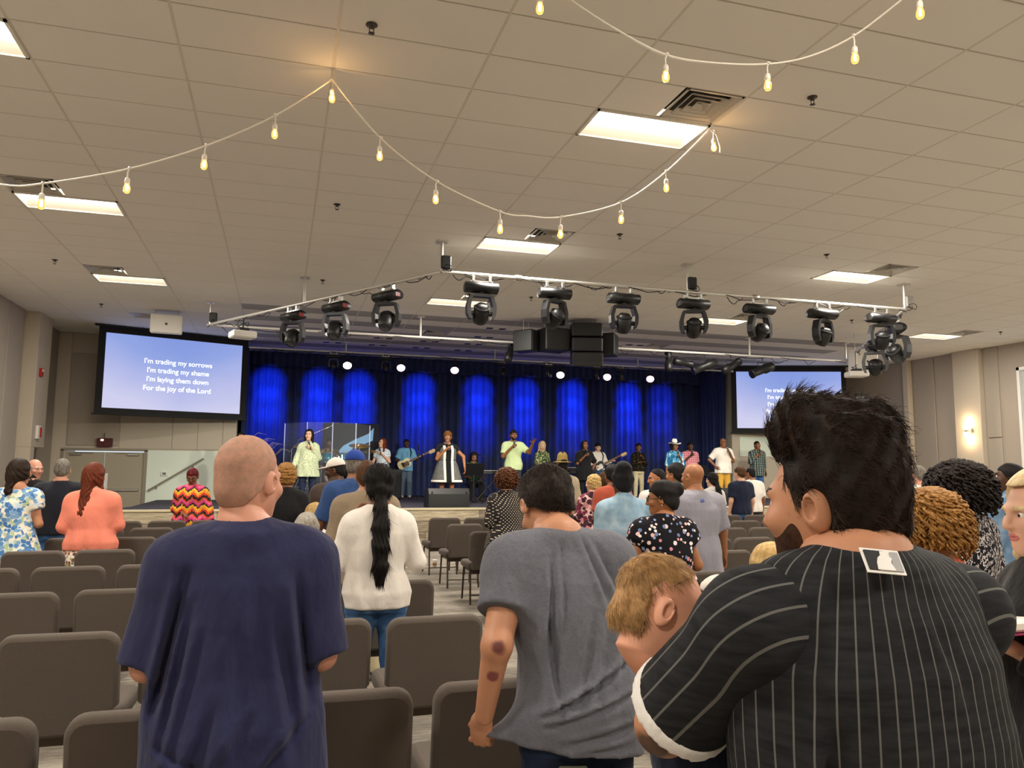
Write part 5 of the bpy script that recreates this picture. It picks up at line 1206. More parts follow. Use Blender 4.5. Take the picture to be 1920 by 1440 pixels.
def make_hair(hair, info, h):
    st = hair['style']; hh = hair.get('h', max(h, .005)); g = hair.get('grow', 1.0)
    v = Vol((-.26, -.30, -.62), (.26, .22, .30), hh) if st in ('long', 'ponytail', 'locs') else Vol((-.26, -.28, -.30), (.26, .22, .30), hh)
    t0 = hair.get('thick', .014)
    def scalp(t): v.ell((0, -.020, .040), (.076+t, .098+t, .088+t), 0)
    # hairline: high over the brow, low at the nape, clear of the ears
    def hairline(front=.052, nape=-.085, side=-.01):
        def fn(X, Y, Z):
            y = np.clip((Y+.115)/.20, 0, 1); lim = nape+(front-nape)*np.clip((y-.18)/.72, 0, 1)**hair.get('pow', .8)
            return (lim-Z)+0*X
        v.cut(fn)
    if st == 'short':
        scalp(t0); v.ell((0, -.028, -.025), (.0735, .0875, .078), .05); hairline(hair.get('front', .058), hair.get('nape', -.085)); v.bumps(hair.get('bump', .003), 90, 2)
    elif st == 'buzz':
        scalp(.004); v.ell((0, -.03, -.02), (.073, .088, .08), .02); hairline(hair.get('front', .06), hair.get('nape', -.09))
    elif st == 'balding':   # only a fringe around the sides and back
        scalp(t0*.7); v.ell((0, -.03, -.02), (.074+t0*.5, .088+t0*.5, .08), .02); hairline(.02, -.09); v.cut(lambda X, Y, Z: Z-.055+.5*np.clip(Y, 0, 1)+0*X); v.bumps(.002, 90, 2)
    elif st in ('curly', 'afro'):
        r = hair.get('r', (.125, .13, .125)); v.ell(hair.get('c', (0, -.035, .045)), r, 0)
        if st == 'curly': v.ell((0, -.05, -.03), (r[0]*.95, r[1]*.8, r[2]*.9), .05)
        X, Y, Z = v.pts((slice(None),)*3); v.bumps(hair.get('bump', .008), hair.get('fr', 120), 5); v.bumps(hair.get('bump', .008)*.8, hair.get('fr', 120)*1.9, 8)
        v.cut(lambda X, Y, Z: np.minimum(Y-.055+.35*np.clip(Z-.06, -1, .0)*0, .075-Z)+0*X); v.cut(lambda X, Y, Z: (hair.get('low', -.13)-Z)+0*X+0*Y)
    elif st in ('long', 'ponytail', 'bun', 'locs', 'wrap'):
        scalp(t0); v.ell((0, -.03, -.03), (.074+t0*.9, .088+t0, .085), .02)
        if st == 'long':
            L = hair.get('len', .32); sp = hair.get('spread', .085)
            v.cap((0, -.06, 0), (hair.get('sx', 0), -.075-.22*L, -L), sp, sp*hair.get('tip', .75), .05)
            for s in (-1, 1): v.cap((s*.075, -.02, .02), (s*.085, hair.get('fwd', .0), -L*hair.get('sidelen', .75)), .030, .026, .04)
            X, Y, Z = v.pts((slice(None),)*3)
            v.cut(lambda X, Y, Z: np.minimum(np.minimum(Y-.045, .090+.10*np.abs(X)-Z), .2)+0*Z); v.F += (.004*np.sin(X*190+6*np.sin(Z*20))*np.clip(-Z*6+.6, 0, 1)).astype(f4)
        else:
            hairline(hair.get('front', .055), -.09)
            if st == 'bun': c = hair.get('c', (0, -.10, .10)); v.ell(c, hair.get('r', (.05, .05, .045)), .02)
            if st == 'ponytail':
                L = hair.get('len', .5); v.ell((0, -.112, hair.get('tz', -.02)), (.034, .03, .034), .025); n = 5; p = np.array([0, -.115, hair.get('tz', -.02)])
                for k in range(n):
                    q = np.array([hair.get('sx', 0)*(k+1)/n, -.125-.028*math.sin(k*.8)-.012*k, hair.get('tz', -.02)-L*(k+1)/n]); w0, w1 = [(.026, .036), (.036, .044), (.044, .046), (.046, .042), (.042, .022)][k]; g0 = hair.get('tw', 1.0); v.cap(p, q, w0*g0, w1*g0, .02); p = q
                X, Y, Z = v.pts((slice(None),)*3); v.F += (.0035*np.sin(X*260+5*np.sin(Z*18))*np.clip((-Z-.02)*8, 0, 1)).astype(f4)
            if st == 'wrap': v.ell((0, -.04, .12), (.075, .08, .07), .03); v.ell((0, -.02, .03), (.086, .108, .07), .03); v.bumps(.004, 60, 4)
        v.bumps(.0025, 70, 6)
    elif st == 'quiff':
        # short faded sides, thick swept-up top
        v.ell((0, -.020, .050), (.083, .104, .090), 0); v.ell((0, -.028, -.02), (.0738, .0880, .080), .05)
        v.ell((0, -.015, .112), (.066, .092, .062), .035); v.ell((0, .026, .126), (.056, .044, .054), .04); v.ell((0, .036, .144), (.046, .034, .036), .03); v.ell((0, -.072, .105), (.062, .035, .055), .04)
        X, Y, Z = v.pts((slice(None),)*3); top = np.clip((Z-.03)*14, 0, 1)
        v.F += (.0030*top*np.sin(170*X+40*np.sin(9*Y+2)+10*Z)).astype(f4); v.F += (.0030*top*np.sin(95*Y+30*X-60*Z)).astype(f4); v.bumps(.003, 120, 3)
        v.cut(lambda X, Y, Z: np.minimum(Y-.048-.6*np.clip(Z-.07, 0, .1)*9, .085-Z)+0*X); v.cut(lambda X, Y, Z: (-.072+.075*np.clip((Y+.05)*14, 0, 1)-Z)+0*X)
        for s in (-1, 1): v.ell((s*.085, -.008, -.012), (.022, .027, .042), .01, 'sub')
    if st in ('short', 'buzz', 'balding'):
        for s in (-1, 1): v.ell((s*.086, -.008, -.012), (.02, .026, .038), .008, 'sub')
    V, Q = v.mesh()
    if len(Q): mk('hair', tohead(V, info), Q, hair['m'], info['t'])
    if hair.get('strands'):
        n, L, r_, fl, lf = hair['strands']; SV, SQ = strands(V, Q, n, L, r_, fl, lf, keep=hair.get('keep'), wave=hair.get('wave', .0)); mk('hair_fibres', tohead(SV, info), SQ, hair.get('sm', hair['m']), info['t'])['kind'] = 'stuff'
    if hair.get('ringlets'):
        n, R0, tr_, L = hair['ringlets']; rg = np.random.RandomState(3); c = np.array(hair.get('c', (0, -.035, .045))); r = np.array(hair['r']); b = MB()
        for q in range(n):
            a, zc = rg.rand()*2*PI, rg.uniform(-.75, 1.0); sr = math.sqrt(max(0, 1-zc*zc)); d = np.array([sr*math.cos(a), sr*math.sin(a), zc])
            p = c+d*r*.97
            if p[1] > .05 and p[2] < .08: continue
            ln = L*rg.uniform(.6, 1.2); pts = []; ph = rg.rand()*6
            for k in range(16):
                f = k/15; pos = p+d*r*.12*min(1, f*2.5)+np.array([d[0]*.02*f, d[1]*.02*f, -ln*f*f*.6-ln*f*.4*(1 if zc < .5 else .5)]); an = ph+f*ln/.022*2*PI*.55
                pts.append(pos+R0*np.array([math.cos(an), math.sin(an), .25*math.sin(an+1)]))
            P = tohead(np.array(pts), info); b.tube([Vector(x) for x in P], [tr_]*15+[tr_*.4], 5, False)
        b.build('ringlets', hair['m'], info['t'], kind='stuff', recalc=False)
    if hair.get('beard'):
        v = Vol((-.1, -.06, -.16), (.1, .14, .06), hh); jw = hair.get('jaw', 1)
        v.ell((0, .030, -.036), (.0622*jw, .0695, .0865), 0); v.ell((0, .062, -.101), (.0325*jw, .0325, .0290), .035); v.cut(lambda X, Y, Z: Z+.040-.62*np.abs(X)*(Y < .07)-(.0+0*Y)); v.cut(lambda X, Y, Z: (-.012-Y)+.0*X+0*Z)
        v.ell((0, .10, -.062), (.022, .02, .010), .006, 'sub'); V, Q = v.mesh(); mk('beard', tohead(V, info), Q, hair.get('bm', hair['m']), info['t'])
def make_hat(hat, info):
    k = hat['kind']; v = Vol((-.22, -.22, -.02), (.22, .28, .28), .006)
    if k == 'cap':
        v.ell((0, -.02, .055), (.090, .112, .092), 0); v.cut(lambda X, Y, Z: (.045-Z)+0*X+0*Y); v.ell((0, .115, .050), (.075, .085, .012), .01); v.ell((0, -.02, .148), (.01, .01, .006), .005)
    elif k == 'fedora':
        v.ell((0, -.015, .055), (.145, .165, .010), 0); v.cap((0, -.015, .055), (0, -.015, .14), .088, .078, .02); v.ell((0, -.015, .19), (.02, .07, .03), .02, 'sub')
    elif k == 'cowboy':
        X, Y, Z = v.pts((slice(None),)*3); zz = .05+.035*(X/.15)**2; d = np.maximum(np.sqrt((X/.17)**2+((Y+.01)/.20)**2)*.17-.17, np.abs(Z-zz)-.006); v.F = np.minimum(v.F, d).astype(f4)
        v.cap((0, -.015, .05), (0, -.015, .145), .088, .075, .02); v.ell((0, -.01, .22), (.016, .09, .05), .02, 'sub')
    V, Q = v.mesh(); mk(hat.get('name', 'hat'), tohead(V, info), Q, hat['m'], info['t'])
    if hat.get('band'):
        v = Vol((-.13, -.13, .03), (.13, .13, .12), .006); v.cap((0, -.015, .05), (0, -.015, .082), .0905, .088, 0); v.cut(lambda X, Y, Z: np.abs(Z-.072)-.012+0*X+0*Y); V, Q = v.mesh(); mk('hat_band', tohead(V, info), Q, hat['band'], info['t'])
def glasses(info, m):
    b = MB(); tp = lambda p: Vector((np.array(p)*info['hsc']) @ info['HR'].T + info['hc'])
    for s in (-1, 1):
        b.tube([tp((s*.033+.021*math.cos(a), .108-.006*abs(math.cos(a)), .004+.016*math.sin(a))) for a in np.linspace(0, 2*PI, 17)], .0022, 6); b.tube([tp((s*.054, .104, .006)), tp((s*.078, .07, .006)), tp((s*.086, -.01, .006)), tp((s*.084, -.03, -.006))], .0024, 6)
    b.tube([tp((-.012, .11, .006)), tp((.012, .11, .006))], .002, 6); b.build('glasses', m, info['t'])
def mic(label, info, k, cable=False):
    """hand microphone held at the mouth by arm k"""
    wr = Vector(info['arm'][k][2]); e = Vector(info['arm'][k][1]); mouth = Vector(np.array([0, .125, -.075])*info['hsc'] @ info['HR'].T + info['hc'])
    hd = wr+(wr-e).normalized()*.07; d = (mouth-hd); d = d.normalized() if d.length > .02 else Vector((0, 0, 1)); M = info['t'].matrix_basis
    M = Matrix.Translation(info['t'].location) @ Matrix.Rotation(info['t'].rotation_euler[2], 4, 'Z')
    base = M @ (hd-d*.08); dw = (M.to_3x3() @ d); t = empty('microphone', base, 0, label, 'microphone'); R = frame_to(dw)
    MB().lathe([(.011, 0), (.016, .02), (.019, .16), (.015, .17)], 12, T((0, 0, 0), R)).build('handle', M_black, t); MB().lathe([(.017, .165), (.025, .185), (.026, .2), (.02, .225), (.001, .235)], 12, T((0, 0, 0), R)).build('grille_ball', mat('mic_mesh', '77777a', .4, .8), t)
    return t
# ------------------------------------------------------------------ hair and cloth palette
H_black = hairmat('hair_black', '0b0908', '1d1816'); H_dbrown = hairmat('hair_dark_brown', '17100c', '33251b'); H_brown = hairmat('hair_brown', '3a2415', '5e4129')
H_red = hairmat('hair_auburn', '4a1d10', '74371f'); H_blond = hairmat('hair_blonde', '9b7a45', 'd2b27a'); H_grey = hairmat('hair_grey', '7d776e', 'b7b0a4'); H_salt = hairmat('hair_salt_pepper', '4c4742', '8d857b')
H_gold = hairmat('hair_golden_curl', '5f3c18', 'c18d4c', 90, (1, 1, 1), .45, 1.0, .008); H_curl = hairmat('hair_brown_curl', '2c180e', '7a4a2c', 90, (1, 1, 1), .5, 1.0, .008); H_bcurl = hairmat('hair_black_curl', '0b0808', '2b201b', 80, (1, 1, 1), .5, 1.0, .008)
H_lblond = hairmat('hair_light_blonde', 'b59a6c', 'e2cfa6'); H_burg = hairmat('hair_burgundy', '3c0c10', '6d1a20'); H_cop = hairmat('hair_copper', '8a3a14', 'd0792e', 80, (1, 1, 1)); H_stub = hairmat('hair_stubble', 'b98973', '987968', 55, (1, 1, 1), .7, .15, .001); H_fuzz = hairmat('hair_fuzz', '5a4c44', '9a8c80', 60, (1, 1, 1), .7, 0, .001)
F = fabric
navy = F('cloth_navy', '262848', bump=.12); grey = F('cloth_heather_grey', '484a54', heather=.22, bump=.15); white = F('cloth_white', 'e4ddd4'); black = F('cloth_black', '141416'); polo = F('cloth_black_polo', '20222a')
coral = F('cloth_coral', 'ee8a72'); coral2 = F('cloth_bright_coral', 'f0704e'); blue = F('cloth_blue', '2f4a7a'); tan = F('cloth_tan', '8d7c66'); lav = F('cloth_lavender_grey', '8f8d97'); rust = F('cloth_rust', 'a04a34'); teal = F('cloth_teal', '1f6f74')
denim = mottled('denim_light', [(.3, '6f8aa0'), (.5, '8fabbd'), (.7, 'b5c8d2')], 7, interp='LINEAR'); jeans = mottled('denim_blue', [(.3, '2a4468'), (.55, '3d5f8a'), (.75, '6787ab')], 9, interp='LINEAR'); djeans = mottled('denim_dark', [(.3, '161d2f'), (.6, '24304a'), (.8, '3a4a68')], 12, interp='LINEAR')
dden = mottled('denim_mid', [(.3, '4f6a86'), (.5, '6a86a3'), (.72, '8ba4bb')], 8, interp='LINEAR')
ltgreen = F('cloth_pale_green', 'c3d6a2'); ltblue = F('cloth_sky_blue', '6fa9cf'); slate = F('cloth_slate', '5b6a7c'); charcoal = F('cloth_charcoal', '34363a'); khaki = F('cloth_mustard', 'c99b3e'); cream = F('cloth_cream', 'd8cba6'); offw = F('cloth_off_white', 'd9d6cf'); navy2 = F('cloth_dark_navy', '171e33')
fl_blue = spots('print_blue_floral', 'c8dbe8', ['5f8dbd', 'e8e6cf', '7fa6cc', 'efe9d8', '4a78b0', 'b9c99a'], 30, .85); fl_skirt = spots('print_autumn_skirt', 'e6ddd0', ['7a4a3c', 'a39a58', 'b06a58', '6f7050'], 30, .7)
fl_pink = spots('print_pink_floral', 'e2bdb4', ['3a1f2c', '7a3048', '4a2a35', 'c98a8a'], 17, .75); fl_black = spots('print_black_floral', '131218', ['e9c9c4', '8e9dc4', 'd98f9c', 'efe4e0', '6f7ea8', 'e6b6a6'], 30, .42)
dots = polka('print_polka', '141114', 'd8c2a4', .038, .20); dash = mottled('print_dash', [(0, '17151c'), (.52, 'cfc9c9'), (.6, '17151c')], 70, (1, 1, .45)); sage = mottled('print_sage', [(0, 'b9c3a0'), (.45, 'cdd6b4'), (.56, '8f9d82')], 40)
leafy = mottled('print_leaf', [(0, '33402a'), (.5, '7d8a5c'), (.6, 'c4c49c')], 26); gleaf = mottled('print_green_leaf', [(0, '12301f'), (.55, '2f5c3a'), (.66, '7a9a6a')], 22); stagefl = spots('print_pale_blue', 'd5dfe6', ['7fa0c8', '9db6d2'], 26, .35)
tdye = mottled('print_tiedye', [(0, '1f5f86'), (.5, '5b9cc0'), (.62, 'd7e6ec')], 12, (1, 1, .35)); tweed = mottled('print_tweed', [(0, '3a3a3a'), (.5, '9a9a95'), (.56, '55554f')], 110); camo = mottled('print_camo', [(0, '3f3426'), (.5, '6d5b42'), (.6, '8d7b5c')], 14)
sheer = mottled('print_sheer', [(0, '14120f'), (.55, '2e281c'), (.62, '5a4c2e')], 26); plr = plaid('plaid_pink', 'c24a63', 'e6a4ae', 'f0d0d0', .06); pld = plaid('plaid_dark', '33413f', '8e9a94', '1b2426', .07)
G_black = mat('glasses_black', '0c0c0e', .3)
STG = dict(z0=SZ)
def tr(m, **k): return dict(m=m, **k)
# ------------------------------------------------------------------ the three men in the foreground
def bald_extra(i):
    b = MB(); tp = lambda p: Vector((np.array(p)*i['hsc']) @ i['HR'].T + i['hc']); r = random.Random(4)
    for k in range(16):
        x, y = r.uniform(-.045, .055), r.uniform(-.02, .07); z = .126-((x/.09)**2+((y+.02)/.115)**2)*.06; L = r.uniform(.02, .045)
        b.tube([tp((x, y, z-.004)), tp((x+L*.4, y+L*.2, z+L*.35)), tp((x+L*.9, y+L*.4, z+L*.25))], [.0005, .0004, .0002], 4, False)
    b.build('wispy_hair', H_grey, i['t'])
    o = MB()
def blue_fn(v, i):
    s = i['s']
    for a, b, w, am in [((-.15, 1.36), (-.215, .98), .014, .026), ((-.125, 1.28), (-.185, .90), .013, .018), ((-.09, 1.20), (-.16, .84), .014, .012), ((.155, 1.34), (.205, .98), .014, .024), ((.11, 1.22), (.17, .86), .016, .014), ((.0, 1.20), (.02, .86), .026, .010), ((-.04, 1.02), (-.14, .74), .018, .014), ((.05, .98), (-.06, .80), .016, .012), ((-.19, .90), (.06, .78), .012, .016), ((.19, .95), (.04, .78), .015, .015), ((-.17, .80), (.1, .70), .012, .016), ((.05, 1.35), (.06, 1.1), .03, .008)]:
        v.fold2(np.array(a)*s, np.array(b)*s, w, am)
bald = person('bald older man in a loose navy t-shirt standing at centre left, back turned', 466, 822, Y=2.42, H=1.685, skin='pink', w=1.04, belly=.05, head=(-.55, .06, .0), hs=1.04, jaw=1.10,
       arms=(((.066, -.02, -.28), (-.02, .20, -.38)), ((.05, -.02, -.28), (-.06, .16, -.38))), topw=dict(m=navy, fit=.036, hem=.66, flare=.13, sleeve=1.0, sfit=.024, folds=.003, fn=blue_fn, nr=1.2, name='t_shirt'), bot=tr(djeans), hair=dict(style='buzz', m=H_stub, front=.085, nape=-.085, brow=0, strands=(9000, .008, .00042, lambda P: np.array([[.2, -.3, -.9]])+0*P, .25), sm=H_fuzz), res=.0085, hres=.004, extra=bald_extra, lean=(.005, .02))
def grey_fn(v, i):
    s = i['s']; B = -.135; hd = i['arm'][0][2]+np.array([.03, .0, -.06])
    v.cap(np.array((-.10, -.05, .92))*s, hd, .075*s, .016*s, .07); v.cap(np.array((-.02, -.06, .80))*s, hd+np.array([0, 0, -.015]), .06*s, .012*s, .06)
    for a, b, w, am in [((-.10, 1.36), (-.135, 1.10), .010, .016), ((-.06, 1.40), (-.09, 1.14), .010, .012), ((.02, 1.42), (.085, 1.20), .010, .014), ((.06, 1.41), (.13, 1.24), .010, .012), ((-.13, 1.18), (-.11, .92), .012, .018), ((.02, 1.2), (-.05, .95), .012, .010), ((.08, 1.18), (.0, .92), .014, .010), ((.14, 1.2), (.10, .95), .014, .010), ((.17, 1.05), (-.17, .895), .009, .014), ((.16, .95), (-.16, .87), .009, .013), ((.10, 1.03), (-.12, .92), .009, .010), ((.17, .86), (-.10, .82), .011, .012), ((.12, .80), (-.05, .79), .010, .010)]:
        v.fold2(np.array(a)*s*np.array([1, 1.03]), np.array(b)*s*np.array([1, 1.03]), w, am)
    # hem dips to the right and rises towards the pulled corner
    v.cut(lambda X, Y, Z: (.757-.12*X-Z+0*Y)*.95)
def grey_extra(i):
    p = MB(); s = i['s']; p.box(Vector((-.075, -.142, .755))*s, (.09, .012, .05), M=Matrix.Rotation(.08, 3, 'Y'), b=.004); p.build('wallet', mat('wallet_olive', '3d3f2c', .6), i['t'])
    b = MB()
    for sx in (-1, 1): b.prism([(sx*.075-.05, .72), (sx*.075+.05, .715), (sx*.075+.045, .61), (sx*.075, .59), (sx*.075-.045, .61)], .006, T((0, -.139*s, 0)))
    b.build('back_pocket', djeans, i['t'])
    ls = [(x*s, -.012+0*x, 0) for x in ()]
gshL = np.array([-.185*1.02, 0, 1.405])
grey_m = person('dark-haired man in a grey t-shirt bending his head and tugging his hem', 1084, 880, Y=2.36, H=1.655, shx=-.008, skin='tan', w=1.07, lean=(-.04, .12), head=(.04, .70, .06), hy=.075, neck=-.062, hs=1.05,
       arms=(((.085, -.13, -.24), (.105, -.055, -.48)), ((.07, .06, -.26), (-.05, .26, -.22))), hands=(('fist', (.6, 1, 0)), 'relaxed'), arm_w=1.08, topw=dict(m=grey, fit=.022, hem=.66, flare=.05, sleeve=.62, sfit=.020, folds=.0025, fn=grey_fn, name='t_shirt', nr=1.16), bot=tr(djeans, fit=.016, waist=.98), hair=dict(style='short', m=H_dbrown, thick=.012, front=.05, nape=-.075, h=.004, bump=.003, sm=hairmat('hair_fibre_dark', '14100d', '453a31', 40, (1, 1, 1), .6, 0, .001), strands=(10000, .026, .0009, lambda P: np.stack([P[:, 0]*2.0, -.35+0*P[:, 0], -.75+4*np.clip(P[:, 2]-.06, 0, 1)], 1), .30)), res=.0085, hres=.004, extra=grey_extra,
       marks=(((-.285, -.085, 1.075), .026, '5a2530'), ((-.293, -.055, .985), .022, '6b2836')))
# --- pinstriped jersey
def mk_pin():
    t = NT('pinstripe_jersey'); a = t.n('ShaderNodeAttribute'); a.attribute_name = 'stripe'
    fr = t.math('FRACT', a.outputs['Fac']); n = t.noise(t.coord(), 260, 2); n1 = t.noise(t.coord((1, 1, 6)), 14, 3)
    on = t.math('LESS_THAN', t.math('ABSOLUTE', t.math('SUBTRACT', fr, .5)), .052)
    c = t.mix(t.math('MULTIPLY', on, .62), t.ramp(n1.outputs['Fac'], [(.3, '17181b'), (.7, '2a2b2e')]), '7b7a76'); t.color(c); t.b.inputs['Roughness'].default_value = .85; t.b.inputs['Specular IOR Level'].default_value = .2; t.bump(n.outputs['Fac'], .2, .002); return t.m
M_pin = mk_pin()
def stripe_attr(o, u):
    a = o.data.attributes.new('stripe', 'FLOAT', 'POINT'); a.data.foreach_set('value', np.asarray(u, f4))
def get_co(o): c = np.empty(len(o.data.vertices)*3, f4); o.data.vertices.foreach_get('co', c); return c.reshape(-1, 3)
def jersey_fn(v, i):
    s = i['s']
    for a, b, w, am in [((-.17, 1.24), (-.19, .95), .014, .018), ((-.13, 1.18), (-.16, .85), .014, .010), ((.2, 1.2), (.17, .95), .018, .012), ((-.1, 1.02), (.1, .92), .016, .008), ((.0, 1.40), (.03, 1.28), .012, .006)]: v.fold2(np.array(a)*s, np.array(b)*s, w, am)
def jersey_extra(i):
    s = i['s']; t = i['t']; co = get_co(i['top']); th = np.arctan2(co[:, 0], -(co[:, 1]-.05)); stripe_attr(i['top'], th*.235/.0275+20.5)
    sleeves = [(0, 'left'), (1, 'right')]
    for k, _ in sleeves:
        a, e, wr = i['arm'][k]; q = s*i['aw']; g_ = 1.0 if k == 0 else .94; end = a+(e-a)*(.77 if k == 0 else .93)
        def vol(): return Vol(np.minimum(a, e)-.16, np.maximum(a, e)+.16, .008)
        v = vol(); sg = -1 if k == 0 else 1
        v.cap(a+np.array([-sg*.05, -.005, .018]), a, .066*g_, .074*g_, 0); v.cap(a, end, .076*g_, .088*g_, .06, flat=True); V, Q = v.mesh(); o = mk('sleeve', V, Q, M_pin, t)
        ax = (e-a)/np.linalg.norm(e-a); up = np.array([0, 0, 1.0])-ax*ax[2]; up /= np.linalg.norm(up); sd = np.cross(ax, up); r = V-a
        stripe_attr(o, (r@up)/.036+20.2)
        v = vol(); r1 = .0905*g_; v.cap(a+(e-a)*.5, a+(e-a)*(.815 if k == 0 else .985), r1, r1, 0, flat=True)
        L = np.linalg.norm(e-a); v.cut(lambda X, Y, Z: (.71 if k == 0 else .86)*L-((X-a[0])*ax[0]+(Y-a[1])*ax[1]+(Z-a[2])*ax[2])); V, Q = v.mesh(); mk('white_cuff', V, Q, F('cuff_white', 'e9e6e2', var=.04), t)
        v = vol()
    # league badge below the collar
    bt = MB().box((0, 0, 0), (.062, .004, .036), b=.002); ang = .36
    M4 = T((-.078, -.103, 1.480*s), Matrix.Rotation(.05, 3, 'Z') @ Matrix.Rotation(-ang-.20, 3, 'X') @ Matrix.Rotation(.12, 3, 'Y'))
    def plate(name, out, y, m):
        b = MB(); b.prism(out, .002, M4 @ T((0, y, 0))); return b.build(name, m, t)
    rr = lambda w, h, x=0, z=0: [(x-w/2, z-h/2), (x+w/2, z-h/2), (x+w/2, z+h/2), (x-w/2, z+h/2)]
    plate('badge', rr(.066, .038), 0, mat('badge_white', 'f2f0ee', .7)); plate('badge_field', [(-.029, -.015), (-.012, -.015), (.004, .015), (-.029, .015)], -.0022, mat('badge_black', '1a1a1e', .7)); plate('badge_field', [(.012, -.015), (.029, -.015), (.029, .015), (.016, .015)], -.0022, mat('badge_grey', 'a9a9ab', .7))
    plate('badge_figure', [(-.016, -.015), (.014, -.015), (.010, -.003), (.014, .004), (.006, .009), (.004, .014), (-.003, .014), (-.004, .008), (-.010, .004), (-.014, -.004)], -.0034, mat('badge_white', 'f2f0ee', .7))
jer = person('dark-haired bearded man in a black pinstriped baseball jersey holding a baby', 1628, 735, Y=1.05, H=1.742, skin='tan', w=1.11, belly=.04, head=(.47, .06, -.03), hs=1.0, jaw=1.14, hy=.015, shx=-.005, neck=-.065, lean=(-.03, .02),
       arm_w=1.06, arms=(((.035, .235, -.215), (-.13, .38, -.12)), ((-.03, .16, -.22), (-.19, .34, -.14))), hands=('relaxed', 'relaxed'), topw=dict(m=M_pin, fit=.026, hem=.60, flare=.03, sleeve=0, folds=.002, fn=jersey_fn, name='jersey', nr=1.14, bump=0, strap=1), bot=tr(djeans),
       hair=dict(style='quiff', m=hairmat('hair_quiff', '0d0907', '241812', 160, (1, .15, .3), .6, .5, .004), h=.0035, beard=1, strands=(11000, .030, .00075, lambda P: np.where(P[:, 2:3] > .07, np.stack([.3*np.sin(P[:, 1]*40), -.8+0*P[:, 0], .5-9*np.clip(-P[:, 1], 0, 1)], 1), np.stack([0*P[:, 0], -.75+0*P[:, 0], -.55+0*P[:, 0]], 1)), .11), sm=hairmat('hair_fibre_brown', '140e0a', '46342a', 40, (1, 1, 1), .5, 0, .001), wave=.12, bm=hairmat('beard_dark', '24160f', '4a3022', 90, (1, 1, 1), .6, .3, .002), jaw=1.17), res=.008, hres=.0035, extra=jersey_extra,
       marks=(((-.282, .225, 1.125), .042, '2f2724'), ((-.29, .22, 1.185), .024, '4f3f38')))
# ------------------------------------------------------------------ audience
SH = dict
def A(label, px, top, Y, **k):
    k.setdefault('bot', tr(charcoal)); return person(label, px, top, Y=Y, **k)
A('woman in a white top with a long black ponytail, hands raised to her face', 712, 882, 4.9, H=1.62, skin='brown', fem=True, w=1.12, topw=SH(m=white, fit=.024, hem=.82, sleeve=1.5, sfit=.018, flare=.02, folds=.006, name='sweater'), bot=tr(jeans), arms=(((.10, .02, -.25), (-.02, .20, .02)), ((.10, .02, -.25), (-.02, .20, .02))), hair=dict(style='ponytail', m=H_black, len=.60, tw=1.15, thick=.013, strands=(3000, .07, .0013, lambda P: np.where(P[:, 2:3] > -.03, np.array([[0, -.5, -.8]])+0*P, np.array([[0, 0, -1.]])+0*P), .03)), res=.012)
A('man in a tan blazer with thinning brown hair behind the ponytailed woman', 688, 884, 6.2, H=1.66, skin='mid', w=1.08, topw=SH(m=tan, fit=.03, hem=.72, sleeve=1.9, sfit=.02, flare=.06, collar=1, name='blazer'), bot=tr(cream), arms=('clasp', 'clasp'), hair=dict(style='short', m=H_brown, thick=.008, front=.09))
A('tall man in a blue shirt and royal blue cap', 668, 852, 7.45, H=1.76, skin='brown', w=1.10, topw=SH(m=blue, fit=.03, hem=.76, sleeve=.95, sfit=.025, flare=.06, collar=1), head=(-.5, .05, 0), hair=dict(style='buzz', m=H_salt), hat=dict(kind='cap', m=F('cap_blue', '24408e'), name='cap'), arms=('low', 'clasp'))
A('man in a white cap and brown jacket with pink collar, looking left', 629, 858, 9.0, H=1.70, skin='dark', w=1.05, head=(1.2, .2, 0), topw=SH(m=F('cloth_brown', '4a3d36'), fit=.025, hem=.8, sleeve=1.9, collar=1, name='jacket'), hair=dict(style='buzz', m=H_black), hat=dict(kind='cap', m=F('cap_white', 'e6ddd2'), name='cap'), arms=('clasp', 'down'), extra=lambda i: MB().lathe([(.075, -.035), (.085, -.02), (.07, .03)], 16, T(Vector(i['hc'])+Vector((0, -.03, -.17)))).build('pink_collar', F('collar_pink', 'e2707c'), i['t']))
A('dark-haired man half hidden between the white cap and blue cap', 651, 864, 10.1, H=1.66, skin='dark', topw=SH(m=black, sleeve=1.9), hair=dict(style='buzz', m=H_black))
A('woman with short golden curls in a black top behind the bald man', 538, 866, 8.6, H=1.64, skin='brown', fem=True, w=1.18, topw=SH(m=black, fit=.025, hem=.72, sleeve=1.9, flare=.08, name='top'), bot=tr(black), arms=('clasp', 'clasp'), hair=dict(style='curly', m=H_gold, r=(.105, .115, .10), low=-.10, bump=.006, fr=160))
A('grey-haired seated person in white seen from behind', 578, 976, 6.92, sit=True, H=1.60, skin='light', fem=True, topw=SH(m=white, sleeve=1.5), hair=dict(style='long', m=H_grey, len=.15, spread=.09, tip=.95, thick=.022), arms=('clasp', 'clasp'), pos=(on_y(578, 900, 6.9)[0], 6.86, 0))
A('seated woman leaning forward in a white top with dark straps', 588, 955, 8.2, sit=True, H=1.66, skin='light', fem=True, lean=(.05, .16), hy=.10, neck=-.04, head=(-.3, .6, 0), topw=SH(m=white, sleeve=.6, fit=.02), hair=dict(style='short', m=H_blond, thick=.03, nape=-.10), arms=('clasp', 'clasp'), pos=(on_y(585, 900, 8.1)[0], 8.02, 0), extra=lambda i: [MB().tube([Vector((sx*.09*1.0, -.16, 1.0)), Vector((sx*.11, -.02, 1.07)), Vector((sx*.10, .12, 1.0))], .018, 6).build('strap', navy2, i['t']) for sx in (-1, 1)] and None)
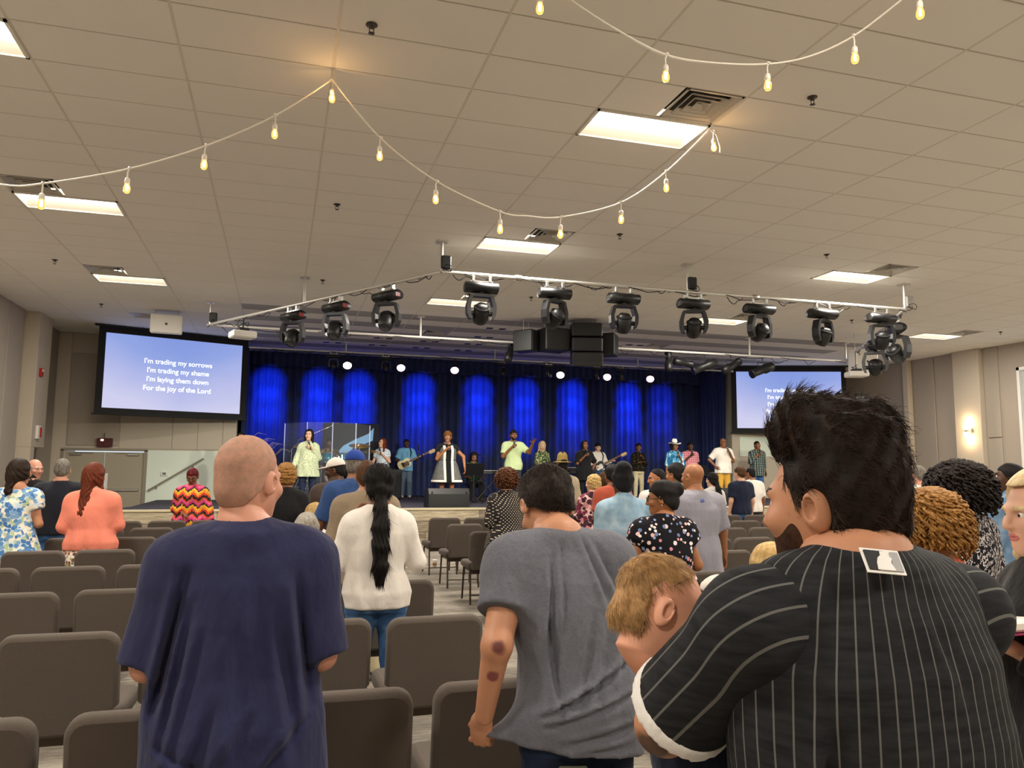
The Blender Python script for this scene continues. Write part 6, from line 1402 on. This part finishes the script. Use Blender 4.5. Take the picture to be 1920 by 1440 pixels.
A('young woman in a blue floral dress with a low dark ponytail at far left', 38, 863, 8.75, H=1.66, skin='tan', fem=True, topw=SH(m=fl_blue, fit=.014, skirt=.52, sflare=.30, sleeve=.45, sfit=.03, neck=1.40, name='dress', open=False), bot=None, hair=dict(style='long', m=H_dbrown, len=.20, spread=.062, tip=.6, sidelen=.2), head=(-.5, .05, 0), arms=('down', 'clasp'), shoe='b58a6c')
A('bald smiling man behind the floral dress woman, face turned right', 64, 867, 11.4, H=1.68, skin='pink', head=(-1.9, .1, 0), rz=-.4, topw=SH(m=black, sleeve=.6, collar=1), hair=dict(style='balding', m=H_grey))
A('man in a black polo shirt with short grey hair facing the door', 118, 860, 10.1, H=1.68, skin='pink', w=1.18, belly=.04, topw=SH(m=polo, fit=.022, hem=.86, sleeve=.7, collar=1, flare=.04, name='polo_shirt'), bot=tr(jeans), hair=dict(style='short', m=H_salt, thick=.007, bump=.001), arms=('clasp', 'clasp'))
A('woman in a coral sweater and floral skirt with long auburn hair', 178, 877, 8.7, H=1.62, skin='light', fem=True, w=1.28, topw=SH(m=coral, fit=.024, hem=.84, sleeve=1.9, sfit=.02, flare=.06, folds=.006, name='sweater'), bot=dict(m=fl_skirt, kind='skirt', hem=.35, flare=.12), hair=dict(style='long', m=H_red, len=.38, spread=.07, tip=.7, sidelen=.5, thick=.02), head=(-.45, 0, 0), arms=('clasp', 'fold'))
A('woman with red cropped hair in a bright zigzag blouse facing the camera', 362, 883, 12.7, H=1.57, rz=PI-.12, skin='brown', fem=True, w=1.22, topw=SH(m=chevron('print_chevron'), fit=.03, hem=.72, sleeve=1.85, sfit=.03, flare=.14, name='blouse'), bot=tr(black), hair=dict(style='short', m=H_burg, thick=.012, front=.05), head=(0, .45, 0), arms=('low', 'clasp'), extra=lambda i: glasses(i, G_black), res=.014)
A('woman with brown curls in a black polka dot blouse', 950, 890, 8.72, H=1.60, skin='light', fem=True, w=1.15, topw=SH(m=dots, fit=.024, hem=.74, sleeve=1.85, flare=.08, name='blouse'), bot=tr(black), hair=dict(style='curly', m=H_curl, r=(.12, .125, .11), low=-.13, bump=.007, fr=150, ringlets=(260, .011, .006, .07)), arms=('clasp', 'clasp'))
A('man in a tan fedora and beige shirt near the stage', 1055, 861, 11.4, H=1.80, skin='dark', topw=SH(m=F('cloth_beige', 'b7a78c'), fit=.024, sleeve=1.9, collar=1), hair=dict(style='buzz', m=H_black), hat=dict(kind='fedora', m=F('hat_olive', '9b8348'), band=black), arms=('clasp', 'clasp'))
A('short blonde-haired woman in a pink and dark floral blouse', 1112, 897, 10.1, H=1.53, skin='light', fem=True, w=1.12, topw=SH(m=fl_pink, fit=.024, sleeve=1.8, hem=.75, flare=.06, name='blouse'), bot=tr(black), hair=dict(style='curly', m=H_blond, r=(.098, .11, .098), low=-.10, bump=.004, fr=110), head=(.5, .1, 0), arms=('mic', 'clasp'))
A('person with a brown bob in a teal top behind the floral blouse', 1133, 893, 11.5, H=1.56, skin='light', fem=True, topw=SH(m=teal, sleeve=1.8), hair=dict(style='curly', m=H_brown, r=(.10, .115, .105), low=-.14, bump=.002, fr=60), arms=('clasp', 'clasp'))
A('dark-haired person in a rust shirt left of the denim jacket', 1149, 876, 8.75, H=1.66, skin='brown', topw=SH(m=rust, fit=.03, sleeve=.8), hair=dict(style='short', m=H_black, thick=.02), arms=('clasp', 'clasp'))
A('woman in a light denim jacket with a black head wrap', 1168, 865, 6.25, H=1.62, skin='dark', fem=True, w=1.26, topw=SH(m=denim, fit=.03, hem=.82, sleeve=1.9, sfit=.022, collar=1, flare=.05, folds=.006, name='denim_jacket'), bot=tr(black), hair=dict(style='wrap', m=F('wrap_black', '0f0e12')), arms=('clasp', 'clasp'), res=.013)
A('woman with a dark bun and glasses in a black floral sleeveless blouse', 1243, 908, 4.9, H=1.52, skin='mid', fem=True, w=1.24, topw=SH(m=fl_black, fit=.028, hem=.70, sleeve=.28, sfit=.035, flare=.16, folds=.006, name='blouse'), bot=tr(black), hair=dict(style='bun', m=H_black, c=(.035, -.115, .06), r=(.06, .055, .06)), head=(.95, .1, 0), arms=(((.10, -.02, -.26), (-.02, .22, -.2)), ((.10, -.02, -.26), (-.06, .22, -.25))), res=.0115, hres=.005, extra=lambda i: (glasses(i, G_black), [MB().lathe([(.001, -.006), (.007, 0), (.001, .008)], 8, T(Vector(np.array([sx*.088, -.01, -.05])*i['hsc'] @ i['HR'].T+i['hc']))).build('earring', M_chrome, i['t']) for sx in (-1, 1)]) and None)
A('bald man in a lavender-grey shirt with a small blue collar mark', 1301, 872, 6.3, H=1.67, skin='mid', w=1.20, topw=SH(m=lav, fit=.028, hem=.72, sleeve=.88, sfit=.024, collar=1, flare=.08, folds=.005), bot=tr(charcoal), head=(.35, 0, 0), jaw=1.1, arms=('down', 'low'), res=.012, extra=lambda i: MB().prism([(-.02, 0), (.02, 0), (.012, .03), (0, .012), (-.012, .03)], .003, T((.0, -.142, 1.395*i['s']), Matrix.Rotation(-.25, 3, 'X'))).build('collar_mark', mat('mark_blue', '4a5fb0', .8), i['t']))
A('man in profile with brown skin beyond the floral blouse', 1232, 880, 8.8, H=1.62, skin='mid', head=(1.4, .1, 0), topw=SH(m=offw, sleeve=.8, collar=1), hair=dict(style='short', m=H_black, thick=.006, front=.1))
A('dark-haired person in a white t-shirt behind the bald lavender man', 1268, 868, 7.6, H=1.68, skin='mid', w=1.05, topw=SH(m=white, sleeve=.6, fit=.024), hair=dict(style='short', m=H_black, thick=.016), head=(.5, 0, 0))
A('girl with a long black ponytail in a pale grey t-shirt', 1336, 890, 11.4, H=1.57, skin='light', fem=True, topw=SH(m=offw, fit=.03, hem=.92, sleeve=.7, sfit=.02), bot=tr(jeans), hair=dict(style='ponytail', m=H_black, len=.45, tz=.03), head=(.2, 0, 0))
A('young man with brown hair in a navy t-shirt', 1388, 877, 12.7, H=1.68, skin='light', topw=SH(m=navy2, fit=.026, hem=.86, sleeve=.75, sfit=.02), bot=tr(jeans), hair=dict(style='short', m=H_brown, thick=.02, bump=.004), head=(.2, .1, 0))
A('man in a white polo shirt beside the navy t-shirt', 1408, 881, 13.6, H=1.68, skin='brown', w=1.1, topw=SH(m=white, fit=.026, hem=.84, sleeve=.8, collar=1, sfit=.022, name='polo_shirt'), hair=dict(style='buzz', m=H_black), head=(.3, .1, 0))
A('blonde person in a green top seated just beyond the jersey man', 1462, 965, 3.05, sit=True, H=1.68, skin='light', fem=True, topw=SH(m=F('cloth_olive', '8b9440'), sleeve=1.8, fit=.022), hair=dict(style='long', m=H_blond, len=.26, spread=.085, tip=.9, thick=.022, h=.006), arms=('clasp', 'clasp'), pos=(on_y(1460, 960, 3.0)[0], 3.05, 0), res=.013)
A('woman with big golden spiral curls in a coral sleeveless top', 1737, 930, 2.36, H=1.54, skin='mid', fem=True, w=1.10, topw=SH(m=coral2, fit=.016, hem=.82, sleeve=0, name='sleeveless_top', neck=1.47), bot=tr(black), hair=dict(style='curly', m=H_gold, r=(.115, .12, .10), c=(.0, -.05, .03), low=-.18, bump=.006, fr=150, h=.005, ringlets=(420, .010, .0045, .10)), arms=('clasp', 'down'), res=.0105, extra=lambda i: MB().box((0, -.098, 1.40*i['s']), (.008, .006, .07), b=.002).build('zip', M_metal, i['t']))
A('woman with voluminous black curls in a black and white dashed top', 1797, 872, 3.65, H=1.64, skin='brown', fem=True, w=1.12, topw=SH(m=dash, fit=.022, hem=.7, sleeve=1.85, name='blouse'), bot=tr(black), hair=dict(style='curly', m=H_bcurl, r=(.185, .165, .135), c=(0, -.03, .03), low=-.20, bump=.010, fr=110, ringlets=(420, .012, .006, .10)), arms=('clasp', 'clasp'), res=.012)
A('dark-skinned woman with a bun in a mid-blue denim jacket', 1893, 866, 4.95, H=1.68, skin='dark', fem=True, w=1.15, topw=SH(m=dden, fit=.03, hem=.85, sleeve=1.9, sfit=.022, collar=1, name='denim_jacket'), bot=tr(black), hair=dict(style='bun', m=H_black, c=(0, -.13, .045), r=(.05, .05, .05)), head=(.75, -.25, 0), arms=('clasp', 'clasp'), res=.012)
bl = A('older blonde woman in black reading an open magenta book at right edge', 1962, 890, 1.80, H=1.60, rz=1.15, skin='light', fem=True, w=1.1, topw=SH(m=black, fit=.03, hem=.84, sleeve=1.9, sfit=.025, name='jacket'), bot=dict(m=spots('print_magenta', '6b1540', ['c9a0b0', '8f3a5c'], 60, .2, 0.2), kind='skirt', hem=.3, flare=.1), hair=dict(style='long', m=H_lblond, len=.17, spread=.09, tip=.9, thick=.02, fwd=.02), head=(.15, .1, 0), arms=(((.05, -.02, -.26), (-.05, .18, -.15)), ((.05, -.02, -.26), (-.05, .18, -.15))), res=.011, hres=.0045)
A('grey-haired man in white far away by the right wall', 1722, 864, 8.8, H=1.70, skin='pink', topw=SH(m=white, sleeve=.7), hair=dict(style='short', m=H_salt, thick=.008))
# ------------------------------------------------------------------ on stage
def S(label, px, top, H, **k):
    d = (SZ+H-CZ)/((884.0-top)/FPX) if 'Y' not in k else None
    if d: d = min(max(d, 18.2), 23.5); r = ray(px, 880); k['Y'] = min(d*r[1], 22.9)
    k.setdefault('rz', PI); k.setdefault('res', .015); return person(label, px, None, H=H, z0=SZ, **k)
S('singer in a pale floral top at far left of the stage, mostly hidden', 449, 809, 1.66, skin='tan', fem=True, topw=SH(m=stagefl, sleeve=.9), bot=tr(jeans), hair=dict(style='long', m=H_black, len=.2), arms=('down', 'mic'), Y=19.6)
i = S('singer with long black hair in a sage patterned tunic and dark jeans', 577, 812, 1.72, skin='light', fem=True, w=1.10, belly=.05, topw=SH(m=sage, fit=.026, hem=.66, sleeve=1.85, sfit=.018, flare=.08, name='tunic'), bot=tr(djeans), hair=dict(style='long', m=H_black, len=.34, spread=.085, tip=.9, thick=.022), arms=('mic', 'low'), hands=('grip', 'relaxed'), head=(-.25, 0, 0), Y=18.35); mic('microphone held by the singer in the sage tunic', i, 0)
def drummer(i): MB().tube([Vector((sx, .0, .02))*1 + Vector(i['hc']) for sx in (-.095, -.09, -.06, 0, .06, .09, .095)] , .009, 6).build('headphone_band', M_black, i['t'])
person('drummer with headphones in a brown patterned shirt behind the shield', 608, 816, Y=DY+.45, H=1.70, z0=RZ-.0, rz=PI, sit=True, skin='dark', topw=SH(m=camo, sleeve=.7, fit=.02), bot=tr(charcoal), hair=dict(style='buzz', m=H_black), arms=('key', 'key'), hands=('grip', 'grip'), head=(0, .2, 0), pos=(DX-.05, DY+.47, RZ+.0))
i = S('red-haired singer in a white floral t-shirt with a microphone', 716, 828, 1.64, skin='light', fem=True, topw=SH(m=stagefl, fit=.02, hem=.95, sleeve=.5, name='t_shirt'), bot=tr(jeans), hair=dict(style='long', m=H_red, len=.30, spread=.075, thick=.016), arms=('mic', 'low'), hands=('grip', 'relaxed'), head=(-.5, -.1, 0), rz=PI-.4); mic('microphone held by the red-haired singer', i, 0)
bassman = S('bass player in a sky blue polo and grey trousers', 761, 829, 1.72, skin='dark', topw=SH(m=ltblue, fit=.03, hem=.80, sleeve=.8, sfit=.022, collar=1, flare=.06, name='polo_shirt'), bot=tr(slate, fit=.022), hair=dict(style='buzz', m=H_black), arms=(((.11, .05, -.25), (.22, .24, -.14)), ((.12, .03, -.26), (-.02, .21, -.34))), hands=('grip', 'grip'), shoe='d9d4cc', extra=lambda i: glasses(i, G_black))
def dress_extra(i):
    s = i['s']
    for sx in (-1, 1):
        b = MB(); b.box((sx*.095*s, .0, .0), (.01, .01, .01)); 
    v = Vol(i['lo']-.04, i['hi']+.04, .014); kk = i['keys'](.036, .06); b0 = kk[1]; ex = .28*.38*s; kk = [(i['tz'](.56), b0[1], b0[2], b0[3]+ex, b0[4]+ex)]+kk[1:]
    v.stack(kk, i['tz'](.56), i['tz'](1.40), 0, 2.3); v.cut(lambda X, Y, Z: .085*s-np.abs(X)+0*Y+0*Z); V, Q = v.mesh(); mk('tweed_side_panel', V, Q, tweed, i['t'])
    v = Vol(i['lo']-.05, i['hi']+.05, .014); kk = i['keys'](.046, .06); b0 = kk[1]; kk = [(i['tz'](.54), b0[1], b0[2], b0[3]+ex, b0[4]+ex)]+kk[1:]
    v.stack(kk, i['tz'](.54), i['tz'](1.42), 0, 2.3); v.cut(lambda X, Y, Z: np.maximum(.062*s-np.abs(X), np.abs(X)-.125*s)+0*Y+0*Z); v.cut(lambda X, Y, Z: -Y+0*X+0*Z); V, Q = v.mesh(); mk('white_front_band', V, Q, white, i['t'])
    v = Vol(i['lo']-.05, i['hi']+.05, .014); v.stack(kk, i['tz'](.54), i['tz'](.60), 0, 2.3); v.cut(lambda X, Y, Z: .07*s-np.abs(X)+0*Y+0*Z); V, Q = v.mesh(); mk('white_hem', V, Q, white, i['t'])
    v = Vol(i['lo']-.05, i['hi']+.05, .012); v.stack(i['keys'](.05), i['tz'](1.06), i['tz'](1.085), 0, 2.3); V, Q = v.mesh(); mk('belt', V, Q, black, i['t']); glasses(i, M_metal)
i = S('lead singer in a black, grey and white belted dress', 838, 817, 1.74, skin='mid', fem=True, w=1.20, topw=SH(m=black, fit=.018, skirt=.52, sflare=.2, sleeve=.35, neck=1.44, name='dress'), bot=None, hair=dict(style='short', m=hairmat('hair_copper_brown', '4a2812', '8a5a2c', 80, (1, 1, 1)), thick=.028, nape=-.15, bump=.006), arms=(((.22, .02, -.20), (.24, .08, -.46)), 'mic'), hands=('relaxed', 'grip'), head=(-.35, 0, 0), Y=18.3, extra=dress_extra, shoe='c9b35a'); mic('microphone held by the singer in the belted dress', i, 1)
S('seated keyboard player with dark locs in a green leaf shirt', 888, 844, 1.72, sit=True, skin='brown', topw=SH(m=gleaf, sleeve=.8, fit=.024), bot=tr(black), hair=dict(style='long', m=H_black, len=.22, spread=.085, thick=.02), arms=('key', 'key'), hands=('relaxed', 'relaxed'), head=(0, .45, 0), Y=20.2, pos=(on_y(888, 880, 20.2)[0], 20.22, SZ))
i = S('bearded worship leader in a pale green t-shirt with one hand raised', 962, 811, 1.83, skin='brown', w=1.08, topw=SH(m=ltgreen, fit=.026, hem=.80, sleeve=.75, sfit=.022, flare=.04, name='t_shirt'), bot=tr(charcoal), hair=dict(style='short', m=H_black, thick=.014, beard=1), arms=(((.16, .14, -.16), (.17, .40, .06)), 'mic'), hands=(('open', (0, 1, .2)), 'grip'), Y=18.5, shoe='15161a'); mic('microphone held by the leader in the pale green t-shirt', i, 1)
S('blonde keyboard player in a leaf print blouse', 1016, 829, 1.64, skin='light', fem=True, topw=SH(m=leafy, sleeve=1.7, fit=.024, name='blouse'), bot=tr(black), hair=dict(style='long', m=H_lblond, len=.27, spread=.085, thick=.02), head=(0, .4, 0), arms=('key', 'key'), Y=20.75)
i = S('singer in a black dress with a white cord and microphone', 1096, 833, 1.63, skin='brown', fem=True, w=1.08, topw=SH(m=black, fit=.026, hem=.62, sleeve=.9, sfit=.03, flare=.1, name='dress'), bot=tr(black), hair=dict(style='long', m=H_black, len=.30, spread=.08, thick=.016), arms=('hip', 'mic'), hands=('relaxed', 'grip'), Y=19.2); mic('microphone held by the singer in the black dress', i, 1)
guitman = S('guitarist in a white shirt beside the singer in black', 1121, 849, 1.66, skin='light', topw=SH(m=white, sleeve=1.8, fit=.026), bot=tr(jeans), hair=dict(style='short', m=H_black, thick=.018), arms=(((.11, .05, -.25), (.20, .25, -.18)), ((.12, .03, -.26), (-.02, .21, -.34))), hands=('grip', 'grip'), Y=21.7, head=(0, .25, 0))
i = S('singer in a sheer black jacket and beige trousers', 1197, 833, 1.66, skin='brown', fem=True, topw=SH(m=sheer, sleeve=1.8, fit=.026, hem=.88, name='jacket'), bot=tr(cream), hair=dict(style='bun', m=H_black, c=(0, -.1, .06)), arms=('mic', 'fold'), hands=('grip', 'relaxed'), head=(-.3, 0, 0)); mic('microphone held by the singer in the sheer jacket', i, 0)
i = S('woman in a white cowboy hat and blue tie-dye blouse', 1265, 834, 1.64, skin='brown', fem=True, w=1.05, topw=SH(m=tdye, sleeve=1.2, sfit=.035, fit=.03, hem=.75, flare=.1, name='blouse'), bot=tr(jeans), hair=dict(style='curly', m=H_bcurl, r=(.115, .115, .11), low=-.12), hat=dict(kind='cowboy', m=F('hat_white', 'e8e4dc'), band=offw, name='cowboy_hat'), arms=('mic', 'low'), hands=('grip', 'relaxed'), Y=18.9); mic('microphone held by the woman in the cowboy hat', i, 0)
i = S('singer in a pink plaid shirt near the music stand', 1294, 841, 1.70, skin='dark', w=1.12, belly=.03, topw=SH(m=plr, sleeve=.8, fit=.026, collar=1), bot=tr(charcoal), hair=dict(style='buzz', m=H_black), arms=('clasp', 'mic'), hands=('relaxed', 'grip'), Y=20.6); mic('microphone held by the pink plaid man', i, 1)
i = S('bald man in a white shirt and mustard trousers on stage right', 1356, 831, 1.78, skin='brown', w=1.12, topw=SH(m=white, fit=.032, hem=.78, sleeve=.82, sfit=.026, flare=.06), bot=tr(khaki, fit=.022), arms=('mic', 'hip'), hands=('grip', 'relaxed'), Y=19.3, extra=lambda i: glasses(i, G_black), jaw=1.06, hair=dict(style='buzz', m=H_black, front=.3, beard=0)); mic('microphone held by the man in mustard trousers', i, 0)
i = S('man in a dark plaid shirt at the far right of the stage', 1420, 838, 1.76, skin='brown', w=1.08, topw=SH(m=pld, sleeve=1.6, fit=.03, hem=.72, flare=.05), bot=tr(jeans), arms=('down', 'mic'), hands=('relaxed', 'grip'), Y=20.2, hair=dict(style='buzz', m=H_black)); mic('microphone held by the dark plaid man', i, 1)
# ------------------------------------------------------------------ baby, guitars, book
tj = jer['t']; bx, by = tj.location.x, tj.location.y
def baby():
    c = at_d(1243, 1150, 1.42); t = empty('baby', (c[0], c[1], .0), 0, 'sleeping baby with light brown hair resting on the jersey man\'s arm', 'baby'); hc = np.array([0, 0, c[2]]); sc = .80
    HR = Matrix.Rotation(-1.85, 3, 'Z') @ Matrix.Rotation(-.25, 3, 'Y') @ Matrix.Rotation(-.35, 3, 'X'); HRn = np.array(HR)
    b = np.array([.07, .05, c[2]-.15]); lo = np.array([-.2, -.15, c[2]-.5]); hi = np.array([.32, .25, c[2]+.02]); v = Vol(lo, hi, .008)
    v.ell(b, (.075, .07, .07), 0); v.ell(b+np.array([.03, .0, -.12]), (.08, .075, .09), .04); v.cap(b+np.array([.02, 0, -.18]), b+np.array([.02, -.09, -.24]), .045, .036, .03); v.cap(b+np.array([.02, -.09, -.24]), b+np.array([.02, -.10, -.33]), .034, .026, .02); v.cap(b+np.array([-.03, .03, .02]), b+np.array([-.04, .07, -.06]), .03, .024, .03)
    V, Q = v.mesh(); HV, HQ, HM = head_mesh(.004); HV = HV*sc*np.array([1.04, .96, .98], f4); k = np.clip((-HV[:, 2]-.08)/.1, 0, 1)[:, None]; hv = HV @ HRn.T+hc; hv = hv*(1-k)+k*((HV*.3)+b)
    n = len(V); V = np.concatenate([V, hv]); Q = np.concatenate([Q, HQ+n]); mi = np.concatenate([np.zeros(n*0+len(Q)-len(HQ), np.int32), HM])
    o = mk('body', V, Q, [skinmat('skin_baby', 'e0a487', 'd08d70'), mat('lip_baby', 'c97868', .5), skinmat('skin_baby', 'e0a487'), EYEW, EYED], t); o.data.polygons.foreach_set('material_index', mi)
    v = Vol((-.16, -.18, -.16), (.16, .16, .2), .004); v.ell((0, -.020, .040), (.0782, .0995, .0898), 0); v.ell((0, -.035, -.02), (.0745, .085, .08), .02); v.cut(lambda X, Y, Z: (-.06-Z)+0*X+0*Y); v.cut(lambda X, Y, Z: Y+.045-1.0*np.clip(Z-.02, 0, .07)+0*X)
    for s in (-1, 1): v.ell((s*.085, -.008, -.012), (.022, .028, .04), .008, 'sub')
    v.bumps(.002, 80, 2); V, Q = v.mesh(); SV, SQ = strands(V, Q, 5200, .030, .0009, lambda P: np.array([[0, .5, -.6]])+0*P, .2); mk('hair_fibres', (SV*sc) @ HRn.T+hc, SQ, hairmat('hair_baby_fine', '8a6640', 'caa676', 60, (1, 1, 1), .5, 0, .001), t)['kind'] = 'stuff'; mk('hair', (V*sc) @ HRn.T+hc, Q, hairmat('hair_baby', '8a6238', 'c09560', 60, (1, .3, 1), .5, .4, .003), t)
    v = Vol(lo-.02, hi+.02, .008); v.ell(b+np.array([0, 0, -.02]), (.088, .083, .075), 0); v.ell(b+np.array([.03, 0, -.12]), (.095, .09, .10), .04); v.cap(b+np.array([.02, 0, -.18]), b+np.array([.02, -.095, -.26]), .06, .05, .03); V, Q = v.mesh(); mk('romper', V, Q, navy2, t)
baby()
def guitar(label, info, col, pick, L, pxdir):
    t0 = info['t']; M = Matrix.Translation(t0.location) @ Matrix.Rotation(t0.rotation_euler[2], 4, 'Z'); s = info['s']
    a = Vector((.07, .24, 1.02))*s; hd = Vector((-.62, .30, 1.36))*s; d = (hd-a).normalized(); y = Vector((0, -1, 0)); y = (y-d*y.dot(d)).normalized(); z = d.cross(y); R = Matrix((d, y, z)).transposed()
    t = empty('electric_guitar', M @ a, 0, label, 'guitar'); W = M.to_3x3() @ R; X = T((0, 0, 0), W)
    out = []
    for an in np.linspace(0, 2*PI, 41)[:-1]:
        r = .17*(1+.22*math.cos(2*an)-.10*math.cos(4*an)); out.append((r*math.cos(an)*1.05-.02, r*math.sin(an)*.92))
    MB().prism(out, .045, X).build('body', col, t); MB().prism([(x*.55+.02, z*.6-.03) for x, z in out], .004, X @ T((0, -.025, 0))).build('pickguard', pick, t) if True else None
    MB().box(X @ Vector((.45, -.018, 0)), (.62, .022, .05), M=W).build('neck', mat('maple_neck', '6a3f22', .5), t)
    MB().prism([(.75, -.03), (.80, -.045), (.95, -.05), (.97, -.01), (.93, .03), (.78, .03)], .018, X @ T((0, -.012, 0))).build('headstock', mat('headstock', 'd8b27a', .5), t)
    b = MB()
    for k in range(4): b.box(X @ Vector((.80+.04*k, -.012, -.062)), (.02, .012, .03), M=W)
    b.build('tuner', M_chrome, t); st = MB()
    for k in range(4): st.tube([X @ Vector((-.10, -.032, -.018+.012*k)), X @ Vector((.78, -.034, -.014+.009*k))], .0012, 4)
    st.build('strings', M_chrome, t)
    MB().tube([M @ (Vector((-.10, .10, 1.10))*s)-t.location, M @ (Vector((-.13, .15, 1.36))*s)-t.location, M @ (Vector((-.10, .06, 1.475))*s)-t.location, M @ (Vector((.02, -.12, 1.40))*s)-t.location, M @ (Vector((.16, -.05, 1.15))*s)-t.location, M @ (Vector((.17, .14, 1.05))*s)-t.location], .018, 6).build('strap', M_black, t)
guitar('cream bass guitar held by the man in the blue polo', bassman, mat('guitar_cream', 'e3d7a6', .3), mat('pick_brown', '4a2a20', .4), 1, 1); guitar('electric guitar held by the guitarist in white', guitman, mat('guitar_dark', '20252c', .3), mat('pick_white', 'dcdcd4', .4), 1, 1)
# open book held by the blonde woman
hw = (Vector(bl['arm'][0][2])+Vector(bl['arm'][1][2]))/2; MW = Matrix.Translation(bl['t'].location) @ Matrix.Rotation(bl['t'].rotation_euler[2], 4, 'Z'); c = MW @ (hw+Vector((0, .07, .03)))
t = empty('open_book', c, bl['t'].rotation_euler[2], 'open book with a magenta cover held by the blonde woman', 'book')
R = Matrix.Rotation(-.12, 3, 'X')
for s in (-1, 1):
    b = MB(); b.box((s*.115, 0, .02), (.23, .30, .004), M=R @ Matrix.Rotation(-s*.10, 3, 'Y')); b.build('cover', mat('cover_magenta', '8d1a4c', .5), t)
    b = MB(); b.box((s*.108, 0, .038), (.215, .28, .028), M=R @ Matrix.Rotation(-s*.10, 3, 'Y'), b=.006); b.build('page_block', mat('paper', 'e9e2d6', .8), t)

c = at_d(1338, 1094, 1.36); t = empty('burp_cloth', c, 0, 'white cloth peeking over the jersey man\'s left shoulder', 'cloth')
v = Vol((-.09, -.05, -.06), (.09, .06, .05), .006); v.ell((0, 0, 0), (.026, .022, .011), 0, M=np.array(Matrix.Rotation(-.35, 3, 'Y'))); v.cap((.01, .01, 0), (.015, .02, -.03), .010, .008, .02); v.bumps(.003, 70, 3); V, Q = v.mesh(); mk('cloth', V, Q, white, t)
